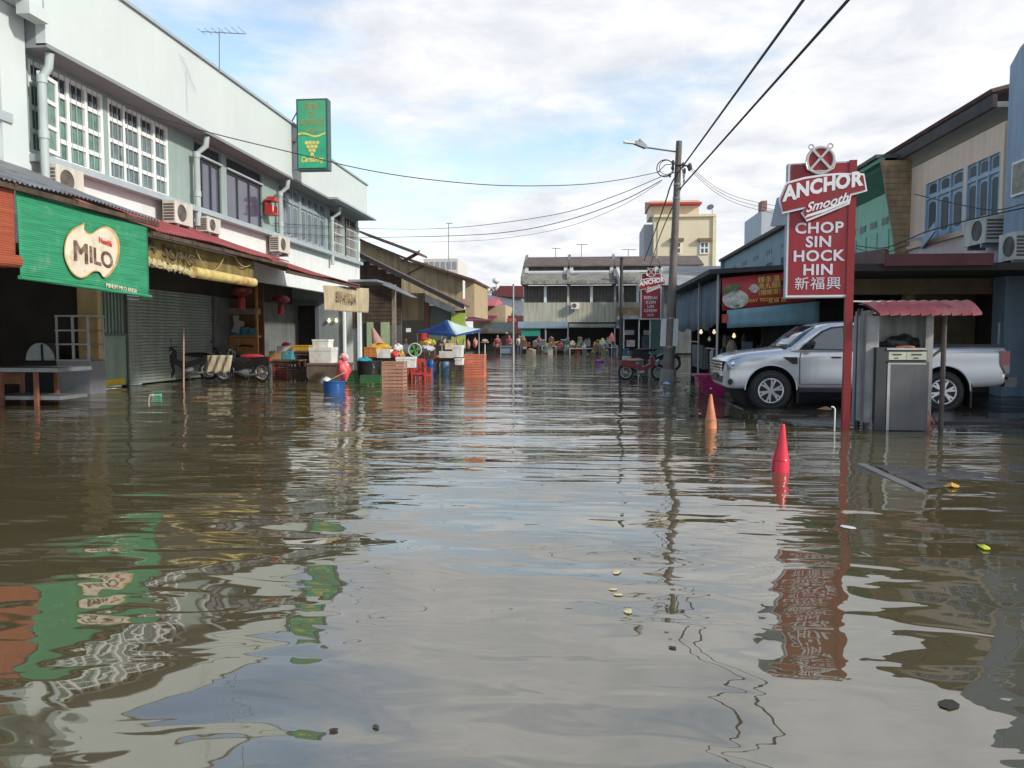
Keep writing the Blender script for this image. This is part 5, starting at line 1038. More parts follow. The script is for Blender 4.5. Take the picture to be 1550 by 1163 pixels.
# ------------------------------------------------------------------ people wading in the far market
def person(label, px, Y, zf, H, facing, top, bottom, hair=(.02,.015,.012), skin=(.30,.17,.11), pose=0):
    a = atY(px, 520, Y); t = thing('person', label, 'person', (a.x, Y, zf), facing)
    s = H/1.7
    V = [(0,0,.95),(0,0,1.15),(0,0,1.38),(0,.0,1.5),(0,.01,1.60),(-.09,0,.9),(.09,0,.9),(-.11,.02,.5),(.11,-.03,.5),(-.11,0,.06),(.11,.04,.06),(-.11,-.12,.03),(.11,-.10,.03),
         (-.19,0,1.38),(.19,0,1.38),(-.25,.02,1.10),(.25,.0,1.10),(-.22,-.15,.92) if pose else (-.26,-.02,.84),(.20,-.22,.98) if pose else (.26,-.06,.84)]
    E = [(0,1),(1,2),(2,3),(3,4),(0,5),(0,6),(5,7),(6,8),(7,9),(8,10),(9,11),(10,12),(2,13),(2,14),(13,15),(14,16),(15,17),(16,18)]
    rad = [.14,.13,.15,.055,.09,.10,.10,.06,.06,.04,.04,.035,.035,.07,.07,.042,.042,.03,.03]
    def skin_obj(V, E, rad, name, mat, par, root=0):
        me = bpy.data.meshes.new(name); me.from_pydata([(x*s,y*s,z*s) for x,y,z in V], E, []); o = bpy.data.objects.new(name, me); C.objects.link(o)
        md = o.modifiers.new('skin','SKIN'); 
        for i, r in enumerate(rad): me.skin_vertices[0].data[i].radius = (r*s, r*s*.8)
        me.skin_vertices[0].data[root].use_root = True
        o.modifiers.new('sub','SUBSURF').levels = 1
        dg = bpy.context.evaluated_depsgraph_get(); me2 = bpy.data.meshes.new_from_object(o.evaluated_get(dg)); bpy.data.objects.remove(o)
        me2.name = name; me2.materials.clear(); me2.materials.append(mat); me2.shade_smooth(); o = bpy.data.objects.new(name, me2); C.objects.link(o); o.parent = par; return o
    SK = colr('skin', skin, rough=.6, var=.05)
    b = skin_obj(V, E, rad, 'body', SK, t)
    m = M(); m.blob((0,.0,1.615*s), (.078*s,.095*s,.115*s), 1, .02, 12, 9); m.blob((0,-.095*s,1.60*s), (.014*s,.02*s,.025*s), 1, .0, 6, 4)
    for e_ in (-.08,.08): m.blob((e_*s,.01*s,1.61*s), (.012*s,.02*s,.03*s), 1, 0, 6, 4)
    m.build('head', SK, b, True, world=False)
    m = M(); m.blob((0,.02*s,1.655*s), (.088*s,.095*s,.095*s), 2, .04, 12, 8); m.build('hair', colr('hair', hair), t, True, world=False)
    skin_obj([V[0],V[1],V[2],(0,0,1.45),V[13],V[14],((-.19-.06/2),.01,1.2),(.22,.0,1.2)], [(0,1),(1,2),(2,3),(2,4),(2,5),(4,6),(5,7)], [.155,.15,.165,.07,.085,.085,.07,.07], 'shirt', colr('shirt_%d' % px, top), t)
    skin_obj([V[0],V[5],V[6],V[7],V[8],(-.11,0,.2),(.11,.03,.2)], [(0,1),(0,2),(1,3),(2,4),(3,5),(4,6)], [.155,.115,.115,.085,.085,.07,.07], 'trousers', colr('trousers_%d' % px, bottom), t)
    return t
person('person in a maroon shirt and trousers wading left of the far pole', 753, 56, -.35, 1.75, R(20), (.20,.02,.035), (.16,.02,.03))
person('person in a bright pink shirt standing behind the covered box stand', 771, 57.5, -.2, 1.6, R(-30), (.55,.05,.12), (.04,.04,.06), pose=1)
person('person in a white shirt right of the far pole in the market', 786, 60, -.2, 1.6, R(10), (.48,.48,.50), (.06,.07,.10), pose=1)
person('person in a pale shirt in the shade beside the grey timber post', 614, 33, -.4, 1.6, R(40), (.35,.40,.48), (.05,.05,.06), pose=1)
person('person in a dark red shirt behind the steel framed stall', 816, 63, -.2, 1.6, R(0), (.22,.04,.06), (.04,.04,.05), pose=1)
# ------------------------------------------------------------------ right side houses
XR = 9.3
FR_ = Fr((XR,0,0), (0,1,0), (-1,0,0))
def yr(px, py=350, X=XR): return atX(px, py, X).y
XRE = 9.12; ZRE = 1.3+.555*XRE
y_p0, y_p1 = yr(1519, 250), yr(1378, 330)     # pink house
ph = thing('pink_house', 'pink and peach upper house with blue windows under a dark eave', 'house', (XR, y_p0, 0))
PINK = mt('pink_plaster', (.68,.56,.56), .8, .06, 1, streak=.12, dirt=(.58,.44,.32)); PEACH = mt('peach_plaster', (.76,.56,.42), .8, .06, 1, streak=.12)
zs_, zt_ = 1.3+.275*XR, 1.3+.285*XR
w1a, w1b = yr(1457, 320), yr(1400, 320); w2a, w2b = yr(1513, 290), yr(1462, 290)
ZW1 = atX(1430, 262, XR).z; Zsill = atX(1460, 347, XR).z; ZW1 = atX(1457, 255, XR).z
m = M(); wall(FR_, m, y_p0, y_p1, Zsill-.05, 6.1, [(w1a,w1b,Zsill,ZW1),(w2a,w2b,Zsill,ZW1)], -.2, 0); m.build('upper_wall', PEACH, ph)
m = M(); FR_.box(m, y_p0, y_p1, 2.85, Zsill-.051, -.2, .02); m.build('lower_wall', PINK, ph)
m = M(); FR_.box(m, y_p0, y_p1, Zsill-.16, Zsill-.06, .021, .10); m.build('sill_band', PEACH, ph)
GLASSK = mt('black_window_glass', (.03,.035,.04), .45, .3, 3, spec=.25)
BLF = mt('blue_window_paint', (.32,.41,.50), .6, .1, 3, streak=.15)
arched(FR_, w1a, w1b, Zsill, ZW1, -.05, ph, BLF, GLASSK, 3, .74); arched(FR_, w2a, w2b, Zsill, ZW1, -.05, ph, BLF, GLASSK, 3, .74)
m = M(); q = Fr((XR-.03, w1b-.1, 0), (-.55,.835,0), (-.8,-.5,0)); q.box(m, 0, .5, Zsill+.02, Zsill+.1, 0, .05); m.bar((XR-.05, w1b, Zsill-.1), (XR-.5, w1a+.3, Zsill+.12), .04, .25); m.build('open_shutter', BLF, ph)
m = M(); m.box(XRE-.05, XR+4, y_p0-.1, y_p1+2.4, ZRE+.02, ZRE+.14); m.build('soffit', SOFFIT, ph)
m = M(); m.box(XRE-.15, XRE-.05, y_p0-.1, y_p1+2.2, ZRE+.02, ZRE+.30); m.build('eave_fascia', mt('dark_brown_fascia', (.055,.042,.04), .8, .3, 3), ph)
m = M(); m.hexa([(XRE-.15,y_p0-.1,ZRE+.35),(XR+4,y_p0-.1,ZRE+1.4),(XR+4,y_p1+2.4,ZRE+1.4),(XRE-.15,y_p1+2.4,ZRE+.35),(XRE-.2,y_p0-.1,ZRE+.42),(XR+4,y_p0-.1,ZRE+1.5),(XR+4,y_p1+2.4,ZRE+1.5),(XRE-.2,y_p1+2.4,ZRE+.42)]); m.build('roof', ROOFB, ph)
# tan plank wing wall projecting between pink and green house
yt0 = y_p1; m = M(); z = 2.9
while z < ZRE-.02:
    f = (z-2.9)/(ZRE-2.9); xo = XR-.2-.65*f*1.0; m2 = M(); m2.hexa([(xo,yt0+.02,z),(XR+.02,yt0+.02,z),(XR+.02,yt0+.1,z),(xo,yt0+.1,z),(xo-.03,yt0+.03,z+.16),(XR+.02,yt0+.03,z+.16),(XR+.02,yt0+.1,z+.16),(xo-.03,yt0+.1,z+.16)]); m2.build('board', mt('tan_boards', (.33,.23,.13), .8, .3, 4, streak=.3), ph); z += .165
# green house
y_g0, y_g1 = yt0+.15, yr(1290, 330)
gh_ = thing('green_house', 'mint green upper house with sloping green gutter right of the big red sign', 'house', (XR, y_g0, 0))
GRN = mt('mint_paint', (.27,.52,.36), .7, .08, 1.5, streak=.2); GRD = mt('green_trim', (.06,.20,.14), .6)
m = M(); FR_.box(m, y_g0, y_g1+6, 2.7, 5.9, -.2, .0); m.build('wall', GRN, gh_)
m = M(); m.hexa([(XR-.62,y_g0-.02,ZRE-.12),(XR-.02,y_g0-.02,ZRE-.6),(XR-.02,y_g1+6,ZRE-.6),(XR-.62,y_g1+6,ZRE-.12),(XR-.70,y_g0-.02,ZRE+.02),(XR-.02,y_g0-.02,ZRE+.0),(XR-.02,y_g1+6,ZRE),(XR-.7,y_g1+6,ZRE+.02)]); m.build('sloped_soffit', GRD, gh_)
m = M(); m.bar((XR-.75,y_g0,ZRE+.0),(XR-.18,y_g0,2.95), .07, .07); m.box(XR-.85,XR-.70,y_g0-.02,y_g1+6,ZRE-.02,ZRE+.1); m.box(XR-.30,XR-.003,y_g0,y_g1+6,2.75,2.9); m.build('green_frame', mt('green_rail', (.10,.30,.19), .6), gh_)
m = M(); m.box(XR-.95,XR+4,y_g0,y_g1+6,ZRE+.1,ZRE+.2); m.build('roof', DARKG, gh_)
for k in range(5): u = y_g0+.4+k*.95; m = M(); FR_.box(m, u, u+.7, 3.15, 4.6, .002, .03); m.build('shutter', mt('mint_shutter', (.24,.47,.33), .6, .08, 4), gh_); m = M(); FR_.box(m, u+.1, u+.6, 4.8, 5.0, .002, .02); m.build('vent', BLACK, gh_)
# grey blue house further along
y_b0, y_b1 = yr(1190, 370)-1.5, yr(1100, 400)
gb = thing('grey_blue_house', 'grey blue painted house with white vent holes behind the food stall banner', 'house', (XR, y_b0, 0))
GB = mt('grey_blue_paint', (.20,.27,.31), .8, .1, 1, streak=.3)
hl = [(y_b0+1+k*3.0, y_b0+2.5+k*3.0, 4.1, 5.15) for k in range(5)]
m = M(); wall(FR_, m, y_b0, y_b1+1, 2.2, ZRE, hl, -.2, 0); m.build('wall', GB, gb)
for h_ in hl: window(FR_, h_[0], h_[1], h_[2], h_[3], 3, [], GB, GLASSD, gb, t=.1, n=-.05, depth=.1)
for h_ in hl:
    for k in range(3): m = M(); m.cyl(FR_.p(h_[0]+.3+k*.5, 5.6, .0), FR_.p(h_[0]+.3+k*.5, 5.6, .02), .13, n=8); m.build('vent_hole', BLACK, gb)
m = M(); m.box(XRE-.1, XR+4, y_b0-6, y_b1+1.4, ZRE+.0, ZRE+.16); m.build('roof_edge', mt('dark_brown_fascia', (.055,.042,.04)), gb)
m = M(); m.box(XR-.0, XR+4, y_b1+.9, y_b1+1.1, 0, ZRE); m.box(XR-.18, XR, y_b1+1, y_b1+1.3, 0, ZRE); m.build('end_wall', GB, gb)
m = M(); m.box(XR-.1, XR+1.5, 26, 27.5, 3.5, 7.0); m.box(XR-.2,XR+1.6,25.9,27.6,7.0,7.15)
t = thing('pale_block', 'pale grey concrete block with small rust chimney behind the big red sign', 'building', (11, 50, 0)); a = xz(1153,318,58); b = xz(1190,420,58); m = M(); m.box(a[0], b[0]+3, 58, 64, 0, a[1]); m.build('wall', mt('pale_grey_block',(.42,.44,.47),.8,.08,.6), t); m = M(); a = xz(1153,304,57.9); b = xz(1161,318,57.9); m.box(a[0], b[0], 57.9, 59, b[1], a[1]); m.build('chimney', mt('rust_brown',(.25,.13,.12),.8), t)
# blue pillar building at the right edge
bp = thing('blue_building', 'blue grey building with tall pillar and framed picture at the right edge', 'building', (XR, 14, 0))
BLU_ = mt('blue_grey_plaster', (.31,.39,.47), .8, .1, 1.2, streak=.25, dirt=(.26,.33,.39))
yq0, yq1 = yr(1549, 300, 8.9), yr(1521, 300, 8.9)
m = M(); m.box(8.9, 14, yq1-.7, yq1, 3.2, 7.0); m.build('upper_pillar', BLU_, bp)
m = M(); m.box(9.5, 14, 9, yq1-.7, 2.9, 8.2); m.build('recessed_wall', BLU_, bp)
m = M(); m.prism([(yq1-.7,7.0),(yq1,7.0),(yq1-.35,7.25),(yq1-.7,7.35)], lambda a, b, d: (d,a,b), 8.9, 14); m.build('pillar_cap', BLU_, bp)
m = M(); c_ = yq1-.7
arc = [(c_-1.4+1.4*math.cos(t_)*.98, 5.0+1.2*math.sin(t_)) for t_ in np.linspace(0, math.pi/2, 10)]
m.prism(arc+[(c_-1.4,7.0),(c_,7.0)], lambda a, b, d: (d,a,b), 8.92, 9.49); m.build('arch', BLU_, bp)
m = M(); m.box(8.95, 14, 8, yq1-.7, 2.9, 3.3); m.build('slab', BLU_, bp)
lp = atZ(1532, 600); m = M(); m.box(lp.x-.28, lp.x+.25, lp.y-.2, lp.y+.3, -.5, 3.2); m.box(lp.x-.34, lp.x-.285, lp.y-.22, lp.y+.28, .0, 3.0); m.build('lower_column', mt('blue_column', (.20,.27,.34), .6, .1, 2, streak=.2), bp)
t = thing('framed_picture', 'framed brown picture hanging on the blue grey building', 'picture', (8.85, 14, 4)); A_ = yr(1549+14, 270, 8.85); B_ = yr(1531, 270, 8.85); z1, z0 = atX(1540,244,8.85).z, atX(1540,296,8.85).z
f8 = Fr((8.85,0,0),(0,1,0),(-1,0,0)); m = M(); f8.box(m, A_, B_, z0, z1, -.04, 0); m.build('frame', WHITEP, t); m = M(); f8.box(m, A_+.05, B_-.05, z0+.05, z1-.05, .001, .01); m.build('canvas', mt('brown_print', (.20,.17,.12), .5, .7, 5), t)
condenser('white air conditioner on bracket below the right blue window', 1488, 371, w=.95, h=.6, X=XR-.35, d=.4, side='R')
condenser('dirty small air conditioner on the blue pillar', 1537, 395, w=.6, h=.55, X=8.65, d=.35, side='R')
# deep shade forecourt canopy: ceiling, red fascia, back wall
cn = thing('forecourt_canopy', 'dark forecourt canopy with maroon fascia sheltering the truck', 'canopy', (6, 16, 0))
c0, c1x = atY(1339, 400, 15.6), atY(1503, 395, 15.6)
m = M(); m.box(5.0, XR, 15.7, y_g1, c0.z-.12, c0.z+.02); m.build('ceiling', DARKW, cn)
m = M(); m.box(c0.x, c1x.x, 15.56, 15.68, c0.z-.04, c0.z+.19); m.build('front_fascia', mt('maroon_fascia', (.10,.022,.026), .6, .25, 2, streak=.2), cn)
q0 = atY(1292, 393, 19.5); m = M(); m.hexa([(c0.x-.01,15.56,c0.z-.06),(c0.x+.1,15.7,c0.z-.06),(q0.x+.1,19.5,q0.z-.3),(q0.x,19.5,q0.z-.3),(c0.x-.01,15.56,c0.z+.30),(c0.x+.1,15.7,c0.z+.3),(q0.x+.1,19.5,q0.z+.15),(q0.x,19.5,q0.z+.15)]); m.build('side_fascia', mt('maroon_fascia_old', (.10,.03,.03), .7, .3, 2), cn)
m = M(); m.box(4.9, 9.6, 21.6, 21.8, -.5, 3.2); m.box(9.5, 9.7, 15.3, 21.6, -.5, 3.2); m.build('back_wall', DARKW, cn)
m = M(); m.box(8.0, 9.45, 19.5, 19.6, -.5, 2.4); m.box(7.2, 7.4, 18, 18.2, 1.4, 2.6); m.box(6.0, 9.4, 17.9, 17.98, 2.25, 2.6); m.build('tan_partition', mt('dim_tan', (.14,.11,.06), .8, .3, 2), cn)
m = M(); a = atY(1512, 488, 17.5); b = atY(1527, 521, 17.5); m.box(a.x, b.x, 17.5, 17.54, b.z, a.z); m.build('white_notice', mt('notice_white', (.45,.52,.55), .6, .3, 12), cn)

# ------------------------------------------------------------------ food stall with curtains and banner
st = thing('food_stall', 'open food stall with grey blue curtains on the right side of the street', 'stall', (3.5, 20, 0))
XS = 3.52
ys0 = atX(1090, 500, XS).y; ys1 = atX(1024, 500, XS).y
CUR = mt('grey_blue_curtain', (.13,.19,.23), .75, .15, 2, streak=.4)
m = M(); n_ = 90; vs = []
for i in range(n_+1):
    y = ys0+(ys1-ys0)*i/n_; d = .035*math.cos(i*math.pi/1.0)*.5+.02*math.sin(y*3); zb = atX(1060,495,XS).z if False else 1.3+ (1.55-1.3)
    zlow = 1.52+.05*math.sin(y*2.2)+(.0 if y > ys0+1.6 else .07)
    for v in (0,.33,.66,1): vs.append((XS+d-.03*v, y, 2.83*(1-v)+zlow*v))
m.add(vs, [(i*4+k, i*4+4+k, i*4+5+k, i*4+1+k) for i in range(n_) for k in range(3)]); o = m.build('curtain', CUR, st, True, ang=80); o.modifiers.new('s','SOLIDIFY').thickness = .01
zr0 = atX(1092, 409, XS).z
m = M(); m.hexa([(XS-.35,ys0-.3,zr0-.12),(8.3,ys0-.3,zr0+.15),(8.3,ys1+.5,zr0+.15),(XS-.35,ys1+.5,zr0-.12),(XS-.35,ys0-.3,zr0+.0),(8.3,ys0-.3,zr0+.27),(8.3,ys1+.5,zr0+.27),(XS-.35,ys1+.5,zr0+.0)]); m.build('roof', mt('black_tin_roof', (.03,.03,.033), .7, .3, 2), st)
for px, yy in ((1088, ys0-.05), (1050, ys0+3.2), (1028, ys1-.3)):
    x = XS-.08; m = M(); m.cyl((x,yy,-.5),(x,yy,zr0-.1), .03, n=8); m.build('post', GALP, st)
m = M(); m.box(XS-.02, XS+.02, ys0+2.8, ys0+5.0, .35, 1.05); m.build('counter_panel', mt('dark_grey_counter', (.07,.08,.085), .6, .2), st)
m = M()
for a_, b_ in ((ys0+.7,.95),(ys0+.5,.95)): m.cyl((XS-.1,a_,-.3),(XS-.1,a_,b_),.02,n=6)
m.bar((XS-.1,ys0+.2,.98),(XS-.1,ys0+1.6,.98),.03,.03); m.bar((XS-.1,ys0+.3,-.2),(XS-.1,ys0+.9,.9),.03,.03); m.bar((XS-.1,ys0+3.0,1.15),(XS-.1,ys0+5.5,1.15),.03,.03); m.build('rail', GALP, st)
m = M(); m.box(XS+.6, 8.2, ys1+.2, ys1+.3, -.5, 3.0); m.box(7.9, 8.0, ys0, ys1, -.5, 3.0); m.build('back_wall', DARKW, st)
rr = random.Random(11)
for k in range(26):                            # goods and gear in the shade of the stall
    x = rr.uniform(XS+.5, 6.6); y = rr.uniform(ys0+.4, ys1-.6); z = rr.choice((.55,.75,1.0,1.2)); c = rr.choice(((.10,.11,.12),(.16,.13,.10),(.2,.05,.04),(.22,.2,.15),(.05,.09,.13),(.25,.26,.26))); w_ = rr.uniform(.08,.28)
    m = M()
    if k % 3: m.box(x, x+w_, y, y+w_, z-.6, z+rr.uniform(.05,.35))
    else: m.lathe([(w_*.5,z-.5),(w_*.55,z),(w_*.3,z+.18),(w_*.1,z+.22)], (x,y,0), 10)
    m.build('stall_gear', colr('gear%d' % (k % 6), c), st)
for k, (px, py) in enumerate(((1061,503),(1081,503),(1111,509),(1074,514))):
    q = atY(px, py, ys0+2.2 if k != 2 else ys0+.9); m = M(); m.lathe([(0,-.06),(.045,-.03),(.05,0),(.03,.05),(.025,.08),(0,.08)], q, 8); m.build('hanging_bulb', mt('bulb_warm', (.9,.8,.6), .4, emit=(1,.8,.5), es=.6) if k != 3 else WHITEP, st, True); m = M(); m.cyl(q+Vector((0,0,.08)), (q.x,q.y,2.7), .006, n=4); m.build('bulb_cord', BLACK, st)
# main banner facing the street end
BY = ys0-.12
def corner(px, py): return atY(px, py, BY)
bn = thing('menu_banner', 'red noodle menu banner with bowl picture and yellow characters beside the sign', 'banner', corner(1093,470))
P_ = [corner(1093,421), corner(1236,408), corner(1236,456), corner(1093,471)]
m = M(); nb_ = 16
for j in range(3):
    for i in range(nb_+1): u = i/nb_; v = j/2; p = (P_[0]*(1-u)+P_[1]*u)*(1-v)+(P_[3]*(1-u)+P_[2]*u)*v; m.v.append(p+Vector((0,.012*math.sin(u*14)*(v+.3), .02*math.sin(u*9)*v)))
m.f = [(j*(nb_+1)+i, (j+1)*(nb_+1)+i, (j+1)*(nb_+1)+i+1, j*(nb_+1)+i+1) for j in range(2) for i in range(nb_)]
o = m.build('sheet', mt('banner_red', (.42,.05,.05), .6, .12, 3), bn, True); o.modifiers.new('s','SOLIDIFY').thickness = .008
YLW = mt('banner_yellow', (.70,.55,.12), .6, .1, 6)
dirb = (P_[1]-P_[0]).normalized()
for body, cx_, cy_, sz in (('粿条湯',1163,424,.185),('魚丸麺飯',1167,433,.16),('（猪雑湯）',1164,443,.15),('KWAY TEOW',1148,455,.12),('豆腐 麺',1176,455,.14)):
    text(body, sz, YLW, bn, plane_mat(corner(cx_,cy_)+Vector((0,-.04,0)), dirb), world=True, bold=0)
m = M(); c_ = corner(1113,452)+Vector((0,-.03,0))
m.prism([(.30*math.cos(a)*1.1, .24*math.sin(a)-.02) for a in np.linspace(0,2*math.pi,22)[:-1]], lambda a, b, d: (c_.x+a, c_.y+d, c_.z+b), 0, .006); m.build('bowl_print', mt('bowl_white_print', (.50,.50,.47), .6, .5, 9, dirt=(.10,.14,.08)), bn)
m = M(); c2 = corner(1110,440)+Vector((0,-.045,0)); m.prism([(-.24,-.12),(-.27,.02),(-.15,.14),(.05,.17),(.2,.08),(.05,.02),(-.1,-.06)], lambda a, b, d: (c2.x+a, c2.y+d, c2.z+b), 0, .006); m.build('greens_print', mt('greens_print', (.10,.16,.06), .6, .6, 9), bn)
m = M(); c3 = corner(1141,437)+Vector((0,-.035,0)); m.prism([(.12*math.cos(a)+.02*math.cos(5*a), .11*math.sin(a)) for a in np.linspace(0,2*math.pi,20)[:-1]], lambda a, b, d: (c3.x+a, c3.y+d, c3.z+b), 0, .006); m.build('badge_print', mt('badge_print', (.5,.42,.42), .6, .5, 12), bn)
lb_ = thing('blue_banner', 'pale blue cloth banner hanging under the red noodle banner', 'banner', corner(1100,497))
P_ = [corner(1100,470), corner(1240,456), corner(1240,490), corner(1100,497)]; m = M()
for j in range(4):
    for i in range(nb_+1): u = i/nb_; v = j/3; p = (P_[0]*(1-u)+P_[1]*u)*(1-v)+(P_[3]*(1-u)+P_[2]*u)*v; m.v.append(p+Vector((0,-.03-.015*math.sin(u*11+v), 0)))
m.f = [(j*(nb_+1)+i, (j+1)*(nb_+1)+i, (j+1)*(nb_+1)+i+1, j*(nb_+1)+i+1) for j in range(3) for i in range(nb_)]
o = m.build('sheet', mt('pale_blue_cloth', (.19,.35,.42), .8, .08, 2, streak=.15), lb_, True); o.modifiers.new('s','SOLIDIFY').thickness = .006
m = M(); a = corner(1093,476)+Vector((0,-.05,0)); b = corner(1101,489); m.box(a.x,b.x,a.y,a.y+.1,b.z,a.z); m.build('red_corner_box', REDP, lb_)
text('IIIII  III', .2, mt('ghost_print', (.30,.43,.48), .8), lb_, plane_mat(corner(1165,476)+Vector((0,-.06,0)), dirb), world=True)

# ------------------------------------------------------------------ big red sign on its post
SYg = 11.05
SRED = mt('sign_red', (.27,.014,.022), .42, .10, 2, dirt=(.20,.03,.03), streak=.3); SWH = mt('sign_white', (.72,.72,.74), .5, .06, 6); SLET = mt('sign_letter_silver', (.56,.56,.62), .5, .08, 6); GREYE = mt('sign_side_grey', (.33,.37,.42), .5, .15, 3)
def beer_sign(label, pxc, Y, w, h, zc, rz, lines, big=True, post=True, postx=0., suffix=''):
    a = atY(pxc, 400, Y); t = thing('pole_sign', label, 'sign', (a.x, Y, zc), rz)
    m = M(); m.box(-w/2, w/2, 0, .14, 0, h); m.build('cabinet', GREYE, t, world=False)
    m = M(); m.box(-w/2+.015, w/2-.015, -.006, -.001, .015, h-.015); m.build('white_border', SWH, t, world=False)
    m = M(); m.box(-w/2+.04, w/2-.04, -.011, -.007, .04, h-.02); m.build('face', SRED, t, world=False)
    # swept name plate: raised, white edged
    s = w/1.0
    def plate(g, dz, mat, nm, y0):
        pts = [(-.60,-.09),(-.50,.16),(-.25,.22),(0,.25),(.25,.26),(.60,.24),(.64,.02),(.42,-.03),(.40,-.16),(.05,-.30),(-.20,-.40),(-.26,-.30),(-.22,-.20),(-.56,-.27)]
        cx, cy = 0, 0; m = M(); P = []
        n_ = len(pts)
        for i, (x, y) in enumerate(pts):
            xa, ya = pts[i-1]; xb, yb = pts[(i+1) % n_]; tx, ty = xb-xa, yb-ya; L_ = math.hypot(tx, ty); P.append(((x-ty/L_*-g*-1)*s if False else (x + ty/L_*g)*s, (y - tx/L_*g)*s))
        m.prism(P, lambda a, b, d: (a, d, h*.77+b), y0, y0-dz); return m.build(nm, mat, t, world=False)
    def rot(p, a=.14): return p
    plate(-.035, .02, SWH, 'plate_edge', -.05); plate(.0, .012, SRED, 'name_plate', -.0715)
    m = M(); m.box(-w*.4, w*.4, -.05, -.012, h*.72, h*.80); m.build('plate_spacer', GREYE, t, world=False)
    for k, ch in enumerate('ANCHOR'):
        u = (-.47+.195*k)*s; text(ch, .30*s if k else .32*s, SWH, t, plane_mat((u, -.085, h*.77+(.065+ .11*(k/5)-.06*(1-k/5)**2+.0)*s), (1,0,.16)), bold=.014*s, sx=.86)
    text('Smooth', .2*s, SWH, t, plane_mat((.08*s, -.087, h*.77-(.165)*s), (1,0,.24)), bold=.004*s, shear=.35, sx=1.0)
    m = M(); m.prism([(-.24,-.385),(.05,-.30),(.41,-.155),(.41,-.115),(.05,-.255),(-.2,-.335)], lambda a, b, d: (a*s, d, h*.77+b*s), -.084, -.09); m.build('underline', SWH, t, world=False)
    # crossed anchors badge
    cz = h+.02*s; m = M(); m.lathe([(.0,0),(.20*s,0),(.20*s,.03),(0,.03)], (-.02*s, -.02, cz), 24, Matrix.Rotation(R(90), 3, 'X')); m.build('badge', SRED, t, world=False)
    m = M(); m.torus((-.02*s,-.055,cz), .20*s, .022*s, 'Y', 26, 6)
    for sg in (-1, 1):
        m.bar((-.02*s-sg*.15*s,-.06,cz-.14*s), (-.02*s+sg*.13*s,-.06,cz+.18*s), .03, .035*s); m.torus((-.02*s+sg*.14*s,-.06,cz+.21*s), .035*s, .012*s, 'Y', 12, 5)
        m.tube([(-.02*s-sg*.22*s,-.062,cz-.02*s),(-.02*s-sg*.19*s,-.062,cz-.13*s),(-.02*s-sg*.10*s,-.062,cz-.18*s),(-.02*s+sg*.0*s,-.062,cz-.17*s)], .016*s, 6)
    m.build('crossed_anchors', mt('sign_silver', (.5,.5,.48), .4, .1, 5, metal=.2), t, True, world=False)
    for body, v, sz in lines: text(body, sz*s, SLET, t, plane_mat((-.01*s, -.013, h*v), (1,0,0)), bold=(0 if ord(body[0]) > 999 else .006*s), gap=1.08, sx=1.06)
    return t
w_ = atY(1292,400,SYg).x-atY(1193,400,SYg).x; z0 = atY(1240,451,SYg).z; h_ = atY(1240,246,SYg).z-z0
big = beer_sign('large red white bordered beer sign with four lines of lettering on a red post', 1239, SYg, w_, h_, z0, R(-7), (('CHOP',.515,.235),('SIN',.412,.235),('HOCK',.308,.235),('HIN',.205,.235),('新福興',.10,.215)))
m = M(); m.box(w_/2-.075, w_/2+.022, -.02, .10, -3.0+.2, h_+.01); m.build('post', mt('post_red', (.22,.010,.014), .45, .15, 3, dirt=(.2,.02,.02)), big, world=False)
m = M(); m.bar((w_/2+.02,.05,-.05),(w_/2+.9,.3,-.06),.02,.02); m.build('stay', GALP, big, world=False)
m = M(); m.hexa([(-w_/2-.2,.12,h_*.55),(-w_/2,.0,h_*.55),(-w_/2,.13,h_*.55),(-w_/2-.16,.16,h_*.55),(-w_/2-.12,.12,h_*.76),(-w_/2,.0,h_*.78),(-w_/2,.13,h_*.78),(-w_/2-.1,.16,h_*.76)]); m.build('side_wing', GREYE, big, world=False)
Y2 = 27.5; w2 = atY(1002,440,Y2).x-atY(970,440,Y2).x; z0 = atY(985,484,Y2).z; h2_ = atY(985,414,Y2).z-z0
sm = beer_sign('smaller red beer sign on a thin pole left of the utility pole', 986, Y2, w2, h2_, z0, R(0), (('KEDAI',.47,.2),('KOPI',.37,.19),('LIM',.28,.19),('CHEW',.19,.19),('咖啡',.09,.15)))
m = M(); m.cyl((.0,.07,-z0-.5),(.0,.07,.0), .035, n=8); m.build('post', GALP, sm, world=False)

# ------------------------------------------------------------------ fuel pump with screen wall and tiled hood
PYk = 11.05
pk = thing('pump_shelter', 'whitewashed concrete shelter with red tile hood around the old fuel pump', 'shelter', (atY(1360,640,PYk).x, PYk, -.4))
def bx(px0, py0, px1, py1, Y, d, mat, nm, par): a = atY(px0, py0, Y); b = atY(px1, py1, Y); m = M(); m.box(a.x, b.x, Y, Y+d, b.z, a.z); return m.build(nm, mat, par)
WASH = mt('stained_whitewash', (.36,.365,.36), .85, .2, 2.2, streak=.5, dirt=(.15,.145,.14), bump=.4, bscale=20)
bx(1312,477,1327,640,PYk-.05,.5,WASH,'side_wall',pk); bx(1328,477,1404,528,PYk+.3,.12,WASH,'upper_wall',pk); bx(1314,470,1406,478,PYk-.02,.5,WASH,'top_slab',pk)
a, b = atY(1312,620,PYk), atY(1326,660,PYk); m = M(); m.blob((a.x+.12,PYk+.1,.1), (.10,.2,.32), 4, .3, 12, 9); m.build('plaster_bulge', WASH, pk, True)
bx(1403,470,1408,655,PYk+.0,.3,mt('grey_white_edge',(.36,.36,.35),.8,.2,3,streak=.4),'right_jamb',pk)
m = M(); c_ = atY(1362,518,PYk+.2)
pts = [(-.40,-.14),(-.30,-.02),(-.1,.06),(.18,.14),(.32,.12),(.36,-.02),(.36,-.14)]
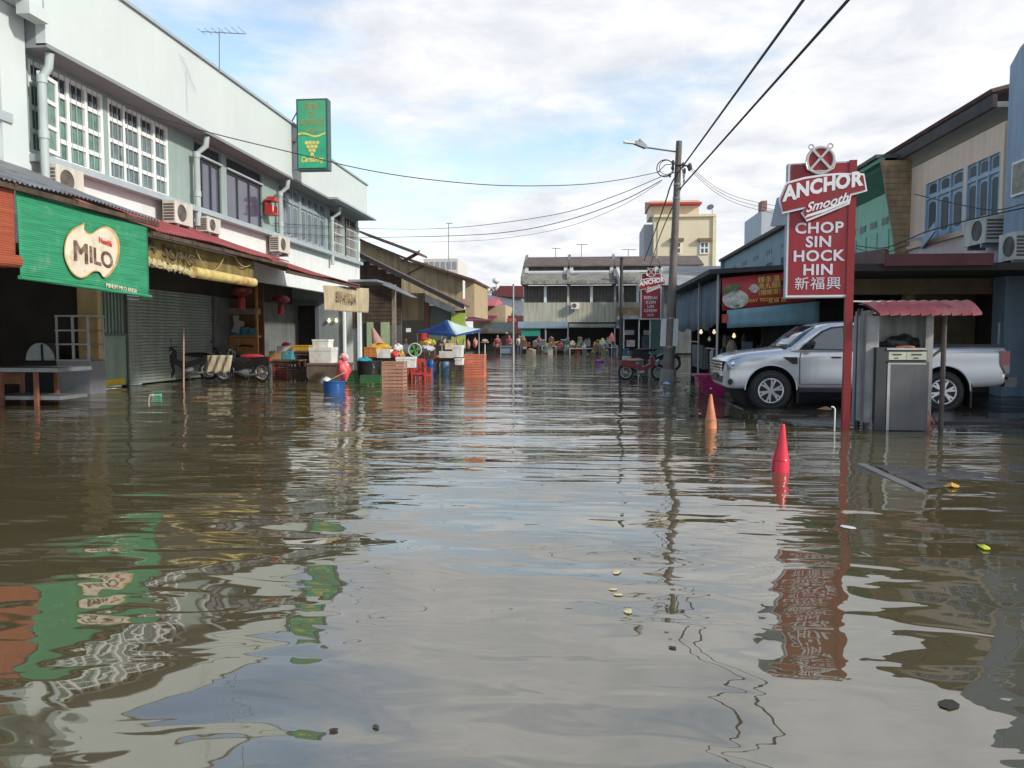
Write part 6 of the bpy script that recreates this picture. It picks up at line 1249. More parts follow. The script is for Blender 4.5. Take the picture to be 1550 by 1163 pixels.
m.blob((c_.x+.06,PYk+.24,c_.z-.06), (.30,.10,.15), 5, .22, 20, 14); m.blob((c_.x-.17,PYk+.24,c_.z-.10), (.20,.09,.09), 8, .25, 16, 10); m.build('black_cover', mt('black_wrinkled_cover',(.02,.02,.022),.35,.3,8,bump=.8,bscale=18), pk)
hood = M(); a, b = atY(1322,478,PYk-.2), atY(1476,457,PYk-.2); n_ = 10
for i in range(n_):
    u0 = a.x+(b.x-a.x)*i/n_; u1 = a.x+(b.x-a.x)*(i+1)/n_; sh = .10*(1-i/n_)
    P = []
    for u, rr_ in ((u0,.0),(u1-.012,.05)):
        for t_ in np.linspace(0, 1, 7): P.append((u+ .035*(1-t_)-.12*(t_-.0)*(.6-i/n_), PYk-.35+.55*t_+0, a.z+.02+(b.z-a.z)*math.sin(t_*1.45)*1.0+rr_*math.sin(t_*3.1)*.7+rr_*.3))
    k7 = len(P)//2; m = M(); m.add(P+[(x,y,z-.03) for x,y,z in P], [(j, j+1, k7+j+1, k7+j) for j in range(k7-1)]+[(2*k7+j, 3*k7+j, 3*k7+j+1, 2*k7+j+1) for j in range(k7-1)]+[(0,k7,3*k7,2*k7)])
    m.build('roof_tile', mt('red_clay_tile', (.21,.038,.045), .5, .25, 4, rnd=.15, dirt=(.26,.10,.10)), pk, True)
m = M(); m.box(a.x+.05, b.x-.02, PYk-.3, PYk+.2, a.z-.0, a.z+.03); m.build('hood_board', DARKW, pk)
for px_ in (1430,): q = atY(px_,480,PYk+.1); m = M(); m.cyl((q.x,q.y,-.5),(q.x,q.y,a.z), .035, n=8); m.tube([(q.x,q.y,1.15),(q.x-.3,q.y+.05,.88),(q.x-.55,q.y,.8)], .02, 6); m.build('support_pole', mt('rusty_pole',(.09,.07,.065),.7,.3,6), pk)
q = atY(1301,500,PYk+.3); m = M(); m.cyl((q.x,q.y,-.5),(q.x,q.y,1.7), .04, n=8); m.tube([(q.x,q.y,.75),(q.x+.2,q.y-.05,.58),(q.x+.5,q.y-.1,.56)], .02, 6); m.build('dark_pole', mt('dark_pole',(.05,.05,.055),.6,.3,6), pk)
pm = thing('fuel_pump', 'old grey fuel pump cabinet with two blank dials standing in the flood', 'fuel pump', (atY(1366,640,PYk).x, PYk-.12, -.5))
DG = mt('pump_dark_side', (.03,.032,.035), .5, .2, 4); PG = mt('pump_grey_steel', (.10,.105,.11), .38, .22, 1.6, metal=.35, streak=.3)
bx(1327,526,1342,652,PYk-.15,.42,DG,'side_cabinet',pm); bx(1343,548,1403,652,PYk-.15,.42,PG,'front_panel',pm); bx(1343,527,1403,530,PYk-.17,.44,mt('pump_light_grey',(.36,.36,.34),.5,.2),'top_trim',pm)
bx(1343,546.5,1403,548,PYk-.165,.3,DG,'groove',pm); bx(1343,530,1403,546,PYk-.13,.38,DG,'dial_housing',pm)
for (p0, p1) in ((1344.5,1372),(1373,1402.5)):
    d_ = bx(p0,532.5,p1,545,PYk-.145,.014,mt('dial_cream',(.40,.42,.33),.4,.15,5),'dial',pm)
    bx(p0+7,536,p1-7,538,PYk-.150,.004,BLACK,'counter_slot',d_); bx(p0+10,541.5,p1-12,543,PYk-.150,.004,BLACK,'counter_slot',d_)
bx(1344,549.5,1402,552,PYk-.156,.004,mt('pump_light_edge',(.34,.35,.35),.4,.15),'panel_edge',pm); bx(1344,552,1345,652,PYk-.156,.004,mt('pump_light_edge',(.34,.35,.35)),'panel_edge',pm)
m = M(); q = atY(1374,527,PYk-.1); m.blob((q.x,q.y+.06,q.z+.01), (.14,.05,.02), 3, .3); m.build('rust_patch', mt('rust_orange',(.35,.12,.04),.8,.3,9), pm, True)
m = M(); q = atY(1409,630,PYk-.1); [m.tube([(q.x-.05+.03*k,q.y,.30-.06*k),(q.x+.02*k,q.y-.02,.16-.03*k),(q.x-.05+.03*(k%3),q.y+.01*k,.08),(q.x-.02+.03*k,q.y,-.05)], .006, 5) for k in range(4)]; t = thing('orange_rope', 'tangle of orange string hanging at the right foot of the pump', 'rope', q); m.build('strands', mt('orange_string',(.50,.12,.06),.7), t, True)
# half drowned slab of the pump island
isl = thing('concrete_slab', 'dark wet concrete slab just breaking the surface before the pump', 'slab', atZ(1400,735)); A = [atZ(1312,704), atZ(1402,744), atZ(1560,736), atZ(1700,700), atZ(1420,690)]
m = M(); n_ = 40
mn_ = __import__('mathutils').noise
c0_, c1_, c2__ = atZ(1318,703), atZ(1402,741), atZ(1640,722)
for j in range(n_+1):
    for i in range(n_+1):
        u, v = i/n_, j/n_; P0 = c0_*(1-u)+c1_*u; p = P0+(c2__-c1_)*v*.9+Vector((.0,.0,0))
        z = .005*(1-v*2.2)+.016*mn_.noise(Vector((p.x*2.2,p.y*2.2,0)))+.006*mn_.noise(Vector((p.x*9,p.y*9,3)))-.03*max(0,.35-u)*1.2
        m.v.append((p.x,p.y,z))
m.f = [(j*(n_+1)+i, j*(n_+1)+i+1, (j+1)*(n_+1)+i+1, (j+1)*(n_+1)+i) for j in range(n_) for i in range(n_)]
m.build('slab_top', mt('wet_slab', (.06,.06,.065), .17, .4, 4, bump=.5, bscale=40), isl, True)
m = M(); a = atZ(1312,704); b = atZ(1404,744); d = (b-a).normalized(); n = Vector((d.y,-d.x,0)); n = n if n.y < 0 else -n
m.hexa([a+n*.02-Vector((0,0,.1)), b+n*.02-Vector((0,0,.1)), b+n*.10-Vector((0,0,.1)), a+n*.10-Vector((0,0,.1)), a+n*.02+Vector((0,0,.018)), b+n*.02+Vector((0,0,.006)), b+n*.10+Vector((0,0,.006)), a+n*.10+Vector((0,0,.018))]); m.build('kerb_edge', mt('wet_kerb', (.15,.15,.16), .35, .3, 4), isl)
# ------------------------------------------------------------------ silver pickup truck (local: x runs from front bumper to tail, -y is the side towards the camera)
TY = 14.05; tx = atY(1088, 560, TY).x
tk = thing('pickup_truck', 'silver double cab pickup truck parked on the wet forecourt behind the fuel pump', 'pickup truck', (tx, TY+.93, -.05), R(0))
CAR = mt('silver_paint', (.64,.66,.69), .24, .03, 1.5, metal=.4, coat=.7, spec=.6)
TRIM = mt('truck_black_trim', (.02,.02,.022), .5, .1, 5); TGL = mt('truck_glass', (.055,.085,.12), .05, .1, 2, spec=1.0, coat=.5)
WX = (.93, 4.15); WZ = .375
def finish(m, name, mat, sub=2, cuts=None, parent=tk, ang=35):
    o = m.build(name, mat, None, True, world=False, sharp=False)
    import bmesh
    bb = bmesh.new(); bb.from_mesh(o.data); bmesh.ops.recalc_face_normals(bb, faces=bb.faces); bb.to_mesh(o.data); bb.free()
    if sub: s_ = o.modifiers.new('s','SUBSURF'); s_.levels = sub; s_.render_levels = sub
    if cuts is not None:
        b = o.modifiers.new('b','BOOLEAN'); b.object = cuts; b.operation = 'DIFFERENCE'; b.solver = 'EXACT'
    dg = bpy.context.evaluated_depsgraph_get(); me = bpy.data.meshes.new_from_object(o.evaluated_get(dg)); bpy.data.objects.remove(o)
    print('TRUCKPART', name, len(me.vertices), sum(1 for v in me.vertices if min(math.hypot(v.co.x-x, v.co.z-WZ-.01) for x in WX) < .44))
    me.name = name; me.shade_smooth(); me.set_sharp_from_angle(angle=R(ang)); me.materials.clear(); me.materials.append(mat)
    for p in me.polygons: p.material_index = 0
    if cuts is not None:                       # the inside of the wheel arches is unpainted black liner
        me.materials.append(TRIM)
        for p in me.polygons:
            c = p.center
            for x in WX:
                if math.hypot(c.x-x, c.z-WZ-.01) < .4535 and abs(p.normal.y) < .5: p.material_index = 1
    o = bpy.data.objects.new(name, me); C.objects.link(o); o.parent = parent; ORG[o.name] = Vector((0,0,0)); return o

cm_ = M()
for x in WX: cm_.cyl((x,-1.2,WZ+.01), (x,1.2,WZ+.01), .452, n=48)
cutter = cm_.build('cutter', CAR, None, world=False)
import bmesh
bb = bmesh.new(); bb.from_mesh(cutter.data); bmesh.ops.recalc_face_normals(bb, faces=bb.faces); bb.to_mesh(cutter.data); bb.free()
# body shell: stations (x, half width, bottom z, shoulder z, top z)
ST = [(0.0,.56,.50,.70,.80),(.03,.70,.44,.78,.90),(.12,.82,.39,.86,.985),(.30,.885,.37,.92,1.035),(.60,.915,.38,.97,1.085),(1.0,.925,.38,1.00,1.125),(1.35,.925,.38,1.03,1.16),(1.55,.925,.38,1.055,1.15),(1.9,.925,.38,1.07,1.13),(2.6,.925,.38,1.09,1.13),(3.30,.925,.39,1.10,1.14),(3.36,.925,.39,1.12,1.185),(4.0,.925,.40,1.125,1.19),(4.8,.925,.42,1.13,1.195),(5.18,.915,.46,1.13,1.195),(5.235,.89,.50,1.10,1.18)]
m = M(); rings = []
for x, w, zb, zs, zt in ST:
    zm1 = zb+.10; zc_ = (zb+zs)/2
    prof = [(w-.10,zb),(w-.015,zb+.05),(w+.004,zc_-.06),(w-.006,zc_+.10),(w+.004,zs-.10),(w-.012,zs-.01),(w-.07,zt-.012),(w*.5,zt+.008)]
    ring = [(-a, z) for a, z in prof] + [(a, z) for a, z in reversed(prof)]
    rings.append([(x, a, z) for a, z in ring])
k = len(rings[0])
for r_ in rings: m.v += r_
for j in range(len(rings)-1):
    for i in range(k): m.f.append((j*k+i, j*k+(i+1) % k, (j+1)*k+(i+1) % k, (j+1)*k+i))
m.f.append(tuple(reversed(range(k)))); m.f.append(tuple(range((len(rings)-1)*k, len(rings)*k)))
body = finish(m, 'body', CAR, 2, cutter)
bpy.data.objects.remove(cutter)
# cab: glasshouse
def zroof(x): return np.interp(x, [1.22,1.30,1.75,1.95,2.3,2.8,3.15,3.33,3.40], [1.12,1.16,1.52,1.60,1.635,1.625,1.585,1.50,1.14])
m = M(); cab = [(1.20,1.10),(1.36,1.23),(1.58,1.41),(1.80,1.545),(2.05,1.61),(2.4,1.632),(2.8,1.62),(3.12,1.585),(3.30,1.48),(3.37,1.12)]
for x, zt in cab:
    h = zt-1.08; wb = .905; wt = wb-.30*h*.75
    prof = [(wb,1.06),(wb-.01,1.10),(wb-(wb-wt)*.6,1.08+h*.62),(wt+.01,zt-.05 if h > .15 else zt-.01),(wt-.09,zt-.004),(wt*.45,zt+.012)]
    m.v += [(x,-a,z) for a, z in prof] + [(x,a,z) for a, z in reversed(prof)]
k = 12
for j in range(len(cab)-1):
    for i in range(k): m.f.append((j*k+i, j*k+(i+1) % k, (j+1)*k+(i+1) % k, (j+1)*k+i))
m.f.append(tuple(reversed(range(k)))); m.f.append(tuple(range((len(cab)-1)*k, len(cab)*k)))
finish(m, 'cab', CAR, 2)
def ysurf(x, z, off=.008):
    zt = np.interp(x, [c[0] for c in cab], [c[1] for c in cab]); h = zt-1.08
    wb = .905; return -(wb - .30*.75*max(0, z-1.08)) - off
def sidepanel(poly, name, mat, par=tk, off=.010, th=.008, both=True):
    par_ = par
    for s_ in ((1,-1) if both else (1,)):
        P = [(x, ysurf(x,z,off)*s_, z) for x, z in poly]; n_ = len(P); m = M()
        m.add(P+[(x,y-th*s_,z) for x,y,z in P], [tuple(range(n_)), tuple(reversed(range(n_,2*n_)))]+[(i,(i+1) % n_,(i+1) % n_+n_,i+n_) for i in range(n_)])
        o = m.build(name, mat, par_, world=False)
    return o
blk = [(1.40,1.115),(1.62,1.29),(1.86,1.455),(2.05,1.525),(2.4,1.555),(2.8,1.54),(3.05,1.50),(3.20,1.40),(3.27,1.13),(2.4,1.108)]
sidepanel(blk, 'window_surround', TRIM, off=.004)
sidepanel([(1.50,1.135),(1.70,1.30),(1.90,1.435),(2.07,1.495),(2.28,1.515),(2.28,1.128)], 'side_window', TGL, off=.012)
sidepanel([(2.40,1.128),(2.40,1.522),(2.8,1.512),(3.0,1.475),(3.10,1.42),(3.12,1.135)], 'side_window', TGL, off=.012)
# windscreen
m = M(); g_ = [(1.25,1.15,.80),(1.50,1.36,.74),(1.76,1.525,.66)]
P = []
for x, z, w in g_:
    for t_ in np.linspace(-1,1,9): P.append((x-.035-.0+.07*abs(t_)**2.2, w*t_, z+.022-.01*abs(t_)))
m.add(P, [(j*9+i, j*9+i+1, (j+1)*9+i+1, (j+1)*9+i) for j in range(2) for i in range(8)]); o = m.build('windscreen', TGL, tk, True, world=False); o.modifiers.new('s','SOLIDIFY').thickness = .01
m = M(); m.box(1.17,1.24,-.75,.75,1.115,1.15); m.build('wiper_cowl', TRIM, tk, world=False)
# doors: seams as recessed dark strips, handles
def seam(pts, wd=.008):
    m = M()
    for a, b in zip(pts, pts[1:]):
        for s_ in (1,-1): m.bar((a[0], -.9305*s_, a[1]), (b[0], -.9305*s_, b[1]), .006, wd) if abs(a[1]-b[1]) < .02 else m.bar((a[0], -.928*s_, a[1]), (b[0], -.928*s_, b[1]), wd*1.6, .006)
    return m
for pts in ([(1.44,1.08),(1.42,.95),(1.43,.50)],[(1.43,.50),(2.33,.50)],[(2.34,1.10),(2.34,.50)],[(2.36,.50),(3.00,.50)],[(3.25,1.11),(3.22,.95),(3.02,.72),(3.0,.5)],[(3.345,1.13),(3.345,.44)]):
    seam(pts).build('door_seam', TRIM, tk, world=False)
for x in (2.14, 3.04):
    for s_ in (1,-1):
        m = M(); m.box(x-.10,x+.08,-.962*s_,-.935*s_,.965,.995); h_o = m.build('door_handle', TRIM, tk, world=False)
# character line highlight, sill, arch lips
for s_ in (1,-1): m = M(); m.box(1.42,3.36,-.905*s_,-.93*s_,.36,.415); m.build('side_step', TRIM, tk, world=False)
for x in WX:
    for s_ in (1,-1):
        m = M(); pr = [(x+.455*math.cos(a), WZ+.01+.455*math.sin(a)) for a in np.linspace(.02, math.pi-.02, 26)]
        m.tube([(a, -(.914+.006*math.sin(math.acos(max(-1,min(1,(a-x)/.455)))))*s_, b) for a, b in pr], .011, 6); m.build('arch_lip', CAR, tk, True, world=False)
m = M(); m.box(.4,5.0,-.62,.62,.36,.8); 
for x in WX: m.cyl((x,-.66,WZ), (x,.66,WZ), .47, n=28)
m.build('underbody', mt('underbody_black',(.012,.012,.012),.9), tk, world=False)
# wheels
AL = mt('alloy_rim', (.62,.63,.65), .3, .08, 6, metal=.6)
for x in WX:
    for s_ in (1,-1):
        w = M(); prof = [(.235,-.12),(.30,-.125),(.355,-.105),(.376,-.07),(.378,0),(.376,.07),(.355,.105),(.30,.125),(.235,.12)]
        w.lathe(prof, (x,-.79*s_,WZ), 40, Matrix.Rotation(R(90),3,'X')); wh = w.build('wheel', RUBBER, tk, True, world=False)
        m = M(); m.torus((x,-.905*s_,WZ), .215, .016, 'Y', 36, 8)
        for k in range(6):
            g = k*math.pi/3+.3
            for dg_ in (-.16,.16):
                m.bar((x+.05*math.cos(g), -.895*s_, WZ+.05*math.sin(g)), (x+.205*math.cos(g+dg_), -.90*s_, WZ+.205*math.sin(g+dg_)), .03, .035)
            m.bar((x+.05*math.cos(g), -.889*s_, WZ+.05*math.sin(g)), (x+.16*math.cos(g), -.889*s_, WZ+.16*math.sin(g)), .05, .05)
        m.cyl((x,-.87*s_,WZ),(x,-.918*s_,WZ),.052, n=16); m.build('rim', AL, wh, True, world=False)
        m = M(); m.cyl((x,-.80*s_,WZ),(x,-.84*s_,WZ),.235, n=30); m.build('brake_disc', mt('brake_dark',(.04,.04,.042),.6), wh, world=False)
        m = M(); m.torus((x,-.9165*s_,WZ),.30,.004,'Y',36,4); m.build('tyre_lettering_ring', mt('tyre_grey',(.10,.10,.10),.8), wh, world=False)
# headlights wrap the front corners
for s_ in (1,-1):
    m = M(); poly = [(.07,.80,.74),(.04,.80,.88),(.16,.845,.945),(.42,.905,.985),(.44,.917,.93),(.30,.905,.82),(.16,.87,.77)]
    P = [(x,-(y+.022)*s_,z) for x,y,z in poly]+[(x+.03,-(y-.08)*s_,z) for x,y,z in poly]; n_ = 7
    m.add(P, [tuple(range(n_)), tuple(reversed(range(n_,2*n_)))]+[(i,(i+1) % n_,(i+1) % n_+n_,i+n_) for i in range(n_)])
    hl_ = m.build('headlight', mt('headlight_glass',(.42,.45,.48),.12,.25,14,metal=.5,coat=1), tk, world=False)
    m = M(); m.blob((.19,-.893*s_,.86), (.06,.02,.05), 1, 0, 12, 8); m.build('lamp_bowl', mt('lamp_bowl',(.75,.78,.8),.1,metal=.9), hl_, True, world=False)
    m = M(); m.lathe([(0,.03),(.05,.03),(.06,0),(.06,-.01)], (.14,-.845*s_,.53), 14, Matrix.Rotation(R(90 if s_ > 0 else -90),3,'X')); m.build('fog_light', TRIM, tk, True, world=False)
m = M(); m.hexa([(-.012,-.55,.50),(.02,-.55,.50),(.02,.55,.50),(-.012,.55,.50),(.0,-.62,.62),(.03,-.62,.62),(.03,.62,.62),(.0,.62,.62)]); m.build('lower_grille', TRIM, tk, world=False)
m = M(); m.hexa([(-.015,-.60,.72),(.05,-.60,.72),(.05,.60,.72),(-.015,.60,.72),(.0,-.66,.90),(.06,-.66,.90),(.06,.66,.90),(.0,.66,.90)]); gr2 = m.build('grille', TRIM, tk, world=False)
for z in (.745,.80,.855): m = M(); m.box(-.035,-.008,-.60,.60,z-.014,z+.014); m.build('grille_bar', CHROME, gr2, world=False)
m = M(); m.blob((-.03,0,.80),(.015,.09,.04),1,0,12,6); m.build('badge', mt('badge_blue',(.02,.05,.2),.3), tk, True, world=False)
m = M(); m.box(-.03,-.016,-.22,.22,.56,.66); m.build('number_plate', TRIM, tk, world=False)
for s_ in (1,-1):
    m = M(); m.prism([(1.13,.985),(1.38,.985),(1.38,.86),(1.30,.86)], lambda a,b,d: (a,-d*s_,b), .925, .936); m.build('fender_vent', TRIM, tk, world=False)
    m = M(); m.blob((1.60,-1.035*s_,1.215), (.075,.12,.085), 2, .06, 14, 10); m.box(1.55,1.62,-.99*s_,-.88*s_,1.13,1.17); m.build('mirror', TRIM, tk, True, world=False)
    m = M(); m.prism([(5.06,1.10),(5.232,1.10),(5.232,.70),(5.17,.70),(5.08,.86)], lambda a,b,d: (a,-d*s_,b), .90, .936); tl = m.build('tail_light', mt('tail_red',(.22,.012,.02),.2,.1,4,coat=1), tk, world=False)
    m = M(); m.prism([(5.10,.86),(5.225,.86),(5.225,.72),(5.17,.72)], lambda a,b,d: (a,-d*s_,b), .936, .940); m.build('reversing_lens', mt('lens_smoky',(.18,.16,.17),.2,coat=1), tl, world=False)
    m = M(); m.box(3.40,5.15,-.90*s_,-.84*s_,1.185,1.215); m.build('bed_rail', TRIM, tk, world=False)
    m = M(); m.box(WX[1]+.46,WX[1]+.49,-.90*s_,-.66*s_,.10,.55); m.build('mud_flap', TRIM, tk, world=False); m = M(); m.box(WX[0]+.46,WX[0]+.49,-.90*s_,-.68*s_,.16,.5); m.build('mud_flap', TRIM, tk, world=False)
m = M(); m.box(5.20,5.40,-.86,.86,.47,.60); m.box(5.23,5.38,-.9,-.5,.60,.64); m.build('rear_bumper', mt('bumper_grey',(.09,.09,.10),.4,.1,4,metal=.4), tk, world=False)
m = M(); m.box(3.42,5.2,-.80,.80,1.17,1.205); m.build('bed_cover', TRIM, tk, world=False)
m = M(); m.box(1.9,3.1,-.6,.6,1.0,1.32); m.box(1.75,1.95,-.6,-.2,1.0,1.25); m.build('seats', mt('seat_grey',(.06,.06,.065),.8), tk, world=False)

def fx(x):
    if x < .45: x = .45-(.45-x)*.74
    return x if x <= 1.42 else (1.42+(x-1.42)*.885 if x < 3.62 else x-.253)
done = set()
def rewarp(o):
    for c in o.children:
        if c.type == 'MESH' and c.data.name not in done:
            done.add(c.data.name)
            for v in c.data.vertices: v.co.x = fx(v.co.x)
        rewarp(c)
bpy.context.view_layer.update(); rewarp(tk)
# ------------------------------------------------------------------ utility pole, lamp, wires
up0 = atZ(1011, 577); up_t = atY(1028, 214, up0.y)
upl = thing('utility_pole', 'tall grey concrete utility pole leaning right with lamp arm and white boards', 'utility pole', (up0.x, up0.y, -.5))
pole_at = lambda z: Vector((up0.x+(up_t.x-up0.x)*z/up_t.z, up0.y, z))
m = M(); m.tube([pole_at(-.5), pole_at(1.2), pole_at(2.6), pole_at(up_t.z)], [.185,.15,.12,.085], 14); m.build('shaft', mt('pole_concrete',(.17,.15,.135),.85,.25,3,streak=.4,bump=.3,bscale=30), upl, True)
m = M(); m.cyl(pole_at(-.5), pole_at(.35), .30, .22, n=14); m.build('collar', CONC, upl, True)
zb1, zb0 = atY(1010,483,up0.y).z, atY(1010,524,up0.y).z
for p0, p1, sl_ in ((1001,1009,.6),(1020,1027,-.8)):
    a = atY(p0,483,up0.y-.15).x; b = atY(p1,483,up0.y-.15).x; m = M(); o_ = .0
    m.hexa([(a-.03,up0.y-.17,zb0),(b-.02,up0.y-.17,zb0),(b-.02,up0.y-.14,zb0),(a-.03,up0.y-.14,zb0),(a,up0.y-.17,zb1),(b,up0.y-.17,zb1),(b,up0.y-.14,zb1),(a,up0.y-.14,zb1)]); m.build('white_board', mt('board_white',(.62,.62,.64),.7,.08,4,streak=.15), upl)
for z in (zb0-.02, zb1+.02, 5.3, 5.7): q = pole_at(z); m = M(); m.cyl((q.x,q.y,z-.025),(q.x,q.y,z+.025),.165-.01*z, n=14); m.build('steel_band', STEEL, upl)
L0 = atY(1024,230,up0.y); L1 = atY(975,223,up0.y-.3); L2 = atY(944,215,up0.y-.5)
m = M(); m.tube([L0, L1], .025, 6); m.build('lamp_arm', STEEL, upl, True)
m = M(); m.bar(L1+Vector((.05,0,0)), atY(961,216,up0.y-.4), .14, .10); m.bar(L1+Vector((.03,0,.05)), atY(967,213,up0.y-.35)+Vector((0,0,.04)), .05, .06); lh = m.build('lamp_head', STEEL, upl)
m = M(); m.bar(atY(961,217,up0.y-.4), L2, .12, .05); m.build('lamp_lens', mt('lamp_lens',(.8,.75,.68),.3), lh)
cr_ = atY(1007,255,up0.y-.1); m = M(); m.torus(cr_, .24, .016, 'Y', 26, 5); m.torus(cr_+Vector((.03,-.03,.02)), .20, .010, 'Y', 24, 5); m.tube([cr_+Vector((-.2,0,-.1)), cr_+Vector((0,0,.1)), cr_+Vector((.3,0,.12))], .012, 5); m.tube([cr_+Vector((-.15,0,-.22)), cr_+Vector((.08,0,-.2)), cr_+Vector((.3,0,-.1))], .012, 5); m.build('cable_coil', BLACK, upl, True)
m = M()
for (px,py,r_) in ((1019,247,.05),(1018,254,.045),(1034,250,.05),(1044,253,.07),(1014,266,.035),(1036,259,.05)): m.blob(atY(px,py,up0.y-.08), (r_,r_,r_*1.6), int(px), .2, 8, 6)
m.tube([atY(1022,249,up0.y-.1),atY(1046,252,up0.y-.1)], .025, 6); m.tube([atY(1033,256,up0.y-.1),atY(1036,276,up0.y-.1)], .02, 6); m.tube([atY(1038,256,up0.y-.1),atY(1034,278,up0.y-.1)], .012, 6); m.build('insulator', mt('insulator_dark',(.06,.055,.06),.5), upl, True)
WIRE = mt('cable_black', (.018,.016,.02), .6, .1, 3)
def cable(label, pts, r, name='overhead_cable', n=6):
    t = thing(name, label, 'cable', pts[0]); m = M(); m.tube(pts, r, n); m.build('strand', WIRE, t, True); return t
def spl(P, k=12):
    out = []
    for i in range(len(P)-1):
        p0, p1, p2, p3 = P[max(i-1,0)], P[i], P[i+1], P[min(i+2,len(P)-1)]
        for s in range(k): t = s/k; out.append(.5*((2*p1)+(p2-p0)*t+(2*p0-5*p1+4*p2-p3)*t*t+(-p0+3*p1-3*p2+p3)*t**3))
    return out+[P[-1]]
def heavy(label, pA, pB, YB_, sagm):
    A = atY(*pA, up0.y-.1); B = atY(*pB, YB_); D = B-A; E_ = B+D*1.7
    pts = []
    for t in np.linspace(0, 1, 50): p = A+(E_-A)*t; pts.append(p)
    return cable(label, pts, .021)
heavy('thick black cable running overhead to the left of its pair', (1022,268), (1216,0), 9.5, .1)
heavy('thick black cable running overhead to the right of its pair', (1031,284), (1284,0), 9.5, .1)
cable('thick dark cable dropping from the pole toward the far terrace', spl([atY(1022,268,up0.y-.1), atY(1014,284,24.5), atY(1003,318,29), atY(975,395,46)]), .024)
cable('second dark cable running from the pole behind the yellow house front', spl([atY(1031,284,up0.y-.1), atY(1022,305,26), atY(1000,355,36), atY(984,402,56)]), .022)
def span(label, P, XeY, r=.011):
    (pxe, pye, Xe) = XeY; B = atX(pxe, pye, Xe); A = atY(P[0][0], P[0][1], up0.y-.1)
    pts = [A]+[onvert(px, py, A, B) for px, py in P[1:]]+[B]; return cable(label, spl(pts, 8), r)
span('highest thin wire sagging across the sky to the pale row', [(1000,260),(940,272),(870,280),(760,281),(650,272),(553,257),(450,233),(322,202)], (190,163,-9.35))
span('upper of the three lower wires crossing to the pale row', [(1000,268),(930,297),(850,323),(730,341),(640,347)], (548,346,-9.9), .010)
span('middle of the three lower wires crossing to the pale row', [(1002,273),(940,305),(860,333),(780,350),(690,357)], (548,360,-9.9), .012)
span('lowest thin wire crossing to the pale row', [(1000,276),(940,312),(860,343),(770,360),(680,366)], (548,367,-9.9), .006)
for k, (z1, z2) in enumerate(((346,330),(360,352))):
    A = atX(548, z1, -9.88); pts = [A, atX(480, z1-4, -9.86), atX(414, z1-8, -9.84)]; cable(['upper wire clipped along the pale facade','lower wire clipped along the pale facade'][k], pts, .010, 'facade_wire')
for k in range(3):
    A = atY(1046, 254+k*3, up0.y); B = atX(1292+k*4, 330+k*9, 8.3); cable(['upper','middle','lower'][k]+' faint service wire from the pole to the green house', spl([A, onvert(1120, 300+k*5, A, B), B]), .006, 'service_wire')
for k, (a_, b_) in enumerate((((1340,291+0),(1560,315)),((1292,372),(1360,376)))):
    pass
cable('thin wire drooping across the pink house windows', spl([atX(1384,294,8.6), atX(1430,305,8.6), atX(1500,318,8.6), atX(1549,309,8.6)]), .012, 'house_wire')
cable('thick wire tangle below the pink house sill', spl([atX(1296,372,8.6), atX(1340,375,8.6), atX(1400,352,8.6), atX(1460,335,8.6), atX(1549,315,8.6)]), .016, 'house_wire')
cable('drooping cables under the green shutters', spl([atX(1296,376,8.55), atX(1330,384,8.55), atX(1372,372,8.55)]), .012, 'house_wire')
# far posts
for lb, px, pt, pb_, Y, r_ in (('black steel post left of the second red sign', 941, 392, 562, 27.0, .07), ('slim grey post at the end of the street', 777, 432, 548, 39, .055)):
    a = atY(px, pt, Y); t = thing('street_post', lb, 'post', (a.x, Y, -.5)); m = M(); m.cyl((a.x,Y,-.5), (a.x,Y,a.z), r_, r_*.8, n=10); m.build('shaft', mt('post_dark',(.035,.04,.04),.6) if px > 900 else GALP, t, True)
    m = M(); m.cyl((a.x,Y,a.z),(a.x,Y,a.z+.06),r_*1.1,r_*.5,n=10); m.build('cap', BLACK, t)
# aerials
def aerial(label, px, pt, pb_, Y, half, yb=None):
    a = atY(px, pt, Y); b = atY(px, pb_, Y); t = thing('aerial', label, 'aerial', b, 0, 'television aerials on the roofs'); r_ = max(.012, Y*.0005)
    m = M(); m.cyl(b, a, r_, n=5); m.build('mast', STEEL, t)
    w = atY(px+half, pt, Y).x-a.x; m = M(); m.cyl((a.x-w*.8,Y,a.z),(a.x+w,Y+.2,a.z-.01), r_*.8, n=5)
    for k in range(7): x = a.x-w*.8+w*1.8*k/6; m.cyl((x,Y-w*.35,a.z),(x,Y+w*.35,a.z), r_*.5, n=4)
    m.build('boom_and_elements', STEEL, t)
aerial('television aerial on the near roof of the pale row', 332, 47, 112, 17, 34)
aerial('thin tall aerial behind the cream house', 679, 338, 395, 50, 5); aerial('left small aerial on the far terrace', 841, 376, 390, 72, 7); aerial('middle taller aerial on the far terrace', 880, 370, 390, 72, 9); aerial('right aerial on the far terrace beside the yellow house', 951, 378, 390, 72, 12)
t = thing('roof_stub', 'round ball finial on a thin rod behind the far houses', 'finial', atY(751,450,95)); m = M(); a = atY(751,425,95); m.cyl((a.x,95,a.z),(a.x,95,a.z-3),.06,n=5); m.build('rod', STEEL, t); m = M(); m.blob(a, (.5,.5,.4), 1, .02); m.build('ball', WHITEP, t, True)

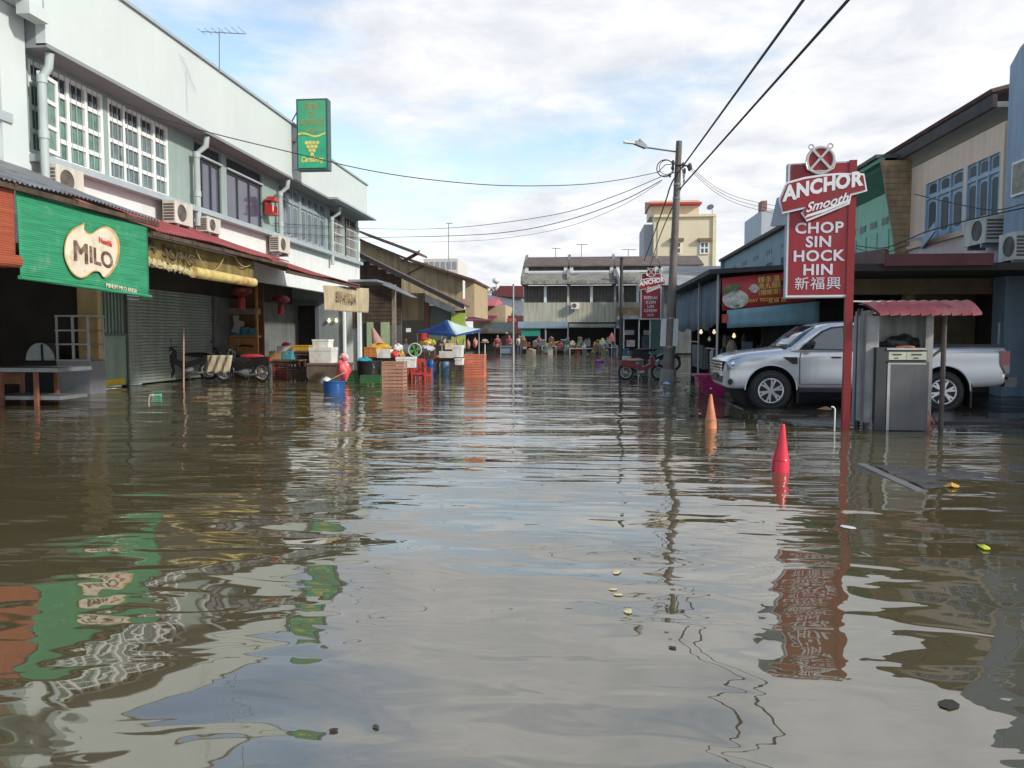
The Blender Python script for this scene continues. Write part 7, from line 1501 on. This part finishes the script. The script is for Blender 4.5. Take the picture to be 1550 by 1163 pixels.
# ------------------------------------------------------------------ traffic cones, planter, debris
def cone(label, px, pt, pb_, wpx, mat, tilt=0):
    b = atZ(px, pb_); a = atY(px, pt, b.y); h = a.z; w = wpx/F*b.y/2; t = thing('traffic_cone', label, 'traffic cone', (b.x, b.y, 0), 0); t.rotation_euler = (0, tilt, 0)
    m = M(); m.lathe([(w*1.35,-.30),(w*1.0,0),(w*.96,h*.24),(w*.90,h*.27),(w*.86,h*.30),(w*.40,h*.78),(w*.26,h*.96),(w*.18,h),(0,h)], n=24); m.build('cone_body', mat, t, True, world=False, ang=50)
    m = M(); m.lathe([(w*1.0,h*.24),(w*1.02,h*.255),(w*.95,h*.28)], n=24); m.build('moulded_ring', mat, t, True, world=False)
    m = M(); m.box(-w*1.6,w*1.6,-w*1.6,w*1.6,-.36,-.31); m.build('base_plate', BLACK, t, world=False); return t
cone('bright red traffic cone standing in the water before the red sign post', 1181, 642, 714, 25, mt('cone_red',(.62,.018,.045),.32,.12,5,dirt=(.45,.02,.04)), R(2))
cone('faded orange traffic cone farther out beside the forecourt edge', 1076, 597, 648, 17, mt('cone_orange',(.58,.20,.09),.6,.25,6,dirt=(.34,.14,.08)), R(-1))
a, b, w, h = pxsize(1057, 568, 1098, 599, 16.8); t = thing('planter_box', 'magenta tapered plastic box in front of the truck bumper', 'planter', ((a.x+b.x)/2, 17.1, 0))
MG = mt('magenta_plastic',(.32,.012,.10),.4,.15,3)
m = M(); m.hexa([(-w*.42,-.25,-.2),(w*.42,-.25,-.2),(w*.42,.25,-.2),(-w*.42,.25,-.2),(-w/2,-.3,a.z),(w/2,-.3,a.z),(w/2,.3,a.z),(-w/2,.3,a.z)]); m.build('body', MG, t, world=False); m = M(); m.box(-w*.62,w*.52,-.33,.33,a.z-.035,a.z+.01); m.build('rim', MG, t, world=False)
m = M(); m.cyl((-.02,-.29,.18),(-.02,-.31,.18),.02,n=8); m.build('white_label', WHITEP, t, world=False)
# weeds beside the planter
wd = random.Random(3); q = atY(1052, 590, 16.5); m = M()
for k in range(420):
    x = q.x+wd.gauss(0,.13); y = 16.5+wd.gauss(0,.15); z = abs(wd.gauss(0,.16)); a_ = wd.uniform(0,6.28); l = wd.uniform(.03,.09); up_ = wd.uniform(.2,1)
    d = Vector((math.cos(a_),math.sin(a_),up_)).normalized()*l; s_ = Vector((-math.sin(a_),math.cos(a_),0))*l*.18; p = Vector((x,y,z)); m.add([p-s_*.3, p+d*.5-s_, p+d, p+d*.5+s_], [(0,1,2,3)])
o = m.build('weeds', mt('weed_green',(.045,.075,.02),.7,.4,20), None, kind='stuff'); tag(o, 'clump of green weeds growing beside the magenta box', 'weeds')
# motorcycles beside the pole
rb_ = motorcycle('red motorcycle with orange seat cover parked left of the utility pole', 972, -.02, 23.4, R(4), colr('bike_red',(.16,.012,.02),rough=.4), colr('tan_seat',(.36,.20,.13)))
rb_.scale = (.82,.82,.82)
motorcycle('dark motorcycle behind the red one beside the utility pole', 991, .12, 26.0, R(10), BLACK, BLACK)
foam_box('pale styrofoam tray on the goods box left of the red motorcycle', 942, 540, 961, 545, 26, .4, lid=False)
crate('plastic_crate', 'teal crate behind the red motorcycle under the pale tray', 942, 545, 975, 554, 26, .4, colr('teal_crate',(.05,.14,.17)))
crate('plastic_crate', 'blue crate standing by the black street post', 942, 528, 952, 540, 28, .3, colr('blue_crate',(.04,.15,.22)))
def leafbit(label, px, py, s, col, name='floating_leaf', cat='leaf', flat=.01, seed=1, group=None):
    p = atZ(px, py, .004); t = thing(name, label, cat, p, 0, group); m = M(); r_ = s/F*(p-cam.location).length/2; rg_ = random.Random(seed); n_ = 9
    m.v.append((p.x,p.y,p.z+flat)); ph = rg_.uniform(0,6)
    for i in range(n_): a_ = i*2*math.pi/n_; q_ = r_*(1+.3*math.sin(2*a_+ph)); m.v.append((p.x+q_*math.cos(a_), p.y+q_*math.sin(a_)*1.4, p.z+rg_.uniform(0,flat*.5)))
    m.f = [(0,i+1,(i+1) % n_+1) for i in range(n_)]; m.build('surface', colr('leafc_%d' % (int(sum(col)*1000)), col), t)
YL_ = (.55,.5,.25)
for k, (px, py, s, c, lb) in enumerate(((1489,829,15,(.50,.55,.02),'bright yellow green fruit floating at the right'),(1436,1066,22,(.025,.02,.015),'dark leaf floating near the lower right corner'),(934,866,13,YL_,'topmost pale leaf of the floating trail left of the pole reflection'),(928,892,10,YL_,'second pale leaf of the floating trail'),(936,900,11,YL_,'third pale leaf of the floating trail'),(948,926,9,YL_,'fourth pale leaf of the floating trail'),(952,925,12,YL_,'lowest pale leaf of the floating trail'),(1018,980,9,(.03,.025,.02),'dark speck floating below the pole reflection'),(505,1105,10,(.03,.025,.02),'dark leaf floating at the bottom left of centre'),(569,1100,9,(.05,.04,.03),'thin twig floating at the bottom'),(243,884,8,(.10,.09,.05),'small brown leaf floating in the left dark water'),(1284,798,16,(.6,.6,.58),'white scrap floating below the red sign post'),(1180,640+82,1,YL_,'')) ):
    if lb: leafbit(lb, px, py, s, c, seed=k, flat=.02 if k == 0 else .002)
leafbit('orange peel bit caught on the slab before the pump', 1440, 737, 16, (.5,.28,.03), 'fruit_scrap', 'scrap', .04, 3)
leafbit('orange fruit scrap on the forecourt edge left of the red post', 1250, 622, 22, (.45,.22,.10), 'fruit_scrap', 'scrap', .08, 4)
leafbit('green melon rind at the foot of the utility pole', 1022, 576, 22, (.20,.36,.08), 'melon_rind', 'scrap', .08, 5)
leafbit('blue and white packet floating before the utility pole', 1009, 582, 14, (.30,.50,.70), 'packet', 'packet', .08, 6)
t = thing('timber_plank', 'dark plank lying on the wet forecourt before the truck', 'plank', atZ(1190, 632)); a, b = atZ(1160,630,.03), atZ(1222,631,.03); m = M(); m.bar(a, b, .12, .05); m.build('board', WOODD, t)
t = thing('white_stick', 'short white stick upright in the water beside the red post', 'stick', atZ(1263,645)); a = atZ(1263,652); m = M(); m.tube([a, a+Vector((0,0,.30)), a+Vector((-.02,0,.33)), a+Vector((-.05,0,.33))], .010, 6); m.build('pipe', WHITEP, t, True)
t = thing('long_bar', 'long black bar lying across the water right of the pump', 'bar', atZ(1480,640)); a, b = atZ(1408,640,.03), atZ(1600,641,.03); m = M(); m.bar(a, b, .10, .05); m.build('bar', BLACK, t)

# specks of scum and litter drifting on the flood, too small and many to count
rl = random.Random(21); m = M()
for k in range(420):
    if k < 260: px, py = rl.uniform(60, 1540), 585+abs(rl.gauss(0, 1))*60
    else: px, py = rl.gauss(rl.choice((560, 1180, 930, 1400)), 60), rl.uniform(575, 720)
    if not (0 < px < 1550 and 560 < py < 1150): continue
    p = atZ(px, py, .003); r_ = rl.uniform(.003, .009)*(1+p.y*.05); n_ = 5; o_ = rl.uniform(0, 6)
    m.add([(p.x, p.y, .006)]+[(p.x+r_*(1+.5*math.sin(o_*2+i))*math.cos(o_+i*1.257), p.y+r_*math.sin(o_+i*1.257)*1.3, .003) for i in range(n_)], [(0, i+1, (i+1) % n_+1) for i in range(n_)])
o = m.build('floating_litter', mt('litter_specks', (.16,.14,.10), .8, .6, 3, dirt=(.5,.48,.42)), None, kind='stuff'); tag(o, 'tiny specks of litter and scum drifting on the brown flood water', 'litter')

# ------------------------------------------------------------------ trees far behind the end of the street
def tree(label, px, pt, pb_, wpx, Y, seed):
    rr = random.Random(seed); a = atY(px, pt, Y); w = wpx/F*Y/2; t = thing('tree', label, 'tree', (a.x, Y, 0), 0, 'trees behind the far houses'); H = a.z
    m = M(); m.tube([(a.x,Y,0),(a.x+.2,Y,H*.5),(a.x,Y,H*.8)], [.35,.25,.1], 7)
    for k in range(5): g = k*1.25; m.tube([(a.x+.1,Y,H*.5),(a.x+w*.6*math.cos(g),Y+w*.5*math.sin(g),H*.78)], [.14,.04], 5)
    m.build('trunk', WOODD, t, True)
    m = M(); cs = [(Vector((a.x+rr.uniform(-w,w)*.75, Y+rr.uniform(-w,w)*.6, H*rr.uniform(.62,.93))), rr.uniform(.25,.45)*w) for _ in range(16)]
    for k in range(2600):
        c, r_ = rr.choice(cs); d = Vector((rr.gauss(0,1),rr.gauss(0,1),rr.gauss(0,.8))).normalized()*r_*rr.uniform(.5,1.05); p = c+d; l = rr.uniform(.18,.4); a_ = rr.uniform(0,6.28)
        u = Vector((math.cos(a_),math.sin(a_),rr.uniform(-.6,.6)))*l; v = Vector((-math.sin(a_),math.cos(a_),rr.uniform(-.8,.8)))*l*.5; m.add([p-u*.5,p+v*.5,p+u*.5,p-v*.5],[(0,1,2,3)])
    m.build('crown', mt('foliage',(.045,.07,.03),.8,.5,1.2), t)
tree('leafy tree left of the ball finial behind the far houses', 741, 431, 470, 34, 110, 1)
tree('rounder tree just right of the cream house at the street end', 727, 436, 470, 24, 118, 2)
tree('tree behind the roofs left of the far terrace', 760, 446, 470, 40, 125, 3)
# a far bank of houses closing gaps at the horizon, behind everything in the street
m = M(); m.box(-60, -16, 60, 62, 0, 4.2); o = m.build('block_wall', DARKG, None); tag(o, 'dark long wall far behind the wooden houses', 'wall')
m = M(); m.box(12, 60, 66, 68, 0, 6); o = m.build('block_wall', DARKG, None); tag(o, 'dark long wall far behind the right hand houses', 'wall')
